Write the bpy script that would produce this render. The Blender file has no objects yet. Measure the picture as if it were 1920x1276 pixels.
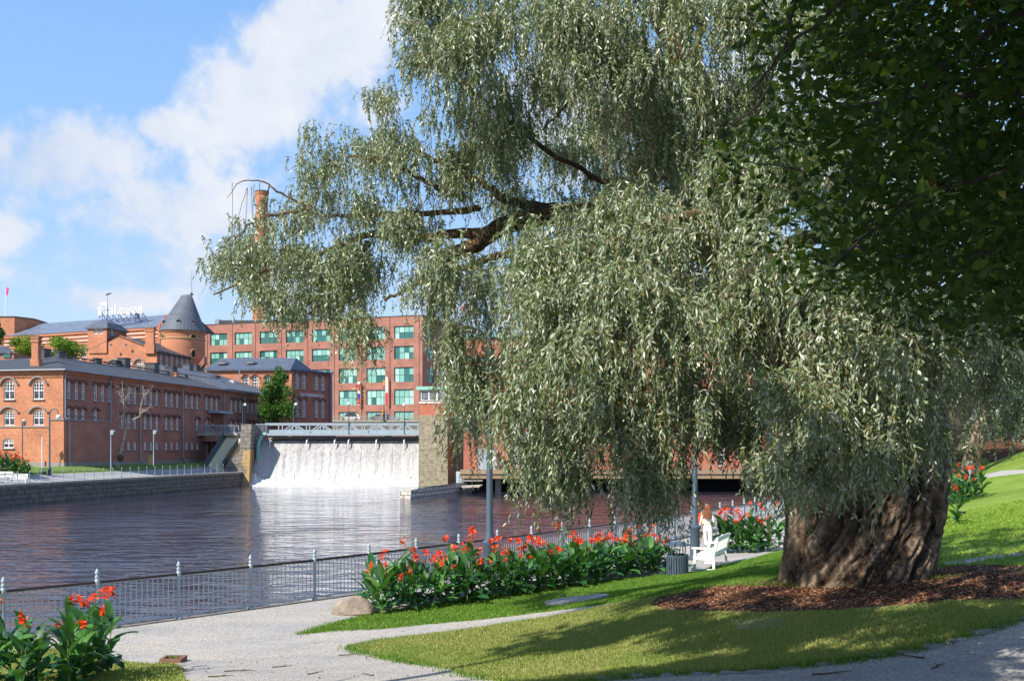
import bpy, math, random
import numpy as np
from mathutils import Vector, Matrix
from mathutils.geometry import delaunay_2d_cdt
random.seed(7); RNG = np.random.default_rng(11)
S = bpy.context.scene; COL = S.collection
R = math.radians
# ---------------------------------------------------------------- camera
F, HY, CXP, CZ = 1800.0, 838.0, 960.0, 3.7        # focal length and horizon in pixels of the 1920 wide photograph, eye height above the walkway
cam_d = bpy.data.cameras.new('camera'); cam = bpy.data.objects.new('camera', cam_d); COL.objects.link(cam)
cam_d.sensor_width = 36; cam_d.lens = 36 * F / 1920.0
cam_d.shift_y = (HY - 638) / 1920.0
cam_d.clip_start = .1; cam_d.clip_end = 3000
cam.location = (0, 0, CZ); cam.rotation_euler = (R(90), 0, 0)
S.camera = cam
# ---------------------------------------------------------------- sun and sky
SUN_EL, SUN_AZ = R(42), math.atan2(-.72, -.69)     # azimuth measured from +Y towards +X
sun_dir = Vector((math.sin(SUN_AZ) * math.cos(SUN_EL), math.cos(SUN_AZ) * math.cos(SUN_EL), math.sin(SUN_EL)))
sl = bpy.data.lights.new('sun', 'SUN'); sl.energy = 5.0; sl.angle = R(.53); sl.color = (1, .93, .82)
so = bpy.data.objects.new('sun', sl); COL.objects.link(so)
so.rotation_euler = sun_dir.to_track_quat('Z', 'Y').to_euler()
S.view_settings.view_transform = 'Standard'; S.view_settings.look = 'None'
S.view_settings.exposure = 0.6; S.view_settings.gamma = 1
w = bpy.data.worlds.new('World'); S.world = w; w.use_nodes = True
nt = w.node_tree; N, L = nt.nodes, nt.links
for n in list(N): N.remove(n)
def wn(t, **k):
    n = N.new(t)
    for a, b in k.items(): setattr(n, a, b)
    return n
def wm(op, a, b=None, c=None, clamp=False):
    n = wn('ShaderNodeMath', operation=op, use_clamp=clamp)
    for i, v in enumerate((a, b, c)):
        if v is None: continue
        if isinstance(v, (int, float)): n.inputs[i].default_value = v
        else: L.new(v, n.inputs[i])
    return n.outputs[0]
out = wn('ShaderNodeOutputWorld'); bg = wn('ShaderNodeBackground')
sky = wn('ShaderNodeTexSky', sky_type='NISHITA', sun_disc=False, sun_elevation=SUN_EL, sun_rotation=SUN_AZ, altitude=50, air_density=1.15, dust_density=.6, ozone_density=1.6)
tc = wn('ShaderNodeTexCoord'); sx = wn('ShaderNodeSeparateXYZ'); L.new(tc.outputs['Generated'], sx.inputs[0])
X_, Y_, Z_ = sx.outputs
az = wm('ARCTAN2', X_, Y_); el = wm('ARCSINE', Z_)
n1 = wn('ShaderNodeTexNoise'); n1.inputs['Scale'].default_value = 5.5; n1.inputs['Detail'].default_value = 9; n1.inputs['Roughness'].default_value = .58
L.new(tc.outputs['Generated'], n1.inputs['Vector'])
n2 = wn('ShaderNodeTexNoise'); n2.inputs['Scale'].default_value = 16; n2.inputs['Detail'].default_value = 8; n2.inputs['Roughness'].default_value = .6
L.new(tc.outputs['Generated'], n2.inputs['Vector'])
n1c = wm('SUBTRACT', n1.outputs[0], .5); n2c = wm('SUBTRACT', n2.outputs[0], .5)
def dirpx(px, py):
    x, y, z = (px - CXP) / F, 1.0, (HY - py) / F
    return math.atan2(x, y), math.asin(z / math.sqrt(x * x + y * y + z * z))
# clouds: soft ellipses in azimuth and elevation, broken up by noise   (px, py, half width, half height, tilt, weight)
CL = [(590, 70, 150, 120, -.6, 1.0), (500, 180, 150, 90, -.35, .95), (690, 190, 130, 80, .1, .55), (90, 300, 150, 70, -.25, 1.1), (305, 238, 52, 34, 0, .9),
      (200, 155, 75, 35, -.4, .42), (290, 385, 190, 85, 0, .8), (395, 395, 62, 60, .3, .85), (120, 410, 160, 60, 0, .45), (510, 300, 50, 50, 0, .6),
      (200, 560, 120, 26, -.1, .75), (550, 540, 90, 60, 0, .95), (20, 430, 60, 40, 0, .7), (430, 290, 120, 70, .3, .62), (60, 525, 120, 34, 0, .48), (350, 500, 190, 60, 0, .66), (1100, 250, 190, 160, 0, .9),
      (1000, 560, 260, 60, 0, .8), (60, 90, 160, 30, -.1, .25), (1500, 300, 300, 200, 0, .7), (-300, 300, 200, 150, 0, .8), (-200, -400, 400, 160, 0, .7), (700, -500, 500, 180, 0, .8)]
tot = None
for (px, py, hw, hh, tilt, wgt) in CL:
    a0, e0 = dirpx(px, py)
    da = wm('SUBTRACT', az, a0); de = wm('SUBTRACT', el, e0)
    c, s_ = math.cos(tilt), math.sin(tilt)
    u = wm('ADD', wm('MULTIPLY', da, c / (hw / F)), wm('MULTIPLY', de, -s_ / (hw / F)))
    v = wm('ADD', wm('MULTIPLY', da, s_ / (hh / F)), wm('MULTIPLY', de, c / (hh / F)))
    r2 = wm('ADD', wm('MULTIPLY', u, u), wm('MULTIPLY', v, v))
    g = wm('MULTIPLY', wm('POWER', 2.718, wm('MULTIPLY', r2, -.55)), wgt)
    tot = g if tot is None else wm('MAXIMUM', tot, g)
# elsewhere in the sky: scattered noise clouds
back = wm('MULTIPLY', wm('SUBTRACT', n1.outputs[0], .42, clamp=True), 2.4)
faraz = wm('GREATER_THAN', wm('ABSOLUTE', az), .85)
tot = wm('MAXIMUM', tot, wm('MULTIPLY', back, faraz))
dens = wm('ADD', wm('ADD', tot, wm('MULTIPLY', n1c, 2.4)), wm('MULTIPLY', n2c, 1.4))
mr = wn('ShaderNodeMapRange', interpolation_type='SMOOTHSTEP'); L.new(dens, mr.inputs[0])
mr.inputs[1].default_value = .36; mr.inputs[2].default_value = .84
cf = wm('MULTIPLY', mr.outputs[0], .93)
# light tops, greyer bases
shade = wm('ADD', wm('MULTIPLY', n1c, 2.6), wm('MULTIPLY', n2c, 1.3)); shade = wm('ADD', wm('ADD', shade, wm('MULTIPLY', el, .8)), .42, clamp=True)
cm = wn('ShaderNodeMix', data_type='RGBA'); L.new(shade, cm.inputs[0]); cm.inputs[6].default_value = (3.8, 4.5, 5.8, 1); cm.inputs[7].default_value = (5.9, 6.05, 6.4, 1)
grad = wn('ShaderNodeValToRGB'); L.new(wm('ADD', wm('MULTIPLY', el, 1.0), .05, clamp=True), grad.inputs[0])
ge = grad.color_ramp.elements; ge[0].position = 0; ge[0].color = (.56, .68, .82, 1); ge[1].position = 1; ge[1].color = (.12, .26, .62, 1)
for p_, c_ in ((.12, (.50, .66, .87, 1)), (.3, (.31, .53, .88, 1)), (.5, (.22, .44, .84, 1))): e_ = ge.new(p_); e_.color = c_
gs = wn('ShaderNodeMix', data_type='RGBA', blend_type='MULTIPLY'); gs.inputs[0].default_value = 1; L.new(grad.outputs[0], gs.inputs[6]); gs.inputs[7].default_value = (8.3, 8.3, 8.3, 1)
gain = wn('ShaderNodeMix', data_type='RGBA'); gain.inputs[0].default_value = .82
L.new(sky.outputs[0], gain.inputs[6]); L.new(gs.outputs[2], gain.inputs[7])
mx = wn('ShaderNodeMix', data_type='RGBA'); L.new(cf, mx.inputs[0]); L.new(gain.outputs[2], mx.inputs[6]); L.new(cm.outputs[2], mx.inputs[7])
L.new(mx.outputs[2], bg.inputs[0]); bg.inputs[1].default_value = .1; L.new(bg.outputs[0], out.inputs[0])
S.cycles.max_bounces = 6; S.cycles.diffuse_bounces = 3; S.cycles.glossy_bounces = 3; S.cycles.transmission_bounces = 4; S.cycles.transparent_max_bounces = 6
S.cycles.use_denoising = True
# ---------------------------------------------------------------- helpers
def at(px, py, d): return Vector(((px - CXP) / F * d, d, CZ + (HY - py) / F * d))
def gx(px, d): return (px - CXP) / F * d
def gz(py, d): return CZ + (HY - py) / F * d
def setp(o, label=None, cat=None, group=None, kind=None):
    for k, v in (('label', label), ('category', cat), ('group', group), ('kind', kind)):
        if v: o[k] = v
    return o
def empty(name, loc, label, cat, group=None, rz=0):
    o = bpy.data.objects.new(name, None); COL.objects.link(o); o.location = loc; o.rotation_euler = (0, 0, rz); o.empty_display_size = .3
    return setp(o, label, cat, group)
class MB:
    def __init__(s): s.v = []; s.f = []; s.m = []; s.M = Matrix.Identity(4)
    def add(s, vs, fs, m=0):
        k = len(s.v); s.v += [tuple(s.M @ Vector(p)) for p in vs]; s.f += [[i + k for i in f] for f in fs]; s.m += [m] * len(fs); return s
    def box(s, c, sz, m=0, rz=0, taper=1.0, ry=0):
        hx, hy, hz = sz[0] / 2, sz[1] / 2, sz[2] / 2
        Q = Matrix.Rotation(rz, 3, 'Z') @ Matrix.Rotation(ry, 3, 'Y'); c = Vector(c); vs = []
        for z in (-1, 1):
            t = taper if z > 0 else 1
            for x, y in ((-1, -1), (1, -1), (1, 1), (-1, 1)): vs.append(c + Q @ Vector((x * hx * t, y * hy * t, z * hz)))
        return s.add(vs, [(0, 3, 2, 1), (4, 5, 6, 7), (0, 1, 5, 4), (1, 2, 6, 5), (2, 3, 7, 6), (3, 0, 4, 7)], m)
    def b2(s, x0, y0, z0, x1, y1, z1, m=0): return s.box(((x0 + x1) / 2, (y0 + y1) / 2, (z0 + z1) / 2), (abs(x1 - x0), abs(y1 - y0), abs(z1 - z0)), m)
    def bar(s, a, b, w_, h_=None, m=0, up=(0, 0, 1)):
        a, b = Vector(a), Vector(b); h_ = h_ or w_; d = (b - a).normalized(); u = Vector(up)
        if abs(d.dot(u)) > .99: u = Vector((0, 1, 0))
        sd = d.cross(u).normalized(); u = sd.cross(d).normalized(); vs = []
        for p in (a, b):
            for i, j in ((-1, -1), (1, -1), (1, 1), (-1, 1)): vs.append(p + sd * i * w_ / 2 + u * j * h_ / 2)
        return s.add(vs, [(0, 3, 2, 1), (4, 5, 6, 7), (0, 1, 5, 4), (1, 2, 6, 5), (2, 3, 7, 6), (3, 0, 4, 7)], m)
    def tube(s, pts, rad, n=8, m=0, cap=True):
        pts = [Vector(p) for p in pts]; rad = [rad] * len(pts) if isinstance(rad, (int, float)) else rad
        k = len(pts); vs = []; prev = None
        for i, p in enumerate(pts):
            d = (pts[min(i + 1, k - 1)] - pts[max(i - 1, 0)])
            d = d.normalized() if d.length > 1e-9 else Vector((0, 0, 1))
            if prev is None:
                prev = d.cross(Vector((0, 0, 1))) if abs(d.z) < .9 else d.cross(Vector((1, 0, 0)))
            a = (prev - d * prev.dot(d)).normalized(); prev = a; b = d.cross(a)
            for j in range(n):
                t = 2 * math.pi * j / n; vs.append(p + (a * math.cos(t) + b * math.sin(t)) * rad[i])
        fs = [(i * n + j, i * n + (j + 1) % n, (i + 1) * n + (j + 1) % n, (i + 1) * n + j) for i in range(k - 1) for j in range(n)]
        if cap: fs += [tuple(range(n))[::-1], tuple((k - 1) * n + j for j in range(n))]
        return s.add(vs, fs, m)
    def lathe(s, c, prof, n=14, m=0, sx=1, sy=1):
        c = Vector(c); vs = []; k = len(prof)
        for r_, z in prof:
            for j in range(n): t = 2 * math.pi * j / n; vs.append(c + Vector((r_ * math.cos(t) * sx, r_ * math.sin(t) * sy, z)))
        fs = [(i * n + j, i * n + (j + 1) % n, (i + 1) * n + (j + 1) % n, (i + 1) * n + j) for i in range(k - 1) for j in range(n)]
        fs += [tuple(range(n))[::-1], tuple((k - 1) * n + j for j in range(n))]
        return s.add(vs, fs, m)
    def poly(s, pts, m=0): return s.add(pts, [tuple(range(len(pts)))], m)
    def prism(s, pts, off, m=0):
        n = len(pts); off = Vector(off); vs = [Vector(p) for p in pts] + [Vector(p) + off for p in pts]
        fs = [tuple(range(n))[::-1], tuple(range(n, 2 * n))] + [(i, (i + 1) % n, n + (i + 1) % n, n + i) for i in range(n)]
        return s.add(vs, fs, m)
    def ball(s, c, r_, m=0, n=12, sz=1):
        return s.lathe(c, [(r_ * math.sin(math.pi * (i + .02) / (n / 2 + .04)), -r_ * sz * math.cos(math.pi * (i + .02) / (n / 2 + .04))) for i in range(n // 2 + 1)], n, m)
    def mesh(s, name, mats, smooth=False, off=None):
        me = bpy.data.meshes.new(name); vs = s.v
        if off is not None: vs = [(p[0] - off[0], p[1] - off[1], p[2] - off[2]) for p in vs]
        me.from_pydata(vs, [], s.f)
        for m_ in (mats if isinstance(mats, (list, tuple)) else [mats]): me.materials.append(m_)
        me.polygons.foreach_set('material_index', s.m)
        me.validate(); auto_uv(me)
        if smooth: smooth_by_angle(me)
        return me
    def build(s, name, mats, parent=None, smooth=False, world=True):
        off = parent.location if (parent is not None and world) else None
        if parent is not None and parent.parent is not None and world:      # sub-part: parent's part sits at its own offset
            off = parent.location + parent.parent.location
        me = s.mesh(name, mats, smooth, off)
        o = bpy.data.objects.new(name, me); COL.objects.link(o)
        if parent is not None: o.parent = parent
        return o
def smooth_by_angle(me, ang=.7):
    me.polygons.foreach_set('use_smooth', [True] * len(me.polygons))
    try: me.set_sharp_from_angle(angle=ang)
    except Exception: pass
def auto_uv(me):
    nl = len(me.loops)
    if nl == 0: return
    co = np.empty(len(me.vertices) * 3); me.vertices.foreach_get('co', co); co = co.reshape(-1, 3)
    li = np.empty(nl, int); me.loops.foreach_get('vertex_index', li)
    npoly = len(me.polygons); nor = np.empty(npoly * 3); me.polygons.foreach_get('normal', nor); nor = nor.reshape(-1, 3)
    lt = np.empty(npoly, int); me.polygons.foreach_get('loop_total', lt)
    ln = np.repeat(nor, lt, axis=0); p = co[li]
    hl = np.hypot(ln[:, 0], ln[:, 1]); flat = hl < .05
    t = np.stack([-ln[:, 1], ln[:, 0]], 1) / np.maximum(hl, 1e-6)[:, None]
    # quantise the tangent so that a wall's faces share one frame
    u = p[:, 0] * t[:, 0] + p[:, 1] * t[:, 1]
    sl_ = np.stack([-ln[:, 2] * ln[:, 0], -ln[:, 2] * ln[:, 1], hl * hl], 1) / np.maximum(hl, 1e-6)[:, None]
    v = (p * sl_).sum(1)
    u = np.where(flat, p[:, 0], u); v = np.where(flat, p[:, 1], v)
    uv = me.uv_layers.new(name='UVMap'); uv.data.foreach_set('uv', np.stack([u, v], 1).ravel())
def dup(o, parent=None):
    c = o.copy(); COL.objects.link(c)
    if parent is not None: c.parent = parent
    for ch in list(o.children): dup(ch, c)
    return c
def copy_thing(o, loc, rz=0, label=None, group=None, sc=None):
    c = dup(o); c.location = loc; c.rotation_euler = (0, 0, rz)
    if label: c['label'] = label
    if group: c['group'] = group
    if sc: c.scale = (sc,) * 3 if isinstance(sc, (int, float)) else sc
    return c
def lerp(a, b, t): return a + (b - a) * t
# ---------------------------------------------------------------- materials
MATS = {}
def mat(name, col, rough=.7, metal=0, spec=.4):
    m = bpy.data.materials.new(name); m.use_nodes = True; b = m.node_tree.nodes['Principled BSDF']
    b.inputs['Base Color'].default_value = (*col, 1); b.inputs['Roughness'].default_value = rough; b.inputs['Metallic'].default_value = metal
    b.inputs['Specular IOR Level'].default_value = spec; MATS[name] = m
    return m
class NB:                                            # node builder
    def __init__(s, m): s.m = m; s.t = m.node_tree; s.b = s.t.nodes['Principled BSDF']; s.out = s.t.nodes['Material Output']
    def n(s, t, **k):
        n = s.t.nodes.new(t)
        for a, b in k.items():
            if a.startswith('i_'):
                key = a[2:].replace('_', ' ')
                n.inputs[key].default_value = b
            else: setattr(n, a, b)
        return n
    def l(s, a, b): s.t.links.new(a, b)
    def coord(s, kind='Object', sc=(1, 1, 1), rot=(0, 0, 0)):
        c = s.n('ShaderNodeTexCoord'); mp = s.n('ShaderNodeMapping'); mp.inputs['Scale'].default_value = sc; mp.inputs['Rotation'].default_value = rot
        s.l(c.outputs[kind], mp.inputs[0]); return mp.outputs[0]
    def noise(s, vec, scale, detail=4, rough=.55, dist=0):
        n = s.n('ShaderNodeTexNoise'); n.inputs['Scale'].default_value = scale; n.inputs['Detail'].default_value = detail; n.inputs['Roughness'].default_value = rough; n.inputs['Distortion'].default_value = dist
        s.l(vec, n.inputs['Vector']); return n.outputs[0]
    def ramp(s, fac, stops):
        r = s.n('ShaderNodeValToRGB'); e = r.color_ramp.elements
        while len(e) < len(stops): e.new(.5)
        for i, (p, c) in enumerate(stops): e[i].position = p; e[i].color = (*c, 1) if len(c) == 3 else c
        s.l(fac, r.inputs[0]); return r.outputs[0]
    def mix(s, fac, a, b, mode='MIX'):
        n = s.n('ShaderNodeMix', data_type='RGBA', blend_type=mode)
        for i, v in ((0, fac), (6, a), (7, b)):
            if isinstance(v, (int, float)): n.inputs[i].default_value = v
            elif isinstance(v, tuple): n.inputs[i].default_value = (*v, 1)
            else: s.l(v, n.inputs[i])
        return n.outputs[2]
    def math(s, op, a, b=0, clamp=False):
        n = s.n('ShaderNodeMath', operation=op, use_clamp=clamp)
        for i, v in enumerate((a, b)):
            if isinstance(v, (int, float)): n.inputs[i].default_value = v
            else: s.l(v, n.inputs[i])
        return n.outputs[0]
    def col(s, c): s.l(c, s.b.inputs['Base Color'])
    def bump(s, h, st=.5, dist=.02):
        n = s.n('ShaderNodeBump'); n.inputs['Strength'].default_value = st; n.inputs['Distance'].default_value = dist; s.l(h, n.inputs['Height']); s.l(n.outputs[0], s.b.inputs['Normal']); return n
def noisy(name, c1, c2, scale=3, rough=.75, bump=.3, det=6, kind='Object', sc=(1, 1, 1), metal=0, bd=.02, mid=(.35, .65)):
    m = mat(name, c1, rough, metal); q = NB(m); v = q.coord(kind, sc); n = q.noise(v, scale, det)
    q.col(q.ramp(n, [(mid[0], c1), (mid[1], c2)]))
    if bump: q.bump(q.noise(v, scale * 4, 4), bump, bd)
    return m
def brick(name, c1, c2, mortar, var=.35, sc=1.0, bw=.27, bh=.085, ms=.012):
    m = mat(name, c1, .85, 0, .2); q = NB(m); v = q.coord('UV', (sc, sc, sc))
    b = q.n('ShaderNodeTexBrick'); b.inputs['Scale'].default_value = 1; b.inputs['Brick Width'].default_value = bw; b.inputs['Row Height'].default_value = bh
    b.inputs['Mortar Size'].default_value = ms; b.inputs['Mortar Smooth'].default_value = .3; b.inputs['Color1'].default_value = (*c1, 1); b.inputs['Color2'].default_value = (*c2, 1); b.inputs['Mortar'].default_value = (*mortar, 1)
    q.l(v, b.inputs['Vector'])
    n = q.noise(v, .35, 6, .6); n3 = q.noise(v, 3.1, 5, .65)
    dk = q.ramp(n, [(.3, (1 - var,) * 3), (.7, (1.12, 1.1, 1.08))])
    dk2 = q.ramp(n3, [(.3, (.78, .76, .76)), (.62, (1.08,) * 3)])
    q.col(q.mix(1.0, q.mix(1.0, b.outputs[0], dk, 'MULTIPLY'), dk2, 'MULTIPLY')); q.bump(b.outputs['Fac'], -.25, .01)
    return m
M = {}
M['brick'] = brick('orange_brick', (.60, .235, .115), (.48, .17, .085), (.45, .28, .2), .32)
M['brick_red_shade'] = brick('red_and_shaded_brick', (.43, .175, .125), (.34, .13, .1), (.37, .25, .2), .32)  # office block's own red; also the orange brick's shade on river-facing walls
M['brick_dark_shade'] = brick('dark_red_and_shaded_brick', (.5, .16, .1), (.42, .13, .08), (.36, .2, .15), .2)  # power plant's own red; also the shadow tone of the restaurant's right face
M['roof'] = noisy('dark_roof_metal', (.045, .048, .058), (.07, .075, .088), 1.2, .45, .05, metal=.0)
M['roof_blue'] = noisy('blue_grey_roof_metal', (.1, .125, .17), (.15, .18, .235), .9, .4, .05)
M['frame'] = mat('white_window_paint', (.84, .84, .82), .5)
M['glass'] = mat('dark_window_glass', (.02, .03, .045), .08, 0, .9)
q = NB(M['glass']); v = q.coord('Object'); q.col(q.ramp(q.noise(v, .9, 1), [(.42, (.012, .014, .02)), (.6, (.07, .085, .12))]))
M['granite'] = None
def stone(name, c1, c2, c3, bw, bh, ms=.02, stain=None, rough=.85):
    m = mat(name, c1, rough, 0, .25); q = NB(m); v = q.coord('UV')
    b = q.n('ShaderNodeTexBrick'); b.inputs['Scale'].default_value = 1; b.inputs['Brick Width'].default_value = bw; b.inputs['Row Height'].default_value = bh
    b.inputs['Mortar Size'].default_value = ms; b.inputs['Mortar Smooth'].default_value = .2; b.inputs['Color1'].default_value = (*c1, 1); b.inputs['Color2'].default_value = (*c2, 1); b.inputs['Mortar'].default_value = (*c3, 1)
    q.l(v, b.inputs['Vector']); n = q.noise(v, 1.6, 8, .65); c = q.mix(1.0, b.outputs[0], q.ramp(n, [(.28, (.5, .5, .5)), (.7, (1.25, 1.22, 1.18))]), 'MULTIPLY')
    if stain:
        vs = q.coord('UV', (2.2, .42, 1)); s_ = q.noise(vs, 1.0, 6, .6); c = q.mix(q.ramp(s_, [(stain[1], (0, 0, 0)), (stain[1] + .07, (1, 1, 1))]), c, stain[0])
    q.col(c); q.bump(q.math('ADD', q.math('MULTIPLY', b.outputs['Fac'], -1.0), q.math('MULTIPLY', n, .8)), .6, .04); return m
M['quay'] = stone('dark_granite_blocks', (.17, .16, .145), (.22, .205, .18), (.06, .056, .05), 1.3, .48, .03, ((.34, .27, .17), .615))
M['pier'] = stone('grey_granite_blocks', (.27, .25, .225), (.2, .185, .165), (.1, .09, .075), 1.1, .55, .025, ((.46, .44, .4), .66))
M['tower'] = stone('yellow_grey_stone_blocks', (.35, .325, .24), (.29, .27, .2), (.17, .16, .12), 1.3, .36, .018, ((.6, .58, .5), .67))
M['rubble'] = stone('rubble_stone', (.36, .32, .26), (.24, .2, .17), (.13, .115, .1), .55, .36, .05)
M['concrete'] = noisy('pale_concrete', (.42, .38, .31), (.3, .27, .22), 1.5, .9, .2)
M['rustcon'] = None
m = mat('rust_stained_concrete', (.5, .42, .3), .9); q = NB(m); v = q.coord('UV', (.9, .12, 1)); q.col(q.ramp(q.noise(v, 2.2, 5, .7), [(.38, (.27, .23, .18)), (.5, (.32, .2, .09)), (.58, (.26, .23, .19)), (.7, (.36, .33, .29))])); M['rustcon'] = m
M['steel'] = mat('blue_grey_painted_steel', (.30, .375, .42), .5, 0, .4); M['fbar'] = mat('pale_railing_paint', (.42, .5, .56), .5, 0, .4)
M['steel_d'] = mat('slate_blue_painted_steel', (.06, .09, .125), .5, 0, .4)
q = NB(M['steel']); v = q.coord('Object'); q.col(q.ramp(q.noise(v, 2.5, 5), [(.3, (.27, .34, .38)), (.7, (.34, .42, .47))]))
M['rail'] = mat('brown_handrail', (.05, .032, .03), .4, 0, .5)
M['white'] = mat('white_paint', (.8, .79, .76), .5)
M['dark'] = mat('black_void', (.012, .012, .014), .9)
M['dgrey'] = mat('dark_grey_sheet', (.06, .065, .075), .55)
M['trim'] = mat('grey_stone_trim', (.25, .235, .225), .8)
M['dtrim'] = mat('dark_hood_brick', (.2, .105, .085), .85)
M['pipe'] = mat('zinc_pipe', (.27, .31, .36), .45, .2)
M['globe'] = mat('opal_globe', (.85, .84, .78), .3)
M['teal'] = mat('verdigris_copper', (.24, .5, .42), .6)
M['gravel'] = None
# ================================================================ near bank: ground
WATER_Z = -2.0
FENCE = [(-30, -2.5), (-22, 6), (-16, 12.2), (-9.1, 18.75), (-8.0, 19.85), (-4.35, 23.7), (-3.2, 25.2), (.08, 29.4), (4.2, 35.1), (8.74, 42.2), (10.45, 45.0), (13.9, 50.8), (18.6, 59.5), (24, 70), (30, 84)]
def fence_off(o):
    r = []
    for i, p in enumerate(FENCE):
        a = Vector(FENCE[max(i - 1, 0)]); b = Vector(FENCE[min(i + 1, len(FENCE) - 1)]); t = (b - a).normalized(); r.append((p[0] + t.y * o, p[1] - t.x * o))
    return r
ctrl = [at(950, 1276, 11.3), at(350, 1276, 12.9), at(0, 1276, 13.15), at(1200, 1200, 13.9), at(1400, 1150, 14.4), at(1465, 1092, 17), at(1740, 1075, 17), at(1600, 1130, 15),
        at(1600, 1240, 10), at(1900, 1276, 8.5), at(1250, 1276, 9.8), at(1900, 1160, 11.5), Vector((0, 0, 2.05)), Vector((6, 0, 2.3)), Vector((-8, 4, 1.1)), Vector((-14, 4, .5)), Vector((0, 5, 1.75)),
        at(1850, 1060, 18.5), at(1850, 980, 30), at(1850, 940, 42), at(1850, 890, 55), at(1900, 850, 68), at(1400, 1060, 23), at(1300, 1085, 23.5), at(1080, 1125, 21), at(900, 1160, 19), at(660, 1212, 16.6),
        at(1440, 1046, 28), at(1330, 1070, 28.3), at(700, 1168, 19.7), at(1270, 1080, 26.4), Vector((14, 8, 2.4)), Vector((20, 20, 2.6)), Vector((30, 35, 3.0)), Vector((45, 70, 5)), Vector((30, 0, 4)), Vector((0, -15, 2.6)), Vector((-15, -12, 1.2)), Vector((60, 120, 6.5)), Vector((25, 100, 3.4))]
for o in (0, 1.6, 3.2):
    for p in fence_off(o): ctrl.append(Vector((p[0], p[1], 0)))
cx_ = np.array([[p.x, p.y] for p in ctrl]); cz_ = np.array([p.z for p in ctrl])
def _phi(r): return np.where(r < 1e-9, 0, r * r * np.log(np.maximum(r, 1e-9)))
_n = len(ctrl); _A = np.zeros((_n + 3, _n + 3)); _r = np.hypot(cx_[:, None, 0] - cx_[None, :, 0], cx_[:, None, 1] - cx_[None, :, 1])
_A[:_n, :_n] = _phi(_r) + np.eye(_n) * .6; _A[:_n, _n] = 1; _A[:_n, _n + 1:] = cx_; _A[_n, :_n] = 1; _A[_n + 1:, :_n] = cx_.T
_w = np.linalg.solve(_A, np.concatenate([cz_, np.zeros(3)]))
def hf(x, y):
    x = np.atleast_1d(np.asarray(x, float)); y = np.atleast_1d(np.asarray(y, float)); o = np.empty(len(x))
    for i in range(0, len(x), 20000):
        a = x[i:i + 20000]; b = y[i:i + 20000]; r = np.hypot(a[:, None] - cx_[None, :, 0], b[:, None] - cx_[None, :, 1]); o[i:i + 20000] = _phi(r) @ _w[:_n] + _w[_n] + _w[_n + 1] * a + _w[_n + 2] * b
    return o
def gh(x, y): return float(hf([x], [y])[0])
def proj(px, py, dmax=140):                                   # where a pixel's ray meets the near bank
    ds = np.arange(5, dmax, .05); x = (px - CXP) / F * ds; z = CZ + (HY - py) / F * ds; h = hf(x, ds); k = np.argmax(h >= z)
    if h[k] < z[k]: k = len(ds) - 1
    return Vector((x[k], ds[k], h[k]))
def pp(pts): return [tuple(proj(*p)[:2]) for p in pts]
def dens(poly, step, jit=0):
    out = []; n = len(poly)
    for i in range(n):
        a = Vector(poly[i]); b = Vector(poly[(i + 1) % n]); k = max(1, int((b - a).length / step))
        for j in range(k):
            p = a.lerp(b, j / k)
            if j and jit: p += Vector((random.uniform(-jit, jit), random.uniform(-jit, jit)))
            out.append((p.x, p.y))
    return out
def inpoly(x, y, poly):
    c = np.zeros(len(x), bool); n = len(poly); j = n - 1
    for i in range(n):
        xi, yi = poly[i]; xj, yj = poly[j]
        if yi != yj: c ^= ((yi > y) != (yj > y)) & (x < (xj - xi) * (y - yi) / (yj - yi) + xi)
        j = i
    return c
strip_front = [(564, 1188), (647, 1181), (702, 1179), (797, 1170), (1000, 1149), (1120, 1134), (1262, 1111)]
main_top = [(1275, 1113), (1180, 1128), (1000, 1162), (850, 1184), (720, 1201), (657, 1212)]
P_strip = pp([(564, 1188), (600, 1176), (631, 1166), (684, 1152)]) + pp([(900, 1118), (1100, 1092), (1290, 1073), (1345, 1062), (1400, 1050), (1470, 1032)]) + [tuple(at(1600, 1000, 27)[:2]), tuple(at(1740, 1000, 25)[:2]), tuple(at(1760, 1060, 18)[:2])] + pp([(1500, 1100), (1340, 1099), (1262, 1111)]) + pp(strip_front[1:-1][::-1])
P_main = pp(main_top[::-1]) + pp([(1340, 1099), (1760, 1085), (1990, 1066), (2080, 1090)]) + pp([(2050, 1112), (1920, 1158), (1840, 1185), (1750, 1210), (1650, 1229), (1560, 1243), (1400, 1258), (1250, 1265), (1160, 1272), (1050, 1284), (960, 1281), (870, 1262), (800, 1246), (740, 1235), (680, 1224)])
P_left = pp([(362, 1300), (335, 1246), (230, 1240), (150, 1222), (0, 1204), (-200, 1190)]) + [(-12.5, 13.2), (-11, 8), (-6, 9.5)]
_bedback = fence_off(4.6)
P_right = [tuple(at(1760, 1085, 17.5)[:2]), tuple(at(1740, 1000, 25)[:2]), tuple(at(1600, 1000, 27)[:2]), (7.9, 30.0), (9.6, 33), (12.2, 38.5), (14, 43), (18, 50.2), (23.5, 60), (29, 70), (36, 84), (60, 110), (70, 60), (60, 20), (30, 6), (14, 13), tuple(proj(2080, 1090)[:2]), tuple(proj(1990, 1066)[:2])]
P_mulch = pp([(1190, 1142), (1212, 1120), (1272, 1110), (1340, 1100), (1440, 1089)]) + [tuple(at(1500, 1060, 19.5)[:2]), tuple(at(1700, 1050, 20)[:2])] + pp([(1780, 1060), (1860, 1058), (1990, 1062), (2080, 1088), (2000, 1130), (1920, 1128), (1800, 1129), (1700, 1139), (1560, 1149), (1420, 1155), (1300, 1154), (1225, 1150)])
P_fpath = pp([(1640, 918), (1775, 902), (1835, 892), (1920, 880), (2100, 855), (2100, 862), (1920, 887), (1835, 898), (1775, 909), (1640, 927)])
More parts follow.
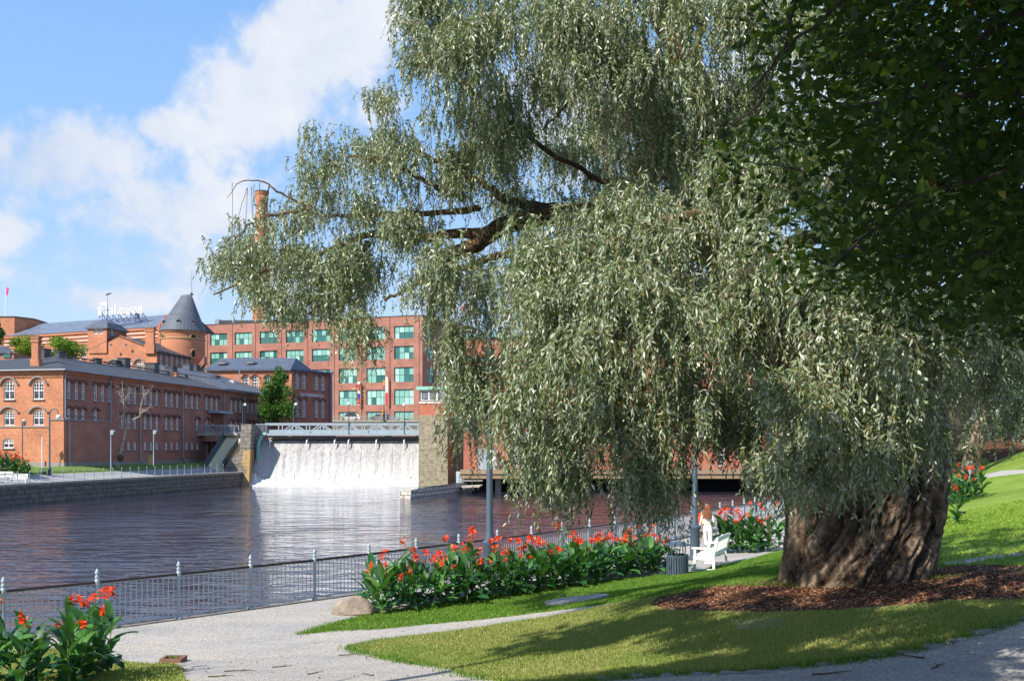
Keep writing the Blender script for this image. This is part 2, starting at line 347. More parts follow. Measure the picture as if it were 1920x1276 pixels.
P_spath = pp([(1747, 1056), (1800, 1049), (1890, 1037), (2000, 1030), (2000, 1035), (1890, 1042), (1800, 1056)])
P_fmulch = pp([(1640, 872), (1775, 868), (1850, 858), (1930, 846), (2150, 838)]) + [(90, 130), (30, 130)]
P_out = FENCE + [(60, 140), (140, 140), (140, -40), (-30, -40)]
REG = [('lawn', P_right), ('lawn', P_strip), ('lawn', P_main), ('lawn', P_left), ('mulch', P_mulch), ('mulch', P_fmulch), ('gravel', P_fpath), ('gravel', P_spath)]
pts, edges = [], []
def addpoly(poly, step, jit):
    q_ = dens(poly, step, jit); k = len(pts); pts.extend(q_); edges.extend([(k + i, k + (i + 1) % len(q_)) for i in range(len(q_))]); return q_
addpoly(P_out, 2, 0)
REG2 = [(k, addpoly(p, .22 if i not in (0, 5) else 1.5, .05)) for i, (k, p) in enumerate(REG)]
gp = []
for (x0, x1, y0, y1, s_) in ((-16, 14, 5, 26, .45), (-10, 30, 26, 60, 1.2), (14, 30, 5, 26, 1.2), (-28, 138, -38, 138, 5)):
    for x in np.arange(x0, x1, s_):
        for y in np.arange(y0, y1, s_): gp.append((x + random.uniform(-.1, .1) * s_, y + random.uniform(-.1, .1) * s_))
gp = np.array(gp); gp = gp[inpoly(gp[:, 0], gp[:, 1], P_out)]
pts += [tuple(p) for p in gp]
ov, oe, of, _, _, _ = delaunay_2d_cdt([Vector(p) for p in pts], edges, [], 0, 1e-4)
ov = np.array([[p.x, p.y] for p in ov]); of = np.array([f for f in of if len(f) == 3]); oz = hf(ov[:, 0], ov[:, 1])
cen = ov[of].mean(1); keep = inpoly(cen[:, 0], cen[:, 1], P_out); kind = np.zeros(len(of), int)
for k, p in REG2: kind[inpoly(cen[:, 0], cen[:, 1], p)] = {'gravel': 0, 'lawn': 1, 'mulch': 2}[k]
def fast_mesh(name, v, f, mats, mi=None, attr=None, smooth=False):
    me = bpy.data.meshes.new(name); v = np.asarray(v, np.float32); f = np.asarray(f, np.int32); k = f.shape[1]
    me.vertices.add(len(v)); me.vertices.foreach_set('co', v.ravel()); me.loops.add(f.size); me.loops.foreach_set('vertex_index', f.ravel())
    me.polygons.add(len(f)); me.polygons.foreach_set('loop_start', np.arange(0, f.size, k, dtype=np.int32))
    for m_ in mats: me.materials.append(m_)
    if mi is not None: me.polygons.foreach_set('material_index', np.asarray(mi, np.int32))
    if smooth: me.polygons.foreach_set('use_smooth', np.ones(len(f), bool))
    me.update(calc_edges=True)
    if attr is not None: a = me.attributes.new('rnd', 'FLOAT', 'FACE'); a.data.foreach_set('value', np.asarray(attr, np.float32))
    return me
def sub_mesh(name, sel, m_):
    f = of[sel & keep]; u, inv = np.unique(f.ravel(), return_inverse=True); v = np.column_stack([ov[u], oz[u]]); f = inv.reshape(-1, 3)
    a = v[f[:, 1]] - v[f[:, 0]]; b = v[f[:, 2]] - v[f[:, 0]]; fl = a[:, 0] * b[:, 1] - a[:, 1] * b[:, 0] < 0; f[fl] = f[fl][:, ::-1]
    me = fast_mesh(name, v, f, [m_], smooth=True); o = bpy.data.objects.new(name, me); COL.objects.link(o); return setp(o, kind='structure')
# gravel
m = mat('pale_gravel', (.4, .39, .37), .95, 0, .2); q = NB(m); v = q.coord('Object')
vo = q.n('ShaderNodeTexVoronoi'); vo.inputs['Scale'].default_value = 42; q.l(v, vo.inputs['Vector'])
sp = q.ramp(vo.outputs['Color'], [(.0, (.2, .195, .185)), (.35, (.34, .33, .315)), (.75, (.42, .41, .395)), (1, (.55, .54, .52))])
big = q.ramp(q.noise(q.coord('Object', (.6, 1.3, 1), (0, 0, .6)), .7, 6, .62), [(.34, (.82, .82, .83)), (.5, (1, .98, .95)), (.64, (1.14, 1.07, .97))])
q.col(q.mix(1, sp, big, 'MULTIPLY')); q.bump(vo.outputs['Distance'], .6, .02); M['gravel'] = m
m = mat('lawn_soil', (.06, .09, .02), .95, 0, .1); q = NB(m); v = q.coord('Object')
c = q.ramp(q.noise(v, 7, 7, .7), [(.3, (.08, .14, .02)), (.55, (.15, .24, .035)), (.8, (.28, .29, .09))])
q.col(q.mix(q.ramp(q.noise(v, .33, 4), [(.4, (0, 0, 0)), (.7, (1, 1, 1))]), c, (.23, .31, .055))); q.bump(q.noise(v, 30, 5), .8, .04); M['lawn'] = m
m = mat('bark_mulch', (.1, .045, .02), .95, 0, .1); q = NB(m); v = q.coord('Object')
vo = q.n('ShaderNodeTexVoronoi'); vo.inputs['Scale'].default_value = 26; vo.inputs['Randomness'].default_value = 1; q.l(q.coord('Object', (1, 2.2, 1)), vo.inputs['Vector'])
q.col(q.ramp(vo.outputs['Color'], [(0, (.035, .015, .008)), (.4, (.12, .05, .025)), (.8, (.22, .1, .05)), (1, (.36, .21, .12))])); q.bump(vo.outputs['Distance'], 1, .04); M['mulch'] = m
sub_mesh('gravel_path', kind == 0, M['gravel']); sub_mesh('lawn', kind == 1, M['lawn']); sub_mesh('bark_mulch_ground', kind == 2, M['mulch'])
# ---------------------------------------------------------------- grass blades, leaf litter, mulch chips
def leafmat(name, stops, rough=.5, trans=.25, tcol=None, spec=.4, back=None, patch=None):
    m = mat(name, stops[0][1], rough, 0, spec); q = NB(m); a = q.n('ShaderNodeAttribute', attribute_name='rnd'); c = q.ramp(a.outputs['Fac'], stops)
    if patch: c = q.mix(q.ramp(q.noise(q.coord('Object'), patch[1], 4), [(patch[2], (0, 0, 0)), (patch[2] + .2, (1, 1, 1))]), c, q.ramp(a.outputs['Fac'], patch[0]))
    if back is not None:
        g = q.n('ShaderNodeNewGeometry'); c = q.mix(g.outputs['Backfacing'], c, q.ramp(a.outputs['Fac'], back))
    q.col(c)
    if trans:
        t = q.n('ShaderNodeBsdfTranslucent'); mxs = q.n('ShaderNodeMixShader'); mxs.inputs[0].default_value = trans
        if tcol: t.inputs[0].default_value = (*tcol, 1)
        else: q.l(c, t.inputs[0])
        q.l(q.b.outputs[0], mxs.inputs[1]); q.l(t.outputs[0], mxs.inputs[2]); q.l(mxs.outputs[0], q.out.inputs[0])
    return m
M['grass'] = leafmat('grass_blade', [(0, (.12, .19, .03)), (.4, (.26, .32, .07)), (.7, (.42, .42, .14)), (1, (.6, .5, .26))], .6, .35, (.35, .42, .08), .2, None, ([(0, (.1, .2, .025)), (.6, (.2, .31, .045)), (1, (.34, .42, .09))], .45, .54))
M['grass2'] = leafmat('fresh_grass_blade', [(0, (.06, .15, .018)), (.6, (.12, .24, .03)), (1, (.24, .35, .06))], .6, .3, (.17, .3, .03), .2)
M['grass3'] = leafmat('sunny_grass_blade', [(0, (.1, .2, .02)), (.6, (.19, .31, .035)), (1, (.33, .42, .07))], .6, .3, (.25, .36, .04), .2)
def blades(name, poly, n, h, m_, excl=(), dmax=99, w=.006):
    P = np.array(poly); x = RNG.uniform(P[:, 0].min(), P[:, 0].max(), n * 3); y = RNG.uniform(P[:, 1].min(), min(P[:, 1].max(), dmax), n * 3); k = inpoly(x, y, poly)
    for e in excl: k &= ~inpoly(x, y, e)
    k &= (np.abs(x) < .58 * y + 1.5) | (y < 0)
    x = x[k][:n]; y = y[k][:n]; z = hf(x, y); n = len(x); hh = h * RNG.uniform(.5, 1.25, n); a = RNG.uniform(0, 6.283, n); lean = RNG.uniform(.1, .8, n) * hh; b = RNG.uniform(0, 6.283, n); ww = w * (1 + y / 14)
    p0 = np.stack([x - np.cos(a) * ww, y - np.sin(a) * ww, z - .01], 1); p1 = np.stack([x + np.cos(a) * ww, y + np.sin(a) * ww, z - .01], 1); p2 = np.stack([x + np.cos(b) * lean, y + np.sin(b) * lean, z + hh], 1)
    v = np.stack([p0, p1, p2], 1).reshape(-1, 3); f = np.arange(len(v)).reshape(-1, 3)
    o = bpy.data.objects.new(name, fast_mesh(name, v, f, [m_], attr=RNG.random(n))); COL.objects.link(o); return setp(o, kind='stuff')
MIN = [REG2[4][1]]
P_mulch_in = [(p[0] * .93 + np.mean([q_[0] for q_ in P_mulch]) * .07, p[1] * .95 + np.mean([q_[1] for q_ in P_mulch]) * .05) for p in P_mulch]
setp(blades('lawn_grass', REG2[2][1], 210000, .05, M['grass'], [P_mulch_in]), 'sparse sunlit grass with straw patches in front of the willow', 'grass')
setp(blades('lawn_grass', REG2[1][1], 110000, .045, M['grass2'], [P_mulch_in]), 'fresh green grass strip along the long flower bed', 'grass')
setp(blades('lawn_grass', REG2[3][1], 60000, .045, M['grass']), 'grass under the flower clump beside the railing', 'grass')
setp(blades('lawn_grass', REG2[0][1], 90000, .05, M['grass3'], [P_mulch_in], 40, .01), 'bright mown grass slope right of the willow trunk', 'grass')
def edge_tufts(poly, per_m, h, m_, spread=.09):
    P_ = dens(poly, .05); n = int(len(P_) * .05 * per_m); idx = RNG.integers(0, len(P_), n); cl = np.sin(idx * .13) + np.sin(idx * .041 + 2) + RNG.normal(0, .8, n) > .2; idx = idx[cl]; P_ = np.array(P_)[idx]; x = P_[:, 0] + RNG.normal(0, spread, len(idx)); y = P_[:, 1] + RNG.normal(0, spread, len(idx)); n = len(x); z = hf(x, y); hh = h * RNG.uniform(.4, 1.5, n); a = RNG.uniform(0, 6.283, n); ln = RNG.uniform(.2, 1, n) * hh; w = .007
    v = np.stack([np.stack([x - np.cos(a) * w, y - np.sin(a) * w, z - .01], 1), np.stack([x + np.cos(a) * w, y + np.sin(a) * w, z - .01], 1), np.stack([x - np.sin(a) * ln, y + np.cos(a) * ln, z + hh], 1)], 1).reshape(-1, 3)
    o = bpy.data.objects.new('edge_grass', fast_mesh('edge_grass', v, np.arange(len(v)).reshape(-1, 3), [m_], attr=RNG.random(n))); COL.objects.link(o); return setp(o, kind='stuff')
setp(edge_tufts(P_main, 900, .055, M['grass2']), 'ragged grass tufts growing out along the edge of the front lawn', 'grass'); setp(edge_tufts(P_strip, 500, .05, M['grass2']), 'ragged grass tufts along the edge of the flower bed strip', 'grass')
def chips(name, poly, n, lo, hi, m_, zoff=.01, tilt=.5, asp=.35):
    P = np.array(poly); x = RNG.uniform(P[:, 0].min(), P[:, 0].max(), n * 3); y = RNG.uniform(P[:, 1].min(), P[:, 1].max(), n * 3); k = inpoly(x, y, poly); x = x[k][:n]; y = y[k][:n]; z = hf(x, y) + zoff; n = len(x)
    l = RNG.uniform(lo, hi, n) / 2; a = RNG.uniform(0, 6.283, n); t = RNG.uniform(-tilt, tilt, n); u = np.stack([np.cos(a), np.sin(a), t], 1) * l[:, None]; s_ = np.stack([-np.sin(a), np.cos(a), RNG.uniform(-tilt, tilt, n)], 1) * (l * asp)[:, None]
    c = np.stack([x, y, z], 1); v = np.stack([c - u - s_ * .6, c - s_, c + u - s_ * .4, c + u * .9 + s_ * .7, c + s_, c - u + s_ * .5], 1).reshape(-1, 3); f = np.arange(len(v)).reshape(-1, 6)
    o = bpy.data.objects.new(name, fast_mesh(name, v, f, [m_], attr=RNG.random(n))); COL.objects.link(o); return setp(o, kind='stuff')
M['chip'] = leafmat('bark_chip', [(0, (.05, .022, .012)), (.5, (.18, .075, .036)), (.85, (.32, .15, .075)), (1, (.58, .38, .23))], .9, 0)
M['litter'] = leafmat('dry_leaf', [(0, (.1, .05, .02)), (.5, (.25, .13, .05)), (1, (.42, .3, .12))], .8, .1)
setp(chips('bark_chips', REG2[4][1], 34000, .02, .075, M['chip']), 'loose brown bark chips around the willow trunk', 'bark mulch')
P_gn = [(-9, 13), (-6, 16), (0, 19.5), (2, 21), (-1, 12), (3, 8.5), (8, 9), (11, 12), (12, 7), (2, 6), (-5, 11)]
setp(chips('leaf_litter', P_gn, 1500, .015, .06, M['litter'], .012, .3), 'small dry leaves scattered over gravel and grass', 'leaf litter')
# twigs on the gravel
M['bark'] = None
def bark(name, c1, c2, c3, sc=(1, 1, .25), s1=6, bd=.06, lich=None):
    m = mat(name, c1, .92, 0, .15); q = NB(m); v = q.coord('Object', sc); n = q.noise(v, s1, 8, .65, .6); n2 = q.noise(q.coord('Object'), 1.3, 5)
    c = q.ramp(n, [(.32, c1), (.5, c2), (.68, c3)]); c = q.mix(1, c, q.ramp(n2, [(.3, (.7, .7, .7)), (.7, (1.15, 1.1, 1.05))]), 'MULTIPLY')
    if lich: c = q.mix(q.ramp(q.noise(q.coord('Object'), 5, 6, .7), [(.6, (0, 0, 0)), (.66, (1, 1, 1))]), c, lich)
    q.col(c); q.bump(n, .9, bd); return m
M['bark'] = bark('willow_bark', (.05, .035, .024), (.2, .145, .1), (.36, .28, .2))
M['limb'] = bark('willow_limb_bark', (.035, .024, .016), (.1, .07, .045), (.2, .15, .1), (1, 1, 1), 9, .02, (.32, .24, .03))
M['twig'] = mat('yellow_twig', (.33, .22, .05), .6)
tw = [((450, 1258, .45), 0), ((530, 1250, .3), .4), ((590, 1262, .3), 1), ((655, 1228, .35), -.2), ((690, 1265, .3), 2.2), ((415, 1268, .35), .3), ((1640, 1225, .5), .3), ((1700, 1232, .45), 2.0), ((1560, 1262, .4), .1), ((1760, 1250, .3), .8), ((340, 1257, .25), .1)]
for i, ((px, py, l), a) in enumerate(tw):
    p = proj(px, py); b = MB(); d = Vector((math.cos(a), math.sin(a), 0)); s_ = Vector((-d.y, d.x, 0)); pt = []
    for k in range(5):
        c = p + d * l * (k / 4 - .5) + s_ * random.uniform(-.02, .02); pt.append((c.x, c.y, gh(c.x, c.y) + .012))
    b.tube(pt, [.009, .008, .007, .005, .003], 5); c = Vector(pt[2]); b.tube([c, c + d * .08 + s_ * .07 + Vector((0, 0, .01))], [.006, .002], 5)
    setp(b.build('twig', M['limb']), '%s fallen twig on the gravel, counted from the left' % ['first', 'third', 'fifth', 'sixth', 'seventh', 'second', 'tenth', 'eleventh', 'ninth', 'twelfth', 'fourth'][i] if 0 else '%s fallen twig from the left, thin and brown on the gravel' % dict(zip(sorted(t[0][0] for t in tw), ['first', 'second', 'third', 'fourth', 'fifth', 'sixth', 'seventh', 'eighth', 'ninth', 'tenth', 'eleventh']))[px], 'twig', 'fallen twigs on the gravel')
# ---------------------------------------------------------------- edging stones along the lower path edge
M['edge'] = noisy('edging_stone', (.3, .29, .28), (.19, .185, .18), 5, .9, .4)
es = [(1145, 1274), (1205, 1268), (1262, 1266), (1318, 1265), (1372, 1262), (1428, 1260), (1490, 1252), (1552, 1245), (1600, 1238), (1650, 1230), (1703, 1222), (1752, 1211), (1800, 1199), (1845, 1185), (1885, 1172), (1925, 1158)]
for i, (px, py) in enumerate(es):
    p = proj(px, py); a = proj(*es[max(i - 1, 0)]); c = proj(*es[min(i + 1, len(es) - 1)]); t = (c - a); ang = math.atan2(t.y, t.x); L_ = t.length / (2 if 0 < i < len(es) - 1 else 1) * random.uniform(.7, .95)
    b = MB(); n_ = 10; top = []
    for k in range(n_):
        th = 2 * math.pi * k / n_; ca, sa = math.cos(th), math.sin(th); r_ = (abs(ca) ** 5 + abs(sa) ** 5) ** (-1 / 5)
        top.append(Vector((ca * r_ * L_ / 2 * random.uniform(.9, 1.03), sa * r_ * .07 * random.uniform(.7, 1.25), 0)))
    Q = Matrix.Rotation(ang, 3, 'Z'); h0 = random.uniform(.008, .025); vs = [p + Q @ v_ + Vector((0, 0, -.1)) for v_ in top] + [p + Q @ v_ + Vector((0, 0, h0 - .012)) for v_ in top] + [p + Q @ (v_ * .9) + Vector((0, 0, h0 + random.uniform(-.006, .006))) for v_ in top]
    fs = [(k, (k + 1) % n_, n_ + (k + 1) % n_, n_ + k) for k in range(n_)] + [(n_ + k, n_ + (k + 1) % n_, 2 * n_ + (k + 1) % n_, 2 * n_ + k) for k in range(n_)] + [tuple(2 * n_ + k for k in range(n_))]
    b.add(vs, fs); setp(b.build('edging_stone', M['edge'], smooth=True), '%s grey edging stone from the left along the lower path' % ['first', 'second', 'third', 'fourth', 'fifth', 'sixth', 'seventh', 'eighth', 'ninth', 'tenth', 'eleventh', 'twelfth', 'thirteenth', 'fourteenth', 'fifteenth', 'sixteenth'][i], 'edging stone', 'edging stones between grass and gravel')
# stone slabs and covers
def slab(px, py, rx, ry, lab, cat, h=.03, name='stone_slab', sq=3):
    p = proj(px, py); b = MB(); n_ = 22; ring = []
    for k in range(n_):
        th = 2 * math.pi * k / n_; ca, sa = math.cos(th), math.sin(th); r_ = (abs(ca) ** sq + abs(sa) ** sq) ** (-1 / sq) * random.uniform(.95, 1.03); x, y = p.x + ca * r_ * rx, p.y + sa * r_ * ry; ring.append(Vector((x, y, gh(x, y) + h)))
    vs = [v_ - Vector((0, 0, .08)) for v_ in ring] + ring; b.add(vs, [(k, (k + 1) % n_, n_ + (k + 1) % n_, n_ + k) for k in range(n_)] + [tuple(n_ + k for k in range(n_))])
    e = empty(name, p, lab, cat); b.build('slab', M['edge'], e); return e, p
e, p = slab(1080, 1126, .68, 1.0, 'wide flat grey stone cover with an iron ring on the grass strip', 'stone cover', .05)
b = MB(); b.tube([p + Vector((-.25 + .05 * math.cos(t), .25 + .05 * math.sin(t), .07)) for t in np.linspace(0, 6.28, 12)], .012, 5, cap=False); b.build('ring', M['rail'], e)
slab(1424, 1171, .36, .42, 'small flat grey stone slab in the grass beside the bark mulch', 'stone slab', .025)
e = empty('drain_frame', proj(325, 1241), 'low brown timber drain frame with a weed at the lawn corner', 'drain frame')
b = MB(); p = proj(325, 1241)
for (dx, dy, sx, sy) in ((0, -.14, .36, .05), (0, .14, .36, .05), (-.16, 0, .05, .24), (.16, 0, .05, .24)): b.box(p + Vector((dx, dy, .03)), (sx, sy, .12))
b.build('frame', M['litter'] if 0 else mat('old_timber', (.2, .11, .07), .9), e)
b = MB()
for k in range(9): a = k * .7; b.add([p + Vector((0, 0, .02)), p + Vector((.05 * math.cos(a - .3), .05 * math.sin(a - .3), .1)), p + Vector((.12 * math.cos(a), .12 * math.sin(a), .1)), p + Vector((.05 * math.cos(a + .3), .05 * math.sin(a + .3), .1))], [(0, 1, 2, 3)])
b.build('weed', M['grass2'], e)
# boulder
p = proj(655, 1152); b = MB(); bm_n = 18
rr = []
for i in range(10):
    ph = math.pi * (i + .05) / 9.1
    for k in range(bm_n):
        th = 2 * math.pi * k / bm_n; d = Vector((math.sin(ph) * math.cos(th), math.sin(ph) * math.sin(th), math.cos(ph))); s_ = 1 + .1 * math.sin(3 * th + 2 * ph) + .07 * math.sin(5 * ph + th) + random.uniform(-.03, .03)
        rr.append(Vector((d.x * .46 * s_, d.y * .34 * s_, d.z * (.29 if d.z > 0 else .2) * s_)))
b.add([p + v_ + Vector((.06, .12, .08)) for v_ in rr], [(i * bm_n + k, (i + 1) * bm_n + k, (i + 1) * bm_n + (k + 1) % bm_n, i * bm_n + (k + 1) % bm_n) for i in range(9) for k in range(bm_n)] + [tuple(range(bm_n))])
setp(b.build('boulder', noisy('boulder_granite', (.36, .28, .22), (.2, .165, .14), 6, .9, .9), smooth=True), 'rounded pinkish brown granite boulder at the near end of the long flower bed', 'boulder')
# ---------------------------------------------------------------- near quay wall under the railing and the river
b = MB(); fo = fence_off(-.25)
for i in range(len(fo) - 1):
    a, c = fo[i], fo[i + 1]; b.add([(a[0], a[1], -3), (c[0], c[1], -3), (c[0], c[1], -.02), (a[0], a[1], -.02)], [(0, 1, 2, 3)])
    e0, e1 = FENCE[i], FENCE[i + 1]; t = (Vector(e1) - Vector(e0)).normalized(); e0 = (e0[0] + t.y * .12, e0[1] - t.x * .12); e1 = (e1[0] + t.y * .12, e1[1] - t.x * .12)
    b.add([(a[0], a[1], -.02), (c[0], c[1], -.02), (e1[0], e1[1], .012), (e0[0], e0[1], .012)], [(0, 1, 2, 3)])
setp(b.build('quay_wall', M['quay']), 'dark granite quay wall under the near grey railing', 'quay wall')
# ================================================================ near railing
def resample(poly, step):
    out = [Vector(poly[0])]; acc = 0
    for i in range(len(poly) - 1):
        a, b_ = Vector(poly[i]), Vector(poly[i + 1]); l = (b_ - a).length; t = step - acc
        while t <= l: out.append(a.lerp(b_, t / l)); t += step
        acc = l - (t - step)
    return out
def post_mb(rail_h=.98):
    b = MB(); b.lathe((0, 0, 0), [(.085, 0), (.085, .03), (.055, .05), (.046, .09), (.04, .12), (.038, rail_h - .06), (.052, rail_h - .04), (.055, rail_h + .02), (.048, rail_h + .04), (.03, rail_h + .06), (.045, rail_h + .08), (.048, rail_h + .1), (.03, rail_h + .13), (.026, rail_h + .15), (.045, rail_h + .165), (.047, rail_h + .19), (.03, rail_h + .23), (.012, rail_h + .26), (.002, rail_h + .275)], 10); return b
def railing(poly, zf, label, bars=True, step=1.75, post_n=10):
    P_ = resample(poly, step); root = empty('iron_railing', (P_[0].x, P_[0].y, zf(P_[0])), label, 'railing')
    pm = post_mb().mesh('post', [M['steel']], True); top = MB(); grid = MB()
    for i, p in enumerate(P_):
        z = zf(p); o = bpy.data.objects.new('post', pm); COL.objects.link(o); o.parent = root; o.location = Vector((p.x, p.y, z)) - root.location
        if i == len(P_) - 1: break
        n_ = P_[i + 1]; z2 = zf(n_); a = Vector((p.x, p.y, z)); c = Vector((n_.x, n_.y, z2)); g = MB()
        top.bar(a + Vector((0, 0, .97)), c + Vector((0, 0, .97)), .055, .05)
        dd = (c - a).normalized() * .03
        for hh, t in ((.93, .012), (.5, .014), (.075, .03)): g.bar(a + dd + Vector((0, 0, hh)), c - dd + Vector((0, 0, hh)), .012, t)
        if bars:
            nb = 15
            for k in range(1, nb): q_ = a.lerp(c, k / nb); g.box(q_ + Vector((0, 0, .5)), (.018, .018, .86))
        g.build('railing_panel', [M['fbar']], root)
    top.build('handrail', [M['rail']], root); return root
near_poly = [p for p in FENCE[2:13]]
railing(near_poly, lambda p: 0.0, 'long grey iron railing with knobbed posts along the near walkway')
# ================================================================ the weeping willow
M['wleaf'] = leafmat('willow_leaf', [(0, (.055, .105, .032)), (.4, (.13, .195, .07)), (.8, (.26, .32, .15)), (1, (.44, .48, .3))], .34, .25, (.2, .29, .06), .55, [(0, (.2, .26, .17)), (1, (.44, .49, .38))])
def norm(a): return a / np.maximum(np.linalg.norm(a, axis=-1, keepdims=True), 1e-9)
def strands(P0, az_, w_, up0, L_, K, leaf=.085, lw=.0085, side=.75, stem=.0025, bend=3.0, bare=.06, segs=6):
    """hanging twigs: P0 (n,3) start, az_ outward heading, w_ outward reach, L_ length; K leaves each"""
    n = len(P0); h = np.stack([np.cos(az_), np.sin(az_), np.zeros(n)], 1)
    wob = RNG.uniform(-.12, .12, (n, 2)); ph = RNG.uniform(0, 6.28, (n, 2))
    def pos(s):                                            # s (n,k) as a fraction of L
        e = (1 - np.exp(-bend * s)) / bend; H = e * w_[:, None]; z = -s + (1 + up0[:, None]) * e
        q = P0[:, None, :] + (h[:, None, :] * H[..., None] + np.stack([np.zeros_like(z), np.zeros_like(z), z], -1)) * L_[:, None, None]
        q[..., 0] += np.sin(s * 5 + ph[:, :1]) * wob[:, :1] * s * L_[:, None]; q[..., 1] += np.sin(s * 5 + ph[:, 1:]) * wob[:, 1:] * s * L_[:, None]; return q
    s = (np.arange(K)[None, :] + RNG.uniform(-.35, .35, (n, K))) / K * (1 - bare) + bare; s = np.clip(s, .02, 1)
    p = pos(s); t = norm(pos(s + .02) - pos(s - .02)); a = RNG.uniform(0, 6.28, (n, 1)) + np.arange(K)[None, :] * 2.4 + RNG.normal(0, .4, (n, K))
    sd = np.stack([np.cos(a), np.sin(a), np.zeros_like(a)], -1); sd = norm(sd - t * (sd * t).sum(-1, keepdims=True))
    th = RNG.normal(side, .28, (n, K))[..., None]; d = norm(t * np.cos(th) + sd * np.sin(th) + np.array([0, 0, -.18]))
    ll = leaf * RNG.uniform(.55, 1.15, (n, K))[..., None] * (1 - .45 * s[..., None] ** 4); wd = norm(np.cross(d, RNG.normal(0, 1, (n, K, 3)) * .9 + t * .8)); nn = np.cross(d, wd); W = lw * RNG.uniform(.75, 1.25, (n, K))[..., None]
    m_ = p + d * ll * .45 - nn * ll * RNG.uniform(.0, .09, (n, K))[..., None]
    tip = p + d * ll + nn * ll * RNG.uniform(-.18, .04, (n, K))[..., None]
    v = np.stack([p, m_ + wd * W, tip, m_ - wd * W], 2).reshape(-1, 3); k = n * K; f = (np.arange(k)[:, None] * 4 + np.array([[0, 1, 2, 3]])).reshape(-1, 4)
    f = np.concatenate([f[:, [0, 1, 2]], f[:, [0, 2, 3]]]); r = RNG.random(k); r = np.concatenate([r, r]); mi = np.zeros(len(f), int)
    # stems: three-sided
    ss = np.linspace(0, 1, segs + 1)[None, :].repeat(n, 0); c = pos(ss); rad = stem * (1.2 - .9 * ss)[..., None]
    off = [np.array([math.cos(x), math.sin(x), 0]) for x in (0, 2.09, 4.19)]; sv = np.stack([c + o * rad for o in off], 2).reshape(-1, 3); b0 = len(v); fs = []
    base = (np.arange(n)[:, None] * (segs + 1) + np.arange(segs)[None, :]).ravel() * 3 + b0
    for j in range(3):
        j2 = (j + 1) % 3; fs.append(np.stack([base + j, base + j2, base + 3 + j2], 1)); fs.append(np.stack([base + j, base + 3 + j2, base + 3 + j], 1))
    fs = np.concatenate(fs); return np.concatenate([v, sv]), np.concatenate([f, fs]), np.concatenate([mi, np.ones(len(fs), int)]), np.concatenate([r, np.full(len(fs), .5)])
class Acc:
    def __init__(s): s.v = []; s.f = []; s.m = []; s.r = []; s.n = 0
    def add(s, v, f, m_, r): s.v.append(v); s.f.append(f + s.n); s.m.append(m_); s.r.append(r); s.n += len(v)
    def obj(s, name, mats, parent, off):
        me = fast_mesh(name, np.concatenate(s.v) - np.array(off), np.concatenate(s.f), mats, np.concatenate(s.m), np.concatenate(s.r)); o = bpy.data.objects.new(name, me); COL.objects.link(o); o.parent = parent; return o
WB = at(1600, 1088, 17.0); WB.z = gh(WB.x, 17.2) - .05
willow = empty('willow_tree', WB, 'huge old weeping willow with silvery leaves and a thick furrowed trunk in bark mulch', 'tree')
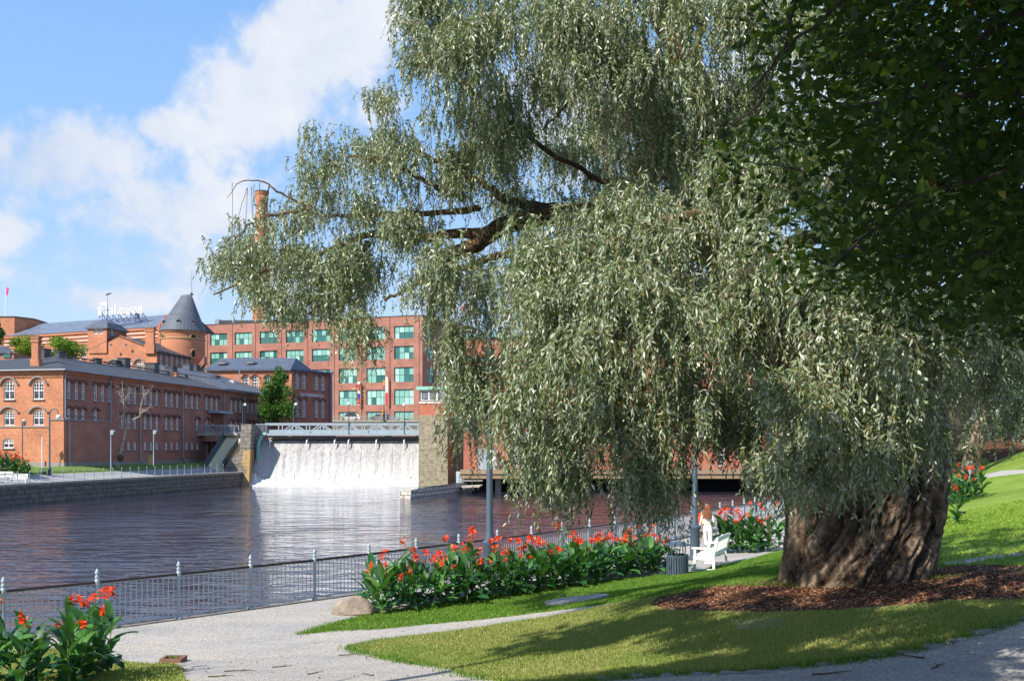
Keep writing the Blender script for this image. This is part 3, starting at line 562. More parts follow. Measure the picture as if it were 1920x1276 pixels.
# foliage masses: px, py of the middle of the twig origins, depth, half width, half height in px, number of sprays, twig length in metres
BL = [(820, -20, 13.5, 70, 60, 26, 1.0), (795, 80, 13.5, 45, 60, 18, .9), (900, 60, 13, 80, 80, 30, 1), (1000, 0, 12.5, 90, 70, 30, 1.1), (1110, 20, 12.5, 80, 60, 24, 1.1), (1230, -20, 12, 80, 60, 20, 1), (1340, 30, 12, 80, 90, 26, 1), (1440, 0, 11.5, 90, 80, 24, 1),
      (870, 170, 14, 90, 50, 24, .8), (735, 185, 15, 45, 25, 8, .6), (960, 180, 14.5, 90, 60, 26, .9), (700, 265, 15, 70, 35, 20, .7), (610, 290, 15.5, 45, 35, 12, .6), (790, 300, 14.5, 80, 60, 24, .9), (900, 310, 14.5, 80, 60, 26, .9), (650, 370, 15.5, 70, 40, 20, .8),
      (550, 400, 16, 50, 30, 10, .7), (465, 455, 16.5, 35, 25, 12, .9), (540, 475, 16, 50, 30, 12, .8), (740, 410, 15, 80, 45, 22, .8), (630, 510, 17, 50, 40, 14, 1), (475, 530, 16.5, 40, 30, 9, .75), (690, 600, 15.5, 22, 30, 7, 1.3), (800, 510, 14.5, 40, 40, 10, 1.1),
      (870, 480, 14, 50, 40, 12, 1.2), (848, 660, 14, 20, 50, 7, 1.5), (910, 560, 15, 35, 70, 14, 1.5), (905, 700, 15, 28, 50, 8, 1.3), (1010, 470, 11.5, 55, 50, 20, 1.1), (1080, 500, 11, 70, 50, 26, 1.2), (1000, 600, 11, 45, 50, 20, 1.1), (1100, 640, 10.5, 80, 50, 26, 1.1), (1180, 400, 11.5, 90, 50, 26, 1),
      (1290, 420, 11, 80, 60, 26, 1.1), (1200, 540, 10.5, 90, 60, 30, 1.1), (1300, 600, 10.5, 70, 60, 24, 1.1), (1220, 700, 10.5, 80, 50, 20, 1), (1030, 790, 11, 48, 45, 12, 1), (1240, 860, 10.5, 28, 30, 8, .95), (1330, 740, 10.5, 40, 40, 8, .8), (1400, 330, 10.5, 80, 70, 24, 1), (1450, 480, 10, 80, 60, 22, 1),
      (1430, 590, 9.8, 55, 30, 12, .75), (1530, 590, 9.5, 70, 50, 20, .9), (1600, 520, 9.5, 80, 60, 20, 1), (1620, 650, 9.2, 80, 50, 22, .95), (1700, 560, 9.5, 80, 60, 18, .9), (1735, 670, 9.5, 50, 40, 14, .7), (1500, 740, 9.2, 40, 40, 10, .9), (1412, 790, 11, 25, 50, 8, 1.0), (1530, 850, 9.2, 26, 20, 5, .65),
      (1650, 740, 9.2, 60, 30, 11, .85), (1800, 610, 10, 50, 30, 9, .5), (1500, 250, 10.5, 100, 90, 20, 1), (1620, 330, 11, 120, 120, 34, 1.1), (1800, 300, 12, 130, 170, 26, 1.1), (1650, 50, 12, 150, 100, 24, 1), (1150, 200, 15.5, 130, 70, 20, .9), (1100, 330, 16, 130, 60, 24, .9), (1290, 250, 16.5, 110, 110, 26, 1.2), (980, 380, 15.5, 70, 40, 12, .9),
      (1330, 660, 18, 70, 120, 18, 1.6), (1420, 700, 19, 60, 110, 22, 1.6), (1500, 640, 18.5, 120, 120, 24, 1.5), (1700, 640, 19, 130, 120, 26, 1.4), (1120, 560, 16, 140, 60, 14, 1.2), (1000, 250, 15.5, 60, 50, 8, .8),
      (900, -170, 13.8, 130, 80, 36, 1.1), (1120, -170, 14, 130, 90, 36, 1.1), (1350, -170, 14, 150, 100, 36, 1.1), (1600, -130, 14, 160, 100, 30, 1.1), (1000, -340, 15, 200, 100, 36, 1.3), (1350, -340, 15.5, 260, 120, 40, 1.3), (1750, -250, 15, 250, 160, 30, 1.3),
      (1180, 230, 18.5, 140, 110, 40, 1.3), (1040, 300, 18, 120, 90, 24, 1.2), (1300, 120, 18.5, 140, 120, 30, 1.3), (930, 230, 17.5, 90, 70, 14, 1.0),
      (560, 560, 16.6, 60, 30, 10, .8), (580, 340, 15.6, 40, 30, 8, .6), (500, 440, 16.4, 60, 40, 12, .8), (660, 470, 15.8, 60, 30, 12, .8), (1900, 640, 11, 40, 60, 10, 1.0), (1120, 90, 12.6, 90, 60, 20, 1.0), (1250, 150, 12.2, 80, 60, 20, 1.0),
      (1500, 830, 9.3, 30, 25, 8, .8), (1560, 770, 9.2, 40, 30, 12, .9), (1630, 800, 9.1, 60, 25, 14, .85), (1700, 760, 9.2, 40, 30, 9, .7), (1445, 850, 10.4, 22, 40, 6, .8), (1260, 320, 13.5, 90, 60, 24, 1.1), (1400, 200, 13, 90, 90, 26, 1.1),
      (1150, 420, 13.5, 120, 50, 26, 1.1), (1330, 520, 13, 110, 60, 26, 1.2), (1230, 250, 13.8, 110, 60, 22, 1.1),
      (1000, 740, 10.9, 45, 30, 12, 1.0), (1080, 760, 10.6, 45, 30, 12, .95), (1150, 730, 10.4, 40, 30, 12, .85), (1210, 790, 10.4, 40, 30, 11, .95), (1290, 780, 10.3, 35, 30, 9, .75), (1350, 800, 10.8, 25, 30, 6, .6), (905, 690, 15.2, 26, 40, 9, 1.5), (870, 740, 14.2, 20, 40, 6, 1.0), (1060, 840, 10.8, 40, 20, 9, .85),
      (1880, 560, 12, 50, 60, 14, 1.3), (1840, 690, 12.5, 40, 40, 8, 1.1), (1900, 760, 10.5, 25, 30, 6, .6), (1590, 790, 9.2, 70, 30, 12, .95), (1500, 880, 9.2, 20, 16, 5, .7), (1650, 840, 9.1, 30, 20, 6, .65), (1740, 780, 9.3, 24, 20, 6, .6), (620, 560, 17, 55, 40, 13, 1.0), (670, 500, 16.5, 50, 30, 10, .9), (560, 500, 16.8, 50, 30, 9, .9), (490, 570, 16.6, 45, 25, 9, .75), (1005, 850, 10.9, 32, 20, 11, 1.0), (1065, 870, 10.7, 28, 20, 9, .9), (1240, 900, 10.5, 24, 20, 9, .95), (440, 480, 16.6, 30, 30, 8, .8), (860, 760, 14.2, 16, 30, 5, 1.0)]
acc = Acc(); sprigs = []
for bi, (px, py, d, rx, ry, ns, L_) in enumerate(BL):
    n_ = int(ns * .92); a = RNG.uniform(0, 6.283, n_); r_ = np.sqrt(RNG.random(n_)); nc_ = max(1, n_ // 4); ca = RNG.uniform(0, 6.283, nc_); cr = np.sqrt(RNG.random(nc_)); kk = RNG.integers(0, nc_, n_); fr_ = RNG.random(n_) < .74
    X = np.where(fr_, px + np.cos(ca[kk]) * cr[kk] * rx + RNG.normal(0, 12, n_), px + np.cos(a) * r_ * rx); Y = np.where(fr_, py + np.sin(ca[kk]) * cr[kk] * ry + RNG.normal(0, 9, n_), py + np.sin(a) * r_ * ry); cd_ = RNG.uniform(-1, 1, nc_)
    D = d + np.where(fr_, cd_[kk] + RNG.normal(0, .12, n_), RNG.uniform(-1, 1, n_)) * (1.1 if d < 15.6 else 1.6)
    for x_, y_, d_ in zip(X, Y, D):
        p = at(x_, y_, d_); k = int(RNG.integers(10, 16)); hd = RNG.uniform(0, 6.283)
        P0 = np.array(p)[None, :] + RNG.normal(0, 1, (k, 3)) * np.array([.13, .13, .1]); azs = hd + RNG.normal(0, 1.5, k)
        far = d > 15.6
        acc.add(*strands(P0, azs, RNG.uniform(.25, .95, k), RNG.uniform(-.3, .9, k), L_ * RNG.uniform(.4, 1.12, k), int((25 if not far else 22) * max(.6, L_)), leaf=.098 if d < 14.6 else .09, lw=.0102 if not far else .0125, side=.62, stem=.0036))
        sprigs.append(p)
# sparse single twigs that fray the outline
for (px, py, d, rx, ry, n_, L_) in [(700, 180, 15, 40, 12, 5, .4), (610, 250, 15.5, 40, 20, 6, .4), (560, 320, 16, 20, 20, 5, .5), (420, 500, 16.8, 14, 40, 6, .7), (750, 60, 13.5, 10, 90, 9, .6), (1000, 880, 10.8, 20, 20, 5, .8), (1080, 900, 10.6, 20, 20, 5, .6), (1180, 830, 10.4, 30, 20, 6, .6), (1260, 950, 10.5, 14, 20, 5, .6), (690, 700, 15.5, 8, 20, 3, .8), (1780, 730, 9.5, 10, 40, 4, .6),
                                    (650, 240, 15.3, 40, 14, 5, .4), (1560, 900, 9.1, 20, 10, 4, .5), (1680, 850, 9.1, 40, 10, 5, .5), (870, 800, 14, 10, 40, 4, .8)]:
    P0 = np.array([at(px + RNG.uniform(-rx, rx), py + RNG.uniform(-ry, ry), d + RNG.uniform(-.5, .5)) for _ in range(n_)])
    acc.add(*strands(P0, RNG.uniform(2.2, 4.0, n_), RNG.uniform(.4, 1.4, n_), RNG.uniform(0, 1.2, n_), L_ * RNG.uniform(.6, 1.2, n_), max(8, int(22 * L_))))
acc.obj('foliage', [M['wleaf'], M['twig']], willow, WB)
# limbs
def limb(pts, r0, r1, name='limb', m_=None, n=10, par=None, jit=.03):
    P_ = [at(*p) for p in pts]; out = []
    for i in range(len(P_) - 1):
        a, b_ = P_[i], P_[i + 1]; p0 = P_[max(i - 1, 0)]; p3 = P_[min(i + 2, len(P_) - 1)]
        for k in range(5):
            t = k / 5; out.append(.5 * ((2 * a) + (-p0 + b_) * t + (2 * p0 - 5 * a + 4 * b_ - p3) * t * t + (-p0 + 3 * a - 3 * b_ + p3) * t ** 3))
    out.append(P_[-1]); k = len(out); out = [p + Vector((random.uniform(-1, 1), random.uniform(-1, 1), random.uniform(-1, 1))) * jit * (0 if i in (0, k - 1) else 1) for i, p in enumerate(out)]
    b = MB(); b.tube(out, [lerp(r0, r1, (i / (k - 1)) ** .8) * random.uniform(.93, 1.07) for i in range(k)], n); return b.build(name, m_ or M['limb'], par or willow, True)
limb([(1545, 800, 17), (1480, 700, 16.8), (1420, 560, 16.5), (1385, 420, 16.2), (1340, 270, 16), (1290, 130, 15.8), (1232, -10, 15.6), (1200, -160, 15.4)], .42, .2)
limb([(1410, 540, 16.5), (1330, 470, 16.2), (1230, 420, 15.6), (1120, 402, 15.2), (1010, 405, 15), (930, 432, 15), (870, 470, 15), (820, 478, 15)], .27, .1)
limb([(930, 432, 15), (850, 440, 15.2), (760, 445, 15.5), (690, 442, 15.8), (640, 460, 16), (585, 482, 16.2), (500, 510, 16.4), (400, 552, 16.6)], .1, .014)
limb([(1120, 402, 15.2), (1060, 392, 15.2), (960, 380, 15), (900, 340, 15), (830, 305, 15), (760, 280, 15.2)], .11, .03)
limb([(900, 390, 15), (820, 400, 15.2), (700, 402, 15.6), (640, 404, 15.8), (600, 402, 15.9), (560, 380, 16), (520, 358, 16), (490, 340, 16.1), (450, 342, 16.2), (425, 372, 16.3)], .055, .003, jit=.014)
limb([(560, 396, 15.9), (520, 402, 16), (470, 420, 16.2), (440, 450, 16.3)], .035, .008); limb([(690, 455, 15.8), (665, 492, 15.9), (635, 540, 16), (600, 570, 16.2), (572, 592, 16.3)], .06, .012)
limb([(960, 470, 15), (880, 500, 15), (810, 520, 15), (760, 545, 15), (722, 562, 15)], .07, .02); limb([(870, 372, 15), (830, 355, 14.8), (780, 330, 14.6), (720, 300, 14.7), (650, 295, 15)], .06, .012)
limb([(1300, 160, 15.9), (1240, 120, 15.5), (1170, 125, 15), (1110, 150, 14.6), (1060, 200, 14.4), (1020, 240, 14.4)], .05, .012)
limb([(1340, 270, 16), (1250, 330, 15.6), (1180, 350, 15.2), (1090, 320, 15), (980, 250, 14.8), (900, 180, 14.5), (820, 120, 14.2), (780, 60, 13.9)], .07, .012)
limb([(1600, 800, 16.8), (1640, 650, 16.2), (1640, 480, 15.5), (1620, 300, 14.8), (1600, 100, 14), (1590, -80, 13.6)], .38, .16)
limb([(1640, 480, 15.5), (1560, 400, 13.5), (1450, 360, 12), (1330, 400, 11.4), (1200, 430, 11.2), (1090, 480, 11), (1000, 540, 11)], .16, .02)
limb([(1640, 560, 15.8), (1580, 470, 12.5), (1520, 440, 10.8), (1430, 500, 10), (1350, 560, 9.9), (1280, 640, 10.1)], .13, .015)
limb([(1630, 400, 15), (1700, 380, 12.5), (1720, 430, 10.5), (1680, 520, 9.7), (1620, 600, 9.4)], .12, .02)
limb([(1715, 880, 16.9), (1775, 780, 17), (1820, 690, 17.1), (1850, 600, 17.2), (1870, 450, 17.3), (1880, 300, 17.3)], .42, .2, m_=M['bark'])
# bare pale dead twigs hanging in the crown
for pts in ([(1128, 60, 12.6), (1135, 140, 12.6), (1122, 230, 12.6), (1118, 290, 12.6)], [(1172, 35, 12.3), (1195, 100, 12.3), (1215, 180, 12.3), (1212, 250, 12.3), (1235, 340, 12.2)], [(1160, 190, 12.5), (1180, 230, 12.5), (1195, 290, 12.5), (1198, 350, 12.5)], [(1145, 200, 12.5), (1140, 260, 12.5), (1130, 340, 12.5)],
            [(1545, 565, 8.8), (1570, 620, 8.8), (1600, 670, 8.8), (1625, 740, 8.8)]): limb(pts, .016, .005, 'dead_twig', mat('pale_dead_twig', (.3, .2, .13), .8) if 'pale_dead_twig' not in MATS else MATS['pale_dead_twig'], 5)
for k in range(16):                                                  # bare twigs arching off the left tip
    x0 = random.uniform(430, 620); y0 = 342 + random.uniform(0, 12) + max(0, (x0 - 500) * .05); dx = random.uniform(-25, 4); ln = random.uniform(80, 230); limb([(x0, y0, 16.2), (x0 + dx * .7, y0 + ln * .3, 16.25), (x0 + dx, y0 + ln * .65, 16.3), (x0 + dx * 1.05, y0 + ln, 16.3)], .005, .002, 'dead_twig', M['limb'], 4, jit=.006)
# trunk: fluted, leaning, with a spiral in the bark folds
b = MB(); nk, nr = 260, 110; rows = []; rid = []
from mathutils import noise as mnoise
def ridge(a): return 1 - abs(math.sin(a))
for i in range(nr):
    t = i / (nr - 1); py = lerp(1112, 770, t); xl = 1466 + 12 * t + 24 * max(0, t - .5) + 7 * math.sin(t * 5); xr = 1737 + 36 * math.sin(min(1, t * 1.25) * math.pi / 2) - 22 * max(0, t - .75) * 4 * .3 - 12 * max(0, .12 - t) * 0 + 16 * math.exp(-t * 22)
    xl -= 22 * math.exp(-t * 14); cx = (xl + xr) / 2; rx = (xr - xl) / 2 / F * 17; c = at(cx, py, 17.15); c.z = lerp(WB.z - .25, gz(770, 17.2), t); ring = []; rv = []
    for k in range(nk):
        th = 2 * math.pi * k / nk; tw_ = 1.35 * t * (1 - .3 * t) * (.55 + .45 * math.cos(th + 2.2)); s_ = th - tw_
        s_ += .12 * mnoise.noise(Vector((th * 1.5, t * 4, 3))) + .05 * mnoise.noise(Vector((th * 6, t * 11, 7)))
        q0 = Vector((math.cos(s_), math.sin(s_), t * .22)); r1 = ridge(3.5 * s_ + .7 + .5 * math.sin(3 * t)); r2 = abs(mnoise.noise(q0 * 3.2)); r3 = abs(mnoise.noise(Vector((q0.x, q0.y, t * .3)) * 8.5 + Vector((9, 2, 4)))); r4 = abs(mnoise.noise(Vector((q0.x, q0.y, t * .45)) * 20)); r5 = mnoise.noise(Vector((math.cos(th) * 14, math.sin(th) * 14, t * 22)))
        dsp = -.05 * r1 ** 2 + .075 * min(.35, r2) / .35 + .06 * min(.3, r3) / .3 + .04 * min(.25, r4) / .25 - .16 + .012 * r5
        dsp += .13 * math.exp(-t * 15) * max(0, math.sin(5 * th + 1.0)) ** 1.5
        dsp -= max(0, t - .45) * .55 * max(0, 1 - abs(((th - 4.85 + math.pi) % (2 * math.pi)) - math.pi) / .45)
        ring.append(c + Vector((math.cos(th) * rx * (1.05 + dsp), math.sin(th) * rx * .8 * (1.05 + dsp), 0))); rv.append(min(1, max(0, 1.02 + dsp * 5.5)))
    rows.append(ring); rid.append(rv)
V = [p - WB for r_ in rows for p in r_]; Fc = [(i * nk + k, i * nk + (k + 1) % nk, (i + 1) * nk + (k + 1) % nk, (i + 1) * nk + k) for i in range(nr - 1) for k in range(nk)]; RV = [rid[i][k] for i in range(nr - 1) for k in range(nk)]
M['wbark'] = mat('furrowed_willow_bark', (.2, .14, .1), .92, 0, .12); q = NB(M['wbark']); v = q.coord('Object', (1, 1, 1)); mp = q.coord('Object', (1.3, 1.3, .7), (0, R(-25), 0))
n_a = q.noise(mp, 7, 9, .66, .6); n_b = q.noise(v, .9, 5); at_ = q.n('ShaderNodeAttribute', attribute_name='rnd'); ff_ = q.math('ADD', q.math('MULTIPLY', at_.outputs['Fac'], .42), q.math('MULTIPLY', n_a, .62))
q.col(q.mix(1, q.ramp(ff_, [(.36, (.018, .013, .01)), (.5, (.085, .062, .045)), (.64, (.2, .15, .11)), (.8, (.36, .29, .22))]), q.ramp(n_b, [(.3, (.7, .66, .62)), (.7, (1.1, 1.05, 1))]), 'MULTIPLY')); q.bump(n_a, 1, .09)  # ridge value tints paler ridges and puts crevice darkness into the bark colour
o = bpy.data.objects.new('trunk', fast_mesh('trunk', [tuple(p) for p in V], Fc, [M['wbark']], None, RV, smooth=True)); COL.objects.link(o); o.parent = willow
# ================================================================ dark broadleaf tree hanging in from the upper right, close to the camera
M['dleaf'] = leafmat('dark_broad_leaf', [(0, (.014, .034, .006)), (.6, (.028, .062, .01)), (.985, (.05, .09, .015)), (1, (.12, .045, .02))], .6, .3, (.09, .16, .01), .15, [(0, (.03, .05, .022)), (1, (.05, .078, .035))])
def broad(P_, n_per=1, size=.085, lean=None, asp=.62):
    n = len(P_); d = RNG.normal(0, 1, (n, 3)) * np.array([1, 1, .55]) + np.array([0, 0, -.75]); d = norm(d); wd = norm(np.cross(d, RNG.normal(0, .5, (n, 3)) + np.array([0, 0, 1.0]))); nn = np.cross(d, wd); s_ = size * RNG.uniform(.6, 1.25, (n, 1)); w_ = s_ * asp / 2
    fold = RNG.uniform(.05, .3, (n, 1)); cur = RNG.uniform(.0, .25, (n, 1))
    def pt(a, b_, c): return P_ + d * s_ * a + wd * w_ * b_ + nn * (s_ * (c * fold - cur * a * a))
    v = np.stack([pt(0, 0, 0), pt(.22, .8, .6), pt(.5, 1, .7), pt(.8, .55, .4), pt(1.08, 0, 0), pt(.8, -.55, .4), pt(.5, -1, .7), pt(.22, -.8, .6), pt(.55, 0, 0)], 1).reshape(-1, 3)
    b0 = np.arange(n)[:, None] * 9; fs = np.concatenate([b0 + np.array([[0, 8, 2, 1]]), b0 + np.array([[2, 8, 4, 3]]), b0 + np.array([[4, 8, 6, 5]]), b0 + np.array([[6, 8, 0, 7]])]); r_ = RNG.random(n); return v, fs, np.zeros(len(fs), int), np.tile(r_, 4)
def bound(py): return np.interp(py, [-400, 0, 60, 120, 200, 300, 380, 440, 500, 550, 575, 600, 625, 660], [1360, 1400, 1380, 1385, 1345, 1345, 1365, 1375, 1390, 1480, 1540, 1600, 1850, 2100])
DT = empty('broadleaf_tree', (5.6, .6, gh(5.6, .6)), 'shaded dark green broadleaf tree reaching in from the upper right', 'tree')
acc = Acc(); b = MB(); trunk_top = Vector((5.6, .8, 6.5))
twl = MB(); tips = []
def spray_at(p, n_leaf, rad, sz=.085):
    d = RNG.normal(0, 1, (n_leaf, 3)); P_ = np.array(p)[None, :] + norm(d) * rad * RNG.random((n_leaf, 1)) ** .6; acc.add(*broad(P_, size=sz))
cnt = 0; tries = 0
while cnt < 1900 and tries < 60000:
    tries += 1
    dd = RNG.uniform(3.8, 8.8); py = RNG.uniform(-250, 640); px = RNG.uniform(1330, 2150)
    bd = bound(py)
    edge = (px - bd) / 330.0
    if edge < .02 or RNG.random() > min(1, .05 + .95 * edge ** 1.3 * (1 if py < 520 else .6)): continue
    p = at(px, py, dd)
    if p.x > 6.5 or p.z < CZ: continue
    spray_at(p, int(RNG.integers(12, 24)), .09 + .016 * dd, .056 if dd < 5 else .068); tips.append(p); cnt += 1
# the crown above and beside the frame: its own shade
for _ in range(2300):
    th, ph, r_ = RNG.uniform(0, 6.283), math.acos(RNG.uniform(-1, 1)), RNG.random() ** .4
    p = Vector((4.4 + 6.2 * r_ * math.sin(ph) * math.cos(th), .3 + 5.2 * r_ * math.sin(ph) * math.sin(th), 9.3 + 4.3 * r_ * math.cos(ph)))
    if p.y > .3:
        ppx = CXP + p.x / p.y * F; ppy = HY - (p.z - CZ) / p.y * F
        if ppy > -90 and ppx < 1980 and ppx > -200: continue
    if p.z < CZ + 1.2: continue
    spray_at(p, 34, .5, .16)
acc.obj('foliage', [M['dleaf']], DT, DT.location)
tb = MB(); tb.tube([DT.location, (5.5, .6, 4.2), (5.4, .8, 6.2), (5.0, 1, 8.5), (4.4, 1.2, 11)], [.34, .27, .24, .17, .08], 14); tb.build('trunk', M['limb'], DT, True)
tips.sort(key=lambda p: p.y)
M['dtw'] = mat('dark_branch_bark', (.03, .024, .02), .9)
for pts_, r0, r1 in (([(2150, 150, 4.4), (1900, 175, 4.7), (1750, 185, 5), (1640, 225, 5.3), (1550, 260, 5.6), (1470, 270, 6)], .024, .006), ([(2150, -100, 4.2), (1850, 60, 4.4), (1700, 180, 4.6), (1560, 190, 4.9), (1450, 90, 5.2)], .018, .005), ([(2150, 300, 3.9), (1850, 330, 4.2), (1680, 400, 4.4), (1520, 540, 4.6), (1450, 630, 4.7), (1390, 690, 4.8)], .012, .003),
        ([(1680, -60, 4.2), (1560, 20, 4.4), (1460, 110, 4.6), (1410, 170, 4.8)], .014, .005), ([(2150, 480, 4.2), (1900, 470, 4.6), (1760, 480, 5), (1640, 470, 5.2), (1480, 400, 5.6)], .018, .004), ([(2150, 400, 5.2), (1850, 380, 5.4), (1700, 330, 5.6), (1560, 330, 5.9), (1400, 300, 6.2)], .02, .004), ([(1500, -80, 5.2), (1480, 60, 5.4), (1430, 180, 5.6), (1370, 240, 5.8)], .012, .004)): limb(pts_, r0, r1, 'branch', M['dtw'], 6, DT, .012)
for k in range(46):
    p = random.choice(tips); c = p + Vector((random.uniform(.25, .8), random.uniform(-.2, .2), random.uniform(-.05, .35))); m_ = p.lerp(c, .5) + Vector((0, 0, .05)); bb = MB(); bb.tube([c, m_, p], [.006, .004, .002], 5); bb.build('twig', M['dtw'], DT)
# ================================================================ other trees
def crown_pts(c, rad, n, lump=9, shell=.45):
    c = np.array(c); rad = np.array(rad); lc = norm(RNG.normal(0, 1, (lump, 3))) * RNG.uniform(.35, .8, (lump, 1)); k = RNG.integers(0, lump, n); d = norm(RNG.normal(0, 1, (n, 3))); r_ = RNG.random((n, 1)) ** .5
    p = lc[k] + d * r_ * RNG.uniform(.28, .5, lump)[k][:, None]; return c + p * rad
def tree(name, base, c, rad, n, size, m_, label, group=None, trunk_r=.2, lump=10, barkm=None, top=None, limbs=5, cat='tree', asp=.62):
    e = empty(name, base, label, cat, group); A = Acc(); P_ = crown_pts(c, rad, n, lump); A.add(*broad(P_, size=size, asp=asp)); A.obj('crown', [m_], e, base)
    b = MB(); c = Vector(c); base = Vector(base); mid = base.lerp(c, .6) + Vector((random.uniform(-.3, .3), 0, 0)) * trunk_r * 3
    b.tube([base - Vector((0, 0, .1)), base.lerp(mid, .15), mid, c + Vector((0, 0, rad[2] * .3))], [trunk_r * 1.35, trunk_r, trunk_r * .75, trunk_r * .2], 9)
    for k in range(limbs):
        a = 6.283 * k / limbs + random.random(); q_ = mid.lerp(c, .3 * k / limbs); b.tube([q_, q_ + Vector((math.cos(a) * rad[0] * .35, math.sin(a) * rad[1] * .35, rad[2] * .15)), q_ + Vector((math.cos(a) * rad[0] * .65, math.sin(a) * rad[1] * .65, rad[2] * .5))], [trunk_r * .45, trunk_r * .25, trunk_r * .08], 6)
    b.build('trunk', barkm or M['limb'], e, True); return e
M['gleaf'] = leafmat('green_leaf', [(0, (.025, .085, .012)), (.6, (.06, .15, .02)), (1, (.1, .22, .03))], .5, .25, (.1, .22, .02), .35)
M['yleaf'] = leafmat('light_green_leaf', [(0, (.07, .14, .015)), (.6, (.15, .26, .025)), (1, (.28, .36, .04))], .55, .3, (.2, .34, .03), .3)
# a tall tree behind the camera on the left: it shades the lower path
tree('shade_tree', (-6.8, .2, gh(-6.8, .2)), (-6.2, .1, 11.2), (5.8, 3.1, 4.0), 13000, .32, M['gleaf'], 'tall leafy tree standing outside the view on the left, shading the lower path', None, .3)
tree('shade_tree', (-9.5, 4.5, gh(-9.5, 4.5)), (-7.6, 6.2, 12.2), (2.5, 1.7, 1.4), 1300, .3, M['gleaf'], 'slim leafy tree standing outside the view left of the path, dappling the lawn', None, .18)
# far willow and trees beyond the lawn on the right
def far_willow(base, c, rad, n, label, grp, tr, seed=0):
    e = empty('willow_tree', base, label, 'tree', grp); A = Acc(); P_ = crown_pts(c, rad, n, 14); k = len(P_)
    A.add(*strands(P_, RNG.uniform(0, 6.28, k), RNG.uniform(.2, .9, k), RNG.uniform(-.2, .5, k), RNG.uniform(1.0, 2.4, k), 16, leaf=.24, lw=.035, stem=.006, segs=3)); A.obj('crown', [M['wleaf'], M['twig']], e, base)
    b = MB(); base = Vector(base); c = Vector(c); b.tube([base - Vector((0, 0, .3)), base + Vector((0, 0, 1)), base.lerp(c, .5), c], [tr * 1.5, tr, tr * .7, tr * .3], 10); b.build('trunk', M['bark'], e, True); return e
bp = at(1822, 880, 64); bz = gh(bp.x, bp.y)
far_willow((bp.x, bp.y, bz), (bp.x + 1.5, bp.y, bz + 8), (7.5, 6, 6.5), 1500, 'silvery willow beyond the lawn, left of the far path', 'willows beyond the lawn', .55)
bp = at(1960, 850, 78); bz = gh(bp.x, bp.y)
far_willow((bp.x, bp.y, bz), (bp.x, bp.y, bz + 9), (8, 6, 8), 1500, 'dark willow at the photo\'s right edge beyond the far path', 'willows beyond the lawn', .5)
for (px, d, cz_h, rx, n_, lab) in ((1740, 84, 9, 8, 5000, 'tall dark green tree seen past the right side of the willow trunk'), (1880, 100, 11, 10, 5000, 'tall dark green tree at the back of the park behind the far willows'), (2010, 110, 12, 11, 3000, 'tall dark green tree farthest back at the right edge of the park'), (1560, 110, 10, 9, 3000, 'tall dark green tree on the far bank end behind the willow trunk')):
    x = gx(px, d); z0 = max(gh(x, d), 0); tree('park_tree', (x, d, z0), (x, d, z0 + cz_h), (rx, 7, cz_h * .8), n_, .7, M['gleaf'], lab, 'trees at the back of the park', .4)
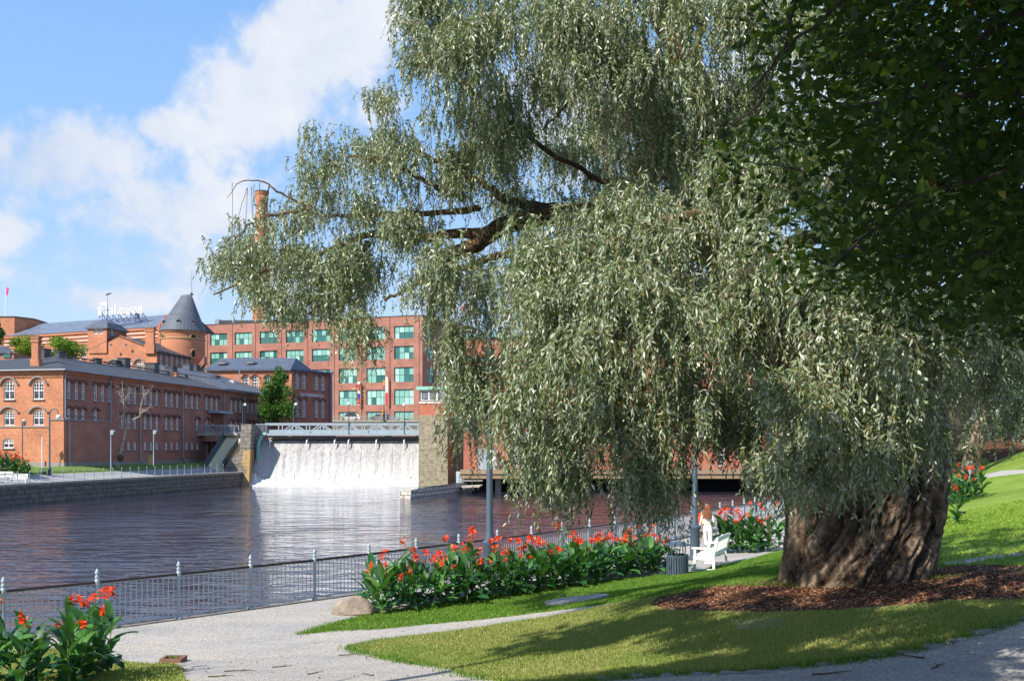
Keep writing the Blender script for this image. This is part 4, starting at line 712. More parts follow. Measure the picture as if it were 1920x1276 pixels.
# ================================================================ canna lilies
M['cleaf'] = leafmat('canna_leaf', [(0, (.015, .075, .018)), (.55, (.03, .125, .03)), (.85, (.06, .19, .035)), (.97, (.1, .25, .035)), (1, (.3, .4, .05))], .48, .22, (.1, .28, .02), .45, [(0, (.05, .14, .05)), (1, (.09, .2, .06))])
M['cstalk'] = mat('canna_stalk', (.12, .19, .05), .5)
M['petal'] = leafmat('canna_petal', [(0, (.8, .04, .01)), (.7, (.9, .09, .02)), (1, (.95, .22, .06))], .45, .3, (.9, .12, .02), .3)
def canna_mesh(h, nl, seed):
    rs = random.Random(seed); V = []; Fc = []; mi = []; rn = []
    def quadstrip(base, az_, el_, L_, W, curl, r_):
        k = len(V); n_ = 7; d = Vector((math.cos(az_) * math.cos(el_), math.sin(az_) * math.cos(el_), math.sin(el_))); sd = Vector((-math.sin(az_), math.cos(az_), 0)); p = Vector(base); e = el_; tw_ = rs.uniform(-.5, .5); wav = rs.uniform(0, 6)
        for i in range(n_ + 1):
            t = i / n_; wd = W * max(.03, math.sin(math.pi * min(1, t * .93 + .06)) ** .75) * (1 - .25 * t); nn = sd.cross(d).normalized(); sdt = (sd * math.cos(tw_ * t) + nn * math.sin(tw_ * t)); fold = .1 + .22 * (1 - t); nt_ = sdt.cross(d)
            wv = .06 * math.sin(wav + t * 9) * W
            V.extend([p + sdt * wd / 2 + nt_ * (-fold * wd * .5 + wv), p, p - sdt * wd / 2 + nt_ * (-fold * wd * .5 - wv)])
            d = Vector((math.cos(az_) * math.cos(e), math.sin(az_) * math.cos(e), math.sin(e))); p = p + d * L_ / n_; e -= curl / n_ * (0.4 + 1.2 * t)
        for i in range(n_):
            a = k + i * 3; Fc.extend([(a, a + 1, a + 4, a + 3), (a + 1, a + 2, a + 5, a + 4)]); mi.extend([0, 0]); rn.extend([r_, r_])
    lean = Vector((rs.uniform(-.1, .1), rs.uniform(-.1, .1), 1)); a0 = rs.uniform(0, 6.28)
    for i in range(nl):
        t = i / (nl - 1); z = h * (.08 + .72 * t); a = a0 + i * 2.5 + rs.uniform(-.5, .5); el_ = lerp(.5, 1.05, t) + rs.uniform(-.25, .25)
        quadstrip(lean * z, a, el_, rs.uniform(.58, .84) * (1 - .22 * t), rs.uniform(.2, .28) * (1 - .2 * t), rs.uniform(.9, 2.2) * (1 - .5 * t), min(1, rs.random() ** 1.4 + (.12 if rs.random() < .08 else 0)))
    k = len(V); n_ = 6
    for i in range(3):
        for j in range(n_): th = 6.283 * j / n_; V.append(lean * (h * .96 * i / 2) + Vector((math.cos(th), math.sin(th), 0)) * (.014 - .004 * i))
    for i in range(2):
        for j in range(n_): a = k + i * n_ + j; b_ = k + i * n_ + (j + 1) % n_; Fc.append((a, b_, b_ + n_, a + n_)); mi.append(1); rn.append(.5)
    me = fast_mesh('canna_leaves', [tuple(p) for p in V], Fc, [M['cleaf'], M['cstalk']], mi, rn, smooth=True); return me, lean * h * .96
def flower_mesh(seed, sc=1):
    rs = random.Random(seed); V = []; Fc = []; rn = []
    for i in range(rs.randint(12, 18)):
        a = rs.uniform(0, 6.28); e = rs.uniform(-.5, 1.3); c = Vector((rs.uniform(-.05, .05), rs.uniform(-.05, .05), rs.uniform(0, .17))) * sc; d = Vector((math.cos(a) * math.cos(e), math.sin(a) * math.cos(e), math.sin(e))); sd = d.cross(Vector((rs.uniform(-.3, .3), rs.uniform(-.3, .3), 1))).normalized(); L_ = rs.uniform(.07, .12) * sc; W = rs.uniform(.028, .044) * sc; nn = sd.cross(d)
        k = len(V); V += [c, c + d * L_ * .45 + sd * W - nn * .01, c + d * L_ - nn * rs.uniform(0, .03) + sd * W * .5, c + d * L_ - nn * rs.uniform(0, .03) - sd * W * .5, c + d * L_ * .45 - sd * W]; Fc.append((k, k + 1, k + 2, k + 3, k + 4)); rn.append(rs.random())
    return fast_mesh('flower_head', [tuple(p) for p in V], Fc, [M['petal']], None, rn)
CM = [canna_mesh(random.uniform(.9, 1.2), random.choice([6, 7, 8]), 100 + i) for i in range(12)]; FM = [flower_mesh(i, random.uniform(.9, 1.25)) for i in range(7)]
def canna(x, y, z, label, group, flower=True, sc=1.0):
    i = random.randrange(len(CM)); me, tip = CM[i]; e = bpy.data.objects.new('canna_plant', None); COL.objects.link(e); e.location = (x, y, z); e.rotation_euler = (0, 0, random.uniform(0, 6.28)); s_ = sc * random.uniform(.72, 1.16); e.scale = (s_, s_, s_ * random.uniform(.92, 1.1)); setp(e, label, 'flower', group)
    o = bpy.data.objects.new('leaves', me); COL.objects.link(o); o.parent = e
    if flower:
        st = MB(); top = tip + Vector((random.uniform(-.04, .04), random.uniform(-.04, .04), random.uniform(.14, .32))); st.tube([tip - Vector((0, 0, .05)), top], [.008, .005], 5); st.build('flower_stalk', [M['cstalk']], e, world=False)
        f = bpy.data.objects.new('flower_head', FM[random.randrange(len(FM))]); COL.objects.link(f); f.parent = e; f.location = top
    return e
def bed(pxs, depth, rows, step, label, group, ff=.55, sc=1.0, back=(.5, .85)):
    """a row of plants along a ground line given in pixels, several rows deep"""
    n = 0; P_ = [proj(*p) for p in pxs]; line = resample([(p.x, p.y) for p in P_], step)
    for i, p in enumerate(line):
        for r_ in range(rows):
            off = depth * r_ / max(1, rows - 1); x = p.x - back[0] * off + random.uniform(-.1, .1); y = p.y + back[1] * off + random.uniform(-.1, .1); n += 1
            fl = random.random() < ff; k_ = x * .8 + y * .6; third = 0 if len(line) < 14 else min(2, int(3 * (line.index(p)) / len(line)))
            lb = label % (('flowering' if fl else 'leafy flowerless'), ('near the boulder', 'in the middle', 'near the litter bin')[third]) if '%s' in label else label
            canna(x, y, gh(x, y), lb, group, fl, sc)
    return n
bed([(722, 1150), (800, 1140), (900, 1128), (1000, 1112), (1100, 1096), (1200, 1080), (1262, 1070)], 1.25, 5, .38, '%s red canna in the long riverside bed, %s', 'cannas in the long riverside bed', .66, .87)
bed([(-70, 1305), (50, 1300), (130, 1290), (205, 1266)], 1.0, 4, .33, '%s red canna%.0s in the lower left corner clump', 'cannas in the lower left clump', .36, .74)
bed([(1395, 1036), (1440, 1034), (1490, 1030)], 1.6, 5, .34, '%s red canna%.0s in the small bed between white bench and willow trunk', 'cannas behind the white bench', .55, 1.05)
def bed_d(x0, x1, y0, y1, n, lab, grp, zf, ff=.7, sc=1.0):
    for _ in range(n): x, y = random.uniform(x0, x1), random.uniform(y0, y1); canna(x, y, zf(x, y), lab, grp, random.random() < ff, sc)
cx0 = gx(1772, 46)
bed_d(cx0 - .6, gx(1838, 46), 45, 48.5, 46, 'red canna in the round bed on the sunny lawn right of the trunk', 'cannas in the round lawn bed', gh, .9, 1.0)
bed_d(gx(1745, 33), gx(1775, 33), 32, 34, 3, 'canna half hidden behind the right side of the willow trunk', 'cannas beside the willow trunk', gh, .3, 1.0)
# ================================================================ river, banks and far ground
m = mat('river_water', (.028, .018, .014), .03, 0, .5); q = NB(m); q.b.inputs['IOR'].default_value = 1.33
v1 = q.coord('Object', (.3, .62, 1), (0, 0, .12)); v2 = q.coord('Object', (1.1, 2.2, 1), (0, 0, -.2)); na = q.noise(v1, 1.0, 3, .5, .8); nb_ = q.noise(v2, 1.3, 3, .5, .4)
nc = q.noise(q.coord('Object'), .05, 3)
h = q.math('ADD', q.math('MULTIPLY', na, 1.0), q.math('MULTIPLY', nb_, .22)); h = q.math('MULTIPLY', h, q.math('MAXIMUM', q.math('ADD', q.math('MULTIPLY', nc, 3.2), -.75), .22)); q.bump(h, 1, .3); q.col(q.ramp(nc, [(.35, (.026, .026, .045)), (.7, (.036, .034, .058))])); M['water'] = m  # bluish base colour stands in for sky reflected by the brown river
b = MB(); b.poly([(-160, 3, WATER_Z), (90, 3, WATER_Z), (90, 146, WATER_Z), (-160, 146, WATER_Z)]); setp(b.build('river_water', M['water']), kind='structure')
A_ = Vector((.168, .986, 0)); U_ = Vector((.986, -.168, 0)); CN = Vector((-54, 115.5, 0))
def fr(s, t, z=0): return CN + U_ * s + A_ * t + Vector((0, 0, z))
def quay_x(d): return -48.9 + .189 * (d - 91.6)
def bz(x, d): # left bank ground: level by the quay, rising to the buildings
    o = quay_x(d) - x; return .1 + max(0, min(1.3, (o - 3.2) * .31))
b = MB(); bg_, bp_ = MB(), MB(); dd_ = list(range(60, 152, 3))
def bank_strip(mb, o0, o1, n_, d0=60, d1=150):
    ds = [d for d in dd_ if d0 <= d <= d1]; vs = []
    for d in ds:
        for k in range(n_ + 1): o = lerp(o0, o1, k / n_); x = quay_x(d) - o; vs.append((x, d, bz(x, d)))
    mb.add(vs, [(i * (n_ + 1) + k, i * (n_ + 1) + k + 1, (i + 1) * (n_ + 1) + k + 1, (i + 1) * (n_ + 1) + k) for i in range(len(ds) - 1) for k in range(n_)])
mp_ = MB(); bank_strip(mp_, .35, 5.2, 4); M['fpath'] = noisy('grey_path_surface', (.36, .36, .36), (.28, .285, .29), 3, .9, .1); setp(mp_.build('far_bank_path', M['fpath']), kind='structure')
mg = MB(); bank_strip(mg, 5.2, 16, 8); M['flawn'] = noisy('far_bank_lawn', (.09, .17, .02), (.16, .24, .045), 1.2, .95, .3); setp(mg.build('far_bank_lawn', M['flawn']), kind='structure')
b.poly([(-400, 150, 1.3), (-60, 150, 1.3), (-60, 60, 1.3), (-400, 60, 1.3)]); b.poly([(-400, 150, 1.3), (-400, 600, 1.3), (500, 600, 1.3), (500, 150, 1.3)])
b.poly([(-60, 60, 1.34), (-60, 150, 1.34), (-57, 150, 1.34), (-66, 60, 1.34)])
setp(b.build('city_ground', noisy('city_ground', (.2, .19, .18), (.27, .26, .25), .4, .95, .1)), kind='structure')
# plaza patch of gravel by the building corner, walkway along its foot
b = MB()
vs = []
for d in range(88, 121, 3):
    for o in (6.0, 9.5): x = quay_x(d) - o - (d - 100) * .03; vs.append((x, d, bz(x, d) + .02))
b.add(vs, [(2 * i, 2 * i + 1, 2 * i + 3, 2 * i + 2) for i in range(len(vs) // 2 - 1)]); setp(b.build('building_path', M['fpath']), kind='structure')
# quay wall on the far bank
b = MB(); D = list(range(60, 142, 4)) + [141.5]
for i in range(len(D) - 1):
    a, c = D[i], D[i + 1]; xa, xc = quay_x(a), quay_x(c)
    b.add([(xa, a, -3), (xc, c, -3), (xc - .02, c, -.12), (xa - .02, a, -.12)], [(0, 1, 2, 3)])
    b.add([(xa + .06, a, -.12), (xc + .06, c, -.12), (xc + .06, c, .12), (xa + .06, a, .12), (xa - .45, a, .14), (xc - .45, c, .14)], [(0, 1, 2, 3), (3, 2, 5, 4)], 1); b.add([(xa - .02, a, -.12), (xc - .02, c, -.12), (xc + .06, c, -.12), (xa + .06, a, -.12)], [(0, 1, 2, 3)], 1)
setp(b.build('quay_wall', [M['quay'], M['concrete']]), 'long dark stained granite quay wall on the far bank', 'quay wall')
railing([(quay_x(d) - .22, d) for d in range(72, 138, 5)], lambda p: .13, 'iron railing with knobbed posts along the far bank', bars=False)
# ================================================================ buildings
def shape(w_, h_, kind, n=9):
    if kind == 'rect': return [(-w_ / 2, 0), (w_ / 2, 0), (w_ / 2, h_), (-w_ / 2, h_)]
    if kind == 'arch': r_ = w_ / 2; return [(-r_, 0), (r_, 0)] + [(r_ * math.cos(math.pi * i / n), h_ - r_ + r_ * math.sin(math.pi * i / n)) for i in range(n + 1)]
    k = w_ * .2; rr = (w_ * w_ / 4 + k * k) / (2 * k); a0 = math.asin(w_ / 2 / rr)
    return [(-w_ / 2, 0), (w_ / 2, 0)] + [(rr * math.sin(a0 - 2 * a0 * i / n), h_ - rr + rr * math.cos(a0 - 2 * a0 * i / n)) for i in range(n + 1)]
_wc = {}
def topz(x, w_, h_, kind):
    if kind == 'rect': return h_
    if kind == 'arch': r_ = w_ / 2; return h_ - r_ + math.sqrt(max(0, r_ * r_ - x * x))
    k = w_ * .2; rr = (w_ * w_ / 4 + k * k) / (2 * k); return h_ - rr + math.sqrt(rr * rr - x * x)
def window_meshes(w_, h_, kind, style, fm, gm, hood, sill):
    key = (round(w_, 2), round(h_, 2), kind, style, fm.name, gm if isinstance(gm, str) else gm.name, hood, sill)
    if key in _wc: return _wc[key]
    P_ = shape(w_, h_, kind); n = len(P_); f = MB(); t = .11 if style != 'modern' else .06; cy = h_ / 2
    inn = []
    for i in range(n):
        p0, p1, p2 = Vector(P_[i - 1]), Vector(P_[i]), Vector(P_[(i + 1) % n]); e1, e2 = (p1 - p0), (p2 - p1)
        e1 = e1.normalized() if e1.length > 1e-6 else e2.normalized(); e2 = e2.normalized() if e2.length > 1e-6 else e1; nn = (Vector((-e1.y, e1.x)) + Vector((-e2.y, e2.x))); nn = nn / max(.3, nn.length_squared / 2); inn.append(p1 + nn * t)
    y0 = -.04
    vs = [(p[0], y0, p[1]) for p in P_] + [(p[0], y0, p[1]) for p in inn] + [(p[0], .03, p[1]) for p in inn]
    f.add(vs, [(i, (i + 1) % n, n + (i + 1) % n, n + i) for i in range(n)] + [(n + i, n + (i + 1) % n, 2 * n + (i + 1) % n, 2 * n + i) for i in range(n)])
    def vb(x, z0, z1, tt): f.b2(x - tt / 2, y0 + .005, z0, x + tt / 2, .03, z1)
    def hb(z, x0, x1, tt): f.b2(x0, y0 + .007, z - tt / 2, x1, .03, z + tt / 2)
    if style == 'mill':
        zt = h_ * (.5 if kind == 'seg' else .46)
        vb(0, t / 2, topz(0, w_, h_, kind) - t / 2, .07); hb(zt, -w_ / 2 + .02, w_ / 2 - .02, .085)
        for x in ((-w_ * .25, w_ * .25) if w_ > 1 else ()): vb(x, zt, topz(x, w_, h_, kind) - .03, .035)
        z = zt + (h_ - zt) / 3
        for k in range(2): zz = zt + (h_ - zt) * (k + 1) / 3; hw = w_ / 2 - .03 if zz < h_ - w_ / 2 or kind != 'arch' else math.sqrt(max(0, (w_ / 2) ** 2 - (zz - h_ + w_ / 2) ** 2)); hb(zz, -hw, hw, .035)
    elif style == 'grid':
        nx = 3 if w_ < 1.2 else 4; nz = max(3, int(h_ / .55))
        for k in range(1, nx): x = -w_ / 2 + w_ * k / nx; vb(x, 0.02, topz(x, w_, h_, kind) - .02, .05)
        for k in range(1, nz): zz = h_ * k / nz; hw = w_ / 2 - .03 if (kind != 'arch' or zz < h_ - w_ / 2) else math.sqrt(max(.01, (w_ / 2) ** 2 - (zz - h_ + w_ / 2) ** 2)); hb(zz, -hw, hw, .05 if k != 2 else .1)
    else:
        for k in range(1, 4): vb(-w_ / 2 + w_ * k / 4, .02, h_ - .02, .08)
        hb(h_ * .5, -w_ / 2 + .02, w_ / 2 - .02, .08)
    fme = f.mesh('window_frame', [fm]); g = MB()
    if style == 'modern':
        for i in range(4):
            for j in range(2):
                dark = random.random() < (.16 if j else .5); x0 = -w_ / 2 + w_ * i / 4; z0 = h_ * j / 2
                g.add([(x0, .035, z0), (x0 + w_ / 4, .035, z0), (x0 + w_ / 4, .035, z0 + h_ / 2), (x0, .035, z0 + h_ / 2)], [(0, 1, 2, 3)], 1 if dark else (0 if random.random() < .7 else 2))
        gme = g.mesh('pane', [M['tglass'], M['tglassd'], M['tglassl']])
    else: g.add([(p[0], .035, p[1]) for p in P_], [tuple(range(n))]); gme = g.mesh('pane', [gm])
    hme = sme = None
    if hood:
        hd = MB(); o, th, pr = (.34, .15, .2) if hood == 'big' else (.18, .13, .2); k = 12; ring = []
        half = w_ / 2 + o; span = math.pi * .5 if kind == 'arch' else 1.05
        rad = half / math.sin(span) if kind != 'arch' else half; zc = h_ - w_ / 2 if kind == 'arch' else h_ + .14 + o * .6 - rad
        if kind == 'arch': span = math.pi * .42
        for i in range(k + 1):
            a = -span + 2 * span * i / k; ring.append((math.sin(a), math.cos(a)))
        base = -.2; vs = []
        for (sx_, cx2) in ring:
            for r_, yy in ((rad, base), (rad, base - pr), (rad + th, base - pr), (rad + th, base)): vs.append((sx_ * r_, yy, zc + cx2 * r_))
        hd.add(vs, [(i * 4 + j, (i + 1) * 4 + j, (i + 1) * 4 + (j + 1) % 4, i * 4 + (j + 1) % 4) for i in range(k) for j in range(4)] + [(0, 1, 2, 3)[::-1], tuple(k * 4 + j for j in range(4))])
        for s_ in (-1, 1): hd.box((s_ * (math.sin(span) * (rad + th / 2) + .1), base - pr / 2, zc + math.cos(span) * (rad + th / 2) - .0), (.26, pr, .12))
        hme = hd.mesh('hood', [M['trim'] if hood == 'big' else M['dtrim']])
    if sill: sb = MB(); sb.b2(-w_ / 2 - .12, -.34, -.13, w_ / 2 + .12, -.02, 0); sme = sb.mesh('sill', [M['trim']])
    _wc[key] = (fme, gme, hme, sme); return _wc[key]
def facade(root, O, u, L_, z0, z1, wins, wm_, depth=.16, name='wall', wname='window', gable=None):
    """wins: (s, z bottom, width, height, kind, style, hood, sill); O is the foot of the wall at its left end seen from outside"""
    u = Vector((u[0], u[1], 0)).normalized(); inn = Vector((-u.y, u.x, 0)); ang = math.atan2(u.y, u.x)
    outer = [(0, z0), (L_, z0)] + ([(L_, z1), (0, z1)] if not gable else [(L_, z1)] + gable + [(0, z1)])
    pts_, ed = [Vector(p) for p in outer], [(i, (i + 1) % len(outer)) for i in range(len(outer))]; hs = []
    for w_ in wins:
        s, zb, ww, hh, kind = w_[:5]; P_ = [(s + p[0], zb + p[1]) for p in shape(ww, hh, kind)]; k = len(pts_); pts_ += [Vector(p) for p in P_]; ed += [(k + i, k + (i + 1) % len(P_)) for i in range(len(P_))]; hs.append(P_)
    v, e, f, _, _, _ = delaunay_2d_cdt(pts_, ed, [], 1, 1e-5); va = np.array([[p.x, p.y] for p in v]); b = MB(); fa = [x for x in f]
    cen_ = np.array([va[list(x)].mean(0) for x in fa]); dead = np.zeros(len(fa), bool)
    for P_ in hs: dead |= inpoly(cen_[:, 0], cen_[:, 1], P_)
    O = Vector((O[0], O[1], 0)); b.add([O + u * p[0] + Vector((0, 0, p[1])) for p in va], [tuple(x) for x, k in zip(fa, dead) if not k])
    for P_ in hs:
        n = len(P_); vs = [O + u * p[0] + Vector((0, 0, p[1])) for p in P_] + [O + u * p[0] + inn * depth + Vector((0, 0, p[1])) for p in P_]; b.add(vs, [(i, n + i, n + (i + 1) % n, (i + 1) % n) for i in range(n)])
    o = b.build(name, [wm_], root)
    for w_ in wins:
        s, zb, ww, hh, kind, style, hood, sill = w_[:8]; fm = w_[8] if len(w_) > 8 else M['frame']; gm = w_[9] if len(w_) > 9 else M['glass']
        if style == 'modern': gm = str(random.randrange(5))
        fme, gme, hme, sme = window_meshes(ww, hh, kind, style, fm, gm, hood, sill)
        wo = bpy.data.objects.new(wname, fme); COL.objects.link(wo); wo.parent = root; p = O + u * s + inn * depth + Vector((0, 0, zb)); wo.location = p - root.location; wo.rotation_euler = (0, 0, ang)
        for nm, me in (('pane', gme), ('hood', hme), ('sill', sme)):
            if me: c = bpy.data.objects.new(nm, me); COL.objects.link(c); c.parent = wo
    return o
M['tglass'] = mat('teal_glass', (.2, .43, .37), .25, 0, .5); M['tglassl'] = mat('pale_teal_glass', (.34, .58, .51), .25, 0, .5); M['tglassd'] = mat('dark_teal_glass', (.035, .14, .13), .1, 0, .7); M['tframe'] = mat('dark_teal_frame', (.09, .16, .15), .5)
def P2(p): return (p.x, p.y)
# ---- A: long three-storey brick building along the quay
bA = empty('brick_building', fr(0, 20, 1.2), 'long three storey brick building with paired arched windows on the far quay', 'building')
T1 = [.64, 2.1, 3.5, 6.1, 7.6, 9.2, 12.1, 13.6, 15.1, 17.7, 19.2, 20.7, 23.3, 24.8, 26.4, 29.1, 30.8, 32.4, 35.4, 37.1, 38.8, 43.9, 45.6, 47.3, 50.2, 51.9, 53.6, 56.6, 58.2]
wn_ = [(t + .5, 9.6, .78, 2.15, 'arch', 'mill', 'small', True) for t in T1]
wn_ += [(t + .5, 7.15, .78, 1.25, 'seg', 'mill', 'small', True) for t in T1[:4]] + [(t + .5, 6.25, .78, 1.95, 'arch', 'mill', 'small', True) for t in T1[6:15] + T1[17:19] + T1[19:]]
wn_ += [(t + .5, 3.35, .72, 1.15, 'arch', 'mill', None, True) for t in T1[6:15] + T1[15:18]] + [(t + .5, 1.9, .78, 2.7, 'arch', 'mill', None, True) for t in T1[18:21]]
facade(bA, P2(fr(0, 0)), A_, 60, 1.0, 13.0, wn_, M['brick_red_shade'])  # river side built in the darker brick, its shade put into the colour
wl = [(22 - 3.3 + s, 9.5, 1.45, 2.3, 'arch', 'mill', 'big', True) for s in (0, -3.95, -7.9, -11.9)] + [(22 - 3.3 + s, 6.35, 1.45, 1.85, 'seg', 'mill', 'big', False) for s in (0, -3.95, -7.9, -11.9)]
facade(bA, P2(fr(-22, 0)), U_, 22, 6.2, 13.0, wl, M['brick'])
facade(bA, P2(fr(-22, -.35)), U_, 20.6, .9, 6.1, [(22 - 7.1, 3.6, 1.45, 1.15, 'seg', 'mill', None, True)], M['brick'])
b = MB(); b.prism([fr(-22, -.45, 6.1), fr(-1.4, -.45, 6.1), fr(-1.4, .0, 6.1), fr(-22, .0, 6.1)], (0, 0, .14), 1); b.prism([fr(-1.5, -.55, 1.0), fr(.45, -.55, 1.0), fr(.45, 9.2, 1.0), fr(-1.5, 9.2, 1.0)], (0, 0, 5.95), 0)
b.prism([fr(.45, -.545, 1.0), fr(.48, -.545, 1.0), fr(.48, 9.2, 1.0), fr(.45, 9.2, 1.0)], (0, 0, 5.94), 2)  # thin panel that paints the base block's river side as shaded
b.prism([fr(-1.62, -.67, 6.95), fr(.57, -.67, 6.95), fr(.57, 9.3, 6.95), fr(-1.62, 9.3, 6.95)], (0, 0, .15), 1); b.prism([fr(-22, -.5, .8), fr(-1.55, -.5, .8), fr(-1.55, .02, .8), fr(-22, .02, .8)], (0, 0, 1.1), 1); b.prism([fr(-1.6, -.65, .8), fr(.6, -.65, .8), fr(.6, 9.32, .8), fr(-1.6, 9.32, .8)], (0, 0, 1.05), 1); b.prism([fr(.0, 9.32, .8), fr(.12, 9.32, .8), fr(.12, 60, .8), fr(.0, 60, .8)], (0, 0, 1.0), 1)
b.build('plinth', [M['brick'], M['trim'], M['brick_red_shade']], bA)
b = MB()                                                              # cornice
for (o, z, hh) in ((.12, 12.15, .12), (.2, 12.55, .18), (.34, 12.75, .28)):
    b.prism([fr(-22, -o, z), fr(o, -o, z), fr(o, 60, z), fr(-.01, 60, z), fr(-.01, .01, z), fr(-22, .01, z)], (0, 0, hh))
b.build('cornice', [M['brick']], bA)
def roofm(root, name, faces, m_, eave=None):
    b = MB()
    for f_ in faces: b.poly(f_)
    o = b.build(name, [m_], root); return o
def seam(name, base, pitch):
    m = mat(name, base, .6, 0, .3); q = NB(m); v = q.coord('UV'); w_ = q.n('ShaderNodeTexWave', wave_type='BANDS', bands_direction='X'); w_.inputs['Scale'].default_value = .314 / pitch * 1.0; w_.inputs['Distortion'].default_value = 0; q.l(v, w_.inputs['Vector'])
    r_ = q.ramp(w_.outputs['Fac'], [(.0, (0, 0, 0)), (.02, (1, 1, 1))]); n = q.noise(v, .6, 5); q.col(q.mix(r_, tuple(c * .45 for c in base), q.ramp(n, [(.3, tuple(c * .8 for c in base)), (.7, tuple(c * 1.25 for c in base))]))); return m
M['roofs'] = seam('standing_seam_roof', (.055, .06, .072), 1.1); M['roofg'] = seam('grey_standing_seam_roof', (.095, .11, .14), .8); M['roofb'] = seam('blue_seam_roof', (.085, .105, .15), .8)
e0, e1 = fr(.65, -.65, 13.05), fr(.65, 60, 13.05); r0, r1 = fr(-7, 8.2, 15.5), fr(-7, 60, 15.3); c0 = fr(-24, -.65, 13.05); r2 = fr(-26, 8.2, 14.6)
roofm(bA, 'roof', [[e0, e1, r1, r0], [c0, e0, r0, r2], [e1, fr(-14.6, 60, 13.05), r1], [r0, r1, fr(-14.6, 60, 13.05), fr(-14.6, 17, 13.05)]], M['roofs'])
b = MB(); b.tube([fr(.72, -.7, 12.98), fr(.72, 60, 12.98)], .09, 6); b.tube([fr(-24, -.72, 12.98), fr(.72, -.7, 12.98)], .07, 6); b.build('gutter', [M['pipe']], bA)
for t, zt, z_b in ((.15, 12.9, 1.2), (9.6, 12.9, 1.2), (16.6, 12.9, 1.2), (28.2, 12.9, 1.2), (41.4, 12.9, 1.2), (49, 12.9, 4)):
    b = MB(); b.tube([fr(.6, t, zt), fr(.18, t, zt - .5), fr(.18, t, 7.3 if t < 1 else 2.3), fr(.75 if t < 1 else .3, t, 6.7 if t < 1 else 2.0), fr(.75 if t < 1 else .5, t, 1.9), fr(1.0, t, z_b)], .07, 6); b.build('downpipe', [M['pipe']], bA)
b = MB()
for k in range(26): t = 9 + k * 1.7; b.box(fr(-6.6, t, 15.62), (.35, .9, .16), rz=-.17)
b.bar(fr(-6.6, 8.6, 15.74), fr(-6.6, 53, 15.6), .12, .1); b.build('ridge_rail', [M['dgrey']], bA)
def chimney(root, px0, px1, px2, ytop, ybot, d, name='chimney', m_=None, cap=.12, world=True):
    xl, xm, xr = gx(px0, d), gx(px1, d), gx(px2, d + 1); w_ = xm - xl; b = MB(); zt, zb = gz(ytop, d), gz(ybot, d) - 1.2; O = Vector((xm, d, 0)); dp = max(.6, (xr - xm) / .6)
    q0, q1, q2, q3 = O - U_ * w_, O, O + A_ * dp, O + A_ * dp - U_ * w_
    def lay(o, z0, z1, mi=0): b.prism([q0 + Vector((-o, -o, z0)), q1 + Vector((o, -o, z0)), q2 + Vector((o, o, z0)), q3 + Vector((-o, o, z0))], (0, 0, z1 - z0), mi)
    lay(0, zb, zt - .7); lay(.1, zt - .7, zt - .45); lay(.02, zt - .45, zt - .25); lay(.12, zt - .25, zt - .05); lay(.16, zt - .05, zt + .05, 1); lay(.12, zb, zb + 1.7)
    return b.build(name, [m_ or M['brick'], M['dgrey']], root)
chimney(bA, 57.5, 71.3, 76, 630, 680, 118); chimney(bA, 323, 330, 332.5, 697, 714, 152)
def vent(root, px0, px1, y0, y1, d, m_=None, dp=1.4, name='roof_vent'):
    b = MB(); x0, x1 = gx(px0, d), gx(px1, d); z1, z0 = gz(y0, d), gz(y1, d) - .6; b.box(((x0 + x1) / 2, d + dp / 2, (z0 + z1) / 2), (x1 - x0, dp, z1 - z0), rz=-.17); b.box(((x0 + x1) / 2, d + dp / 2, z1 + .06), ((x1 - x0) + .2, dp + .2, .12), rz=-.17); return b.build(name, [m_ or M['dgrey']], root)
for a in ((175, 182, 672, 684, 134), (210, 219, 676, 690, 142), (221, 237, 671.5, 691, 143), (272, 292, 681, 700, 148), (310, 326, 688, 702, 152), (104, 113, 660, 670, 128), (76, 85, 654, 664, 124)): vent(bA, *a)
# second part of the roof further on, with hatches
b = MB(); b.poly([fr(.8, 41.5, 13.2), fr(.8, 66, 13.2), fr(-12, 66, 17.4), fr(-12, 41.5, 17.4)]); b.poly([fr(.8, 41.5, 13.2), fr(-12, 41.5, 17.4), fr(-12, 41.5, 13.0)]); b.build('rear_roof', [M['roofg']], bA)
for (px, py) in ((385, 711), (412, 716), (360, 707), (432, 725)):
    d = 166; p = at(px, py, d); b = MB(); b.lathe(p + Vector((0, 0, -.3)), [(.9, 0), (.8, .35), (.3, .5)], 8, sy=1.4); b.build('roof_hatch', [M['dgrey']], bA)
for a in ((344, 357, 684, 706, 168, M['roofg']), (359, 370, 684, 700, 172), (397, 407, 705, 716, 170, M['dgrey']), (432, 439, 714, 722, 172, M['white'])): vent(bA, *a)
b = MB(); b.prism([fr(.1, 37.5, 6.2), fr(.1, 40.9, 6.2), fr(.1, 40.9, 9.0), fr(.1, 37.5, 9.0)], (.12, 0, 0)); b.build('door', [mat('brown_door', (.2, .08, .04), .6)], bA)
b = MB(); b.prism([fr(.0, 36.4, 9.1), fr(0, 41.2, 9.1), fr(1.8, 41.2, 9.1), fr(1.8, 36.4, 9.1)], (0, 0, .35)); b.build('door_canopy', [M['steel']], bA)
